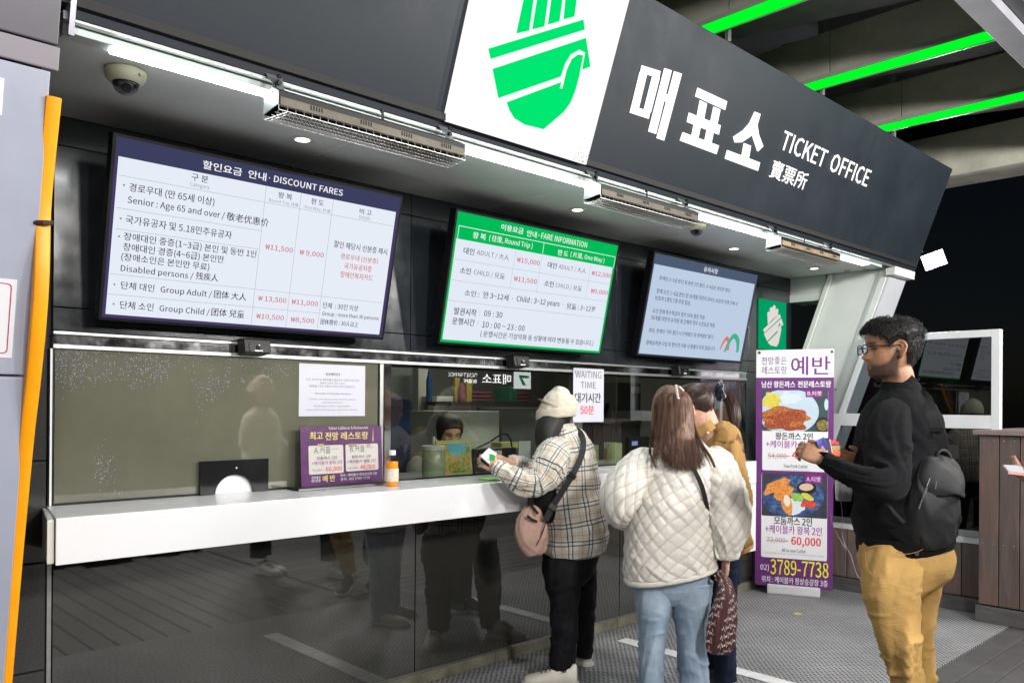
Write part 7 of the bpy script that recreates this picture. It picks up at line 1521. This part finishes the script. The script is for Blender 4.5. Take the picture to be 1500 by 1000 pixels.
for sx in (-1,1):
    b = Loft(); b.skin([W_(cx_+sx*.14,cyy,1.06,.05,.05),W_(cx_+sx*.18,cyy,1.0,.062,.06),W_(cx_+sx*.20,cyy-.03,.86,.06,.06),W_(cx_+sx*.18,cyy-.16,.84,.05,.05),W_(cx_+sx*.13,cyy-.29,.99,.042,.042)], 32, 5, fold(62.,.006), world=True); b.make('sleeve', MATS['clerk_shirt'], ck)

# ================================================================== BANNER
bn = thing('banner_stand', 'tall purple restaurant banner with two fried cutlet photos at the counter end', 'banner', (5.80,-.33,0))
BF = Frame((5.687,-.080,.06), (.4226,-.9063,0), (0,0,1)); H4 = Z((1090,430),4.0); I4 = Z((1000,640),2.778)
def br(pts, zf): return qpx(BF, zf, pts)
tl, tr_ = br([(72,330),(528,325)], H4); bl, brr = br([(294,598),(610,625)], I4)
U0_, U1_, V0_, V1_ = (tl[0]+bl[0])/2, (tr_[0]+brr[0])/2, (bl[1]+brr[1])/2, (tl[1]+tr_[1])/2
BP = mat('banner_purple', (.135,.022,.17), .45, var=.15, vscale=5); 
g = G(); n_ = 24
for i in range(n_+1):
    v_ = V0_+(V1_-V0_)*i/n_; g.v += [BF(U0_, v_, -.002+.006*math.sin(i*.35)*0), BF(U1_, v_, -.002), BF(U0_, v_, -.0005), BF(U1_, v_, -.0005)]
for i in range(n_): a_ = i*4; g.f += [(a_+2,a_+3,a_+7,a_+6),(a_,a_+4,a_+5,a_+1)]
g.build('banner_sheet', BP, bn)
hd = br([(72,492),(528,490)], H4); vh = (hd[0][1]+hd[1][1])/2
g = G(); g.flat(BF, [(U0_,vh),(U1_,vh),(U1_,V1_),(U0_,V1_)], .0002); g.build('header_field', mat('banner_white', (.78,.78,.80), .4), bn)
def btext(name, m, rows, w=.0016):
    g = G()
    for s, zf, p0, p1, h, of in rows: tpx(g, BF, s, zf, p0, p1, h, w, of)
    g.build(name, m, bn)
WB = MATS['banner_white']
btext('purple_lettering', mat('purple_ink',(.16,.02,.22),.4), [('전망좋은',H4,(103,418),(249,414),46,0),('레스토랑',H4,(104,473),(251,470),46,0),('예반',H4,(275,478),(505,474),108,.010)])
btext('white_lettering', WB, [('남산 왕돈까스',H4,(104,550),(299,550),38,.022),('전문레스토랑',H4,(315,550),(509,548),38,.022),('위치 : 케이블카 정상승강장 3층',I4,(321,590),(590,606),26,.01),('02)',I4,(316,543),(351,546),30,.01)])
btext('yellow_lettering', mat('banner_yellow',(.85,.80,.02),.4), [('3789-7738',I4,(357,560),(593,570),62,.006)])
def field(zf, x0,y0,x1,y1, m, name, r=.012, w=.0006):
    q = br([(x0,y0),(x1,y0),(x0,y1),(x1,y1)], zf); a,b = (q[0][0]+q[2][0])/2,(q[1][0]+q[3][0])/2; c,d = (q[2][1]+q[3][1])/2,(q[0][1]+q[1][1])/2
    g = G(); g.flat(BF, rrect(a,c,b,d,r), w); g.build(name, m, bn); return a,b,c,d
q1 = I4(322,138); q1h = ((q1[0]-1090)*4, (q1[1]-430)*4)
field(H4, 107,566,492,q1h[1], WB, 'price_field'); field(I4, 320,150,588,495, WB, 'price_field')
R1 = field(H4, 107,566,492,806, mat('tablecloth_teal',(.03,.06,.07),.5,var=.3,vscale=12), 'food_photo', .010, .0009)
R2 = field(I4, 322,150,588,325, mat('slate_photo',(.03,.035,.05),.5,var=.5,vscale=20), 'food_photo', .010, .0009)
def noisecol(name, cols, scale=60, rough=.45):
    m = bpy.data.materials.new(name); m.use_nodes=True; N=m.node_tree.nodes; L_=m.node_tree.links; b_=N['Principled BSDF']; tc=N.new('ShaderNodeTexCoord'); n=N.new('ShaderNodeTexNoise'); n.inputs['Scale'].default_value=scale; n.inputs['Detail'].default_value=6; n.inputs['Roughness'].default_value=.7; L_.new(tc.outputs['Object'],n.inputs['Vector'])
    r=N.new('ShaderNodeValToRGB'); e=r.color_ramp.elements; e[0].position=.33; e[0].color=(*cols[0],1); e[1].position=.68; e[1].color=(*cols[-1],1)
    for i,c in enumerate(cols[1:-1]): q=e.new(.33+.35*(i+1)/(len(cols)-1)); q.color=(*c,1)
    L_.new(n.outputs[0],r.inputs[0]); L_.new(r.outputs[0],b_.inputs['Base Color']); b_.inputs['Roughness'].default_value=rough; return m
FRY = noisecol('fried_crumb', [(.16,.03,.008),(.42,.12,.02),(.62,.28,.07)]); SAUCE = noisecol('brown_sauce', [(.10,.015,.005),(.33,.05,.012),(.48,.16,.04)], 70); CAB = noisecol('yellow_cabbage',[(.55,.42,.02),(.75,.70,.12)],50); RICE = mat('rice_white',(.62,.70,.74),.5,var=.12,vscale=90); PLATE = mat('plate_pale',(.50,.62,.72),.3,var=.05); NAVYP = noisecol('navy_plate',[(.01,.015,.05),(.03,.07,.2),(.1,.2,.35)],30); GRN = noisecol('lettuce',[(.15,.35,.03),(.4,.65,.12)],60); REDV = noisecol('red_relish',[(.45,.02,.01),(.75,.12,.08)],90); CRMS = mat('cream_sauce',(.66,.50,.33),.4); ORG = noisecol('orange_fry',[(.45,.10,.01),(.72,.26,.04),(.85,.45,.14)],80)
def blob(zf, R, cx_, cyy, rx, ry, m, name, w, rot=0.0, rg=.08, seed=0):
    pts = []
    for i in range(36):
        a = 2*math.pi*i/36; k_ = 1+rg*noise.noise(Vector((math.cos(a)*1.7+seed, math.sin(a)*1.7, seed*2))); x = rx*math.cos(a)*k_; y = ry*math.sin(a)*k_; c_, s_ = math.cos(rot), math.sin(rot)
        u, v = br([(cx_+x*c_-y*s_, cyy+x*s_+y*c_)], zf)[0]; pts.append((min(max(u,R[0]),R[1]), min(max(v,R[2]),R[3])))
    g = G(); g.flat(BF, pts, w); g.build(name, m, bn)
w0 = .0012
blob(H4,R1,258,690,182,135,PLATE,'plate_print',w0,0,.02); blob(H4,R1,235,742,128,62,SAUCE,'sauce_print',w0+.0001,.15,.5,1); blob(H4,R1,165,622,58,44,CAB,'cabbage_print',w0+.0002,0,.5,2); blob(H4,R1,262,612,62,34,RICE,'rice_print',w0+.0002,0,.5,3)
blob(H4,R1,250,718,135,55,FRY,'cutlet_print',w0+.0003,.05,.35,4); blob(H4,R1,250,728,110,38,SAUCE,'sauce_print',w0+.0004,.05,.9,5)
blob(H4,R1,462,768,46,44,mat('bowl_dark',(.02,.02,.02),.3),'bowl_print',w0,0,.02,6); blob(H4,R1,462,770,37,32,noisecol('soup',[(.08,.05,.01),(.35,.3,.06)],60),'soup_print',w0+.0001,0,.05,7); blob(H4,R1,482,650,12,34,PLATE,'cup_print',w0,0,.05,8)
blob(I4,R2,448,240,128,86,NAVYP,'plate_print',w0,0,.02,1); blob(I4,R2,385,196,62,22,ORG,'fry_print',w0+.0002,-.45,.3,2); blob(I4,R2,408,228,44,26,ORG,'fry_print',w0+.0003,-.5,.3,3); blob(I4,R2,504,206,40,27,mat('bowl_dark',(.02,.02,.02),.3),'cup_print',w0+.0002,0,.02,4); blob(I4,R2,503,203,29,15,CRMS,'sauce_print',w0+.0003,0,.03,5)
blob(I4,R2,460,278,46,30,RICE,'cabbage_print',w0+.0002,0,.5,6); blob(I4,R2,466,243,26,18,GRN,'salad_print',w0+.0004,.3,.5,7); blob(I4,R2,508,243,28,12,CAB,'pickle_print',w0+.0003,.5,.2,8); blob(I4,R2,510,272,32,15,REDV,'relish_print',w0+.0004,.1,.6,9); blob(I4,R2,424,270,22,46,ORG,'fry_print',w0+.0005,-.2,.2,10); blob(I4,R2,424,258,13,24,mat('shrimp_white',(.75,.68,.60),.5),'filling_print',w0+.0006,-.2,.1,11)
MG = mat('banner_magenta', (.24,.02,.22), .4)
field(H4, 360,568,460,606, MG, 'ticket_tag', .002, .0022); field(I4, 498,153,568,188, MG, 'ticket_tag', .002, .0022)
btext('tag_lettering', WB, [('B.티켓',H4,(372,597),(452,597),26,.01),('A.티켓',I4,(504,180),(560,182),20,.01)], .0026)
btext('ink_lettering', INK, [('왕돈까스 2인',H4,(184,858),(402,854),42,.02),('모둠까스 2인',I4,(372,356),(526,361),33,.02),('Two Pork Cutlet',I4,(410,126),(508,125),15,.006),('All in one Cutlet',I4,(403,467),(501,471),15,.006)])
btext('magenta_lettering', mat('magenta_ink',(.33,.02,.33),.4), [('+케이블카 왕복 2인',H4,(128,906),(478,902),42,.012),('+케이블카 왕복 2인',I4,(336,391),(566,399),34,.012)])
btext('grey_lettering', mat('grey_ink',(.25,.25,.25),.5), [('54,000~',H4,(140,972),(268,970),36,0),('72,000~',I4,(342,431),(432,434),25,0),('*This menu has been served by subtitle',I4,(400,138),(516,138),6,0),('*You need the ticket and a coupon*You need the ticket to subtitle',I4,(330,474),(574,486),7,0)])
btext('red_lettering', mat('red_ink',(.70,.01,.02),.4), [('46,000',H4,(280,980),(482,976),54,.018),('60,000',I4,(442,447),(562,449),40,.018)])
g = G(); lpx(g, BF, H4, (138,950), (266,950), .004, .002); lpx(g, BF, I4, (340,420), (430,420), .004, .002); g.build('strike_lines', MATS['red_ink'], bn)
g = G()
for zf,x_,y_ in ((H4,90,346),(H4,515,340),(I4,303,592),(I4,601,614)):
    u,v = br([(x_,y_)],zf)[0]; g.lathe(BF(u,v,.001), [(.001,0),(.011,0),(.011,.003),(.005,.004),(.001,.001)], 14, BF.w)
g.build('grommet', mat('grommet_dark',(.12,.12,.1),.3,metal=.6), bn)
q = br([(343,600),(560,600)], I4)
g = G(); g.box(q[0][0], q[1][0], -.06, .012, -.20, .02, fr=BF); g.build('base', mat('base_white',(.6,.61,.62),.4,var=.06), bn, bevel=.012)
g = G(); g.cyl(BF(.5*(U0_+U1_), -.05, -.03), BF(.5*(U0_+U1_), V1_-.02, -.03), .009, .009, 10); g.build('support_pole', ALU, bn)
g = G(); g.cyl(BF(U0_,V1_-.012,-.012), BF(U1_,V1_-.012,-.012), .007, .007, 8); g.build('top_bar', ALU, bn); g = G(); g.cyl(BF(U0_,V0_+.01,-.012), BF(U1_,V0_+.01,-.012), .007, .007, 8); g.build('bottom_bar', ALU, bn)
# dispose of the helper scene
bpy.data.scenes.remove(TSC)
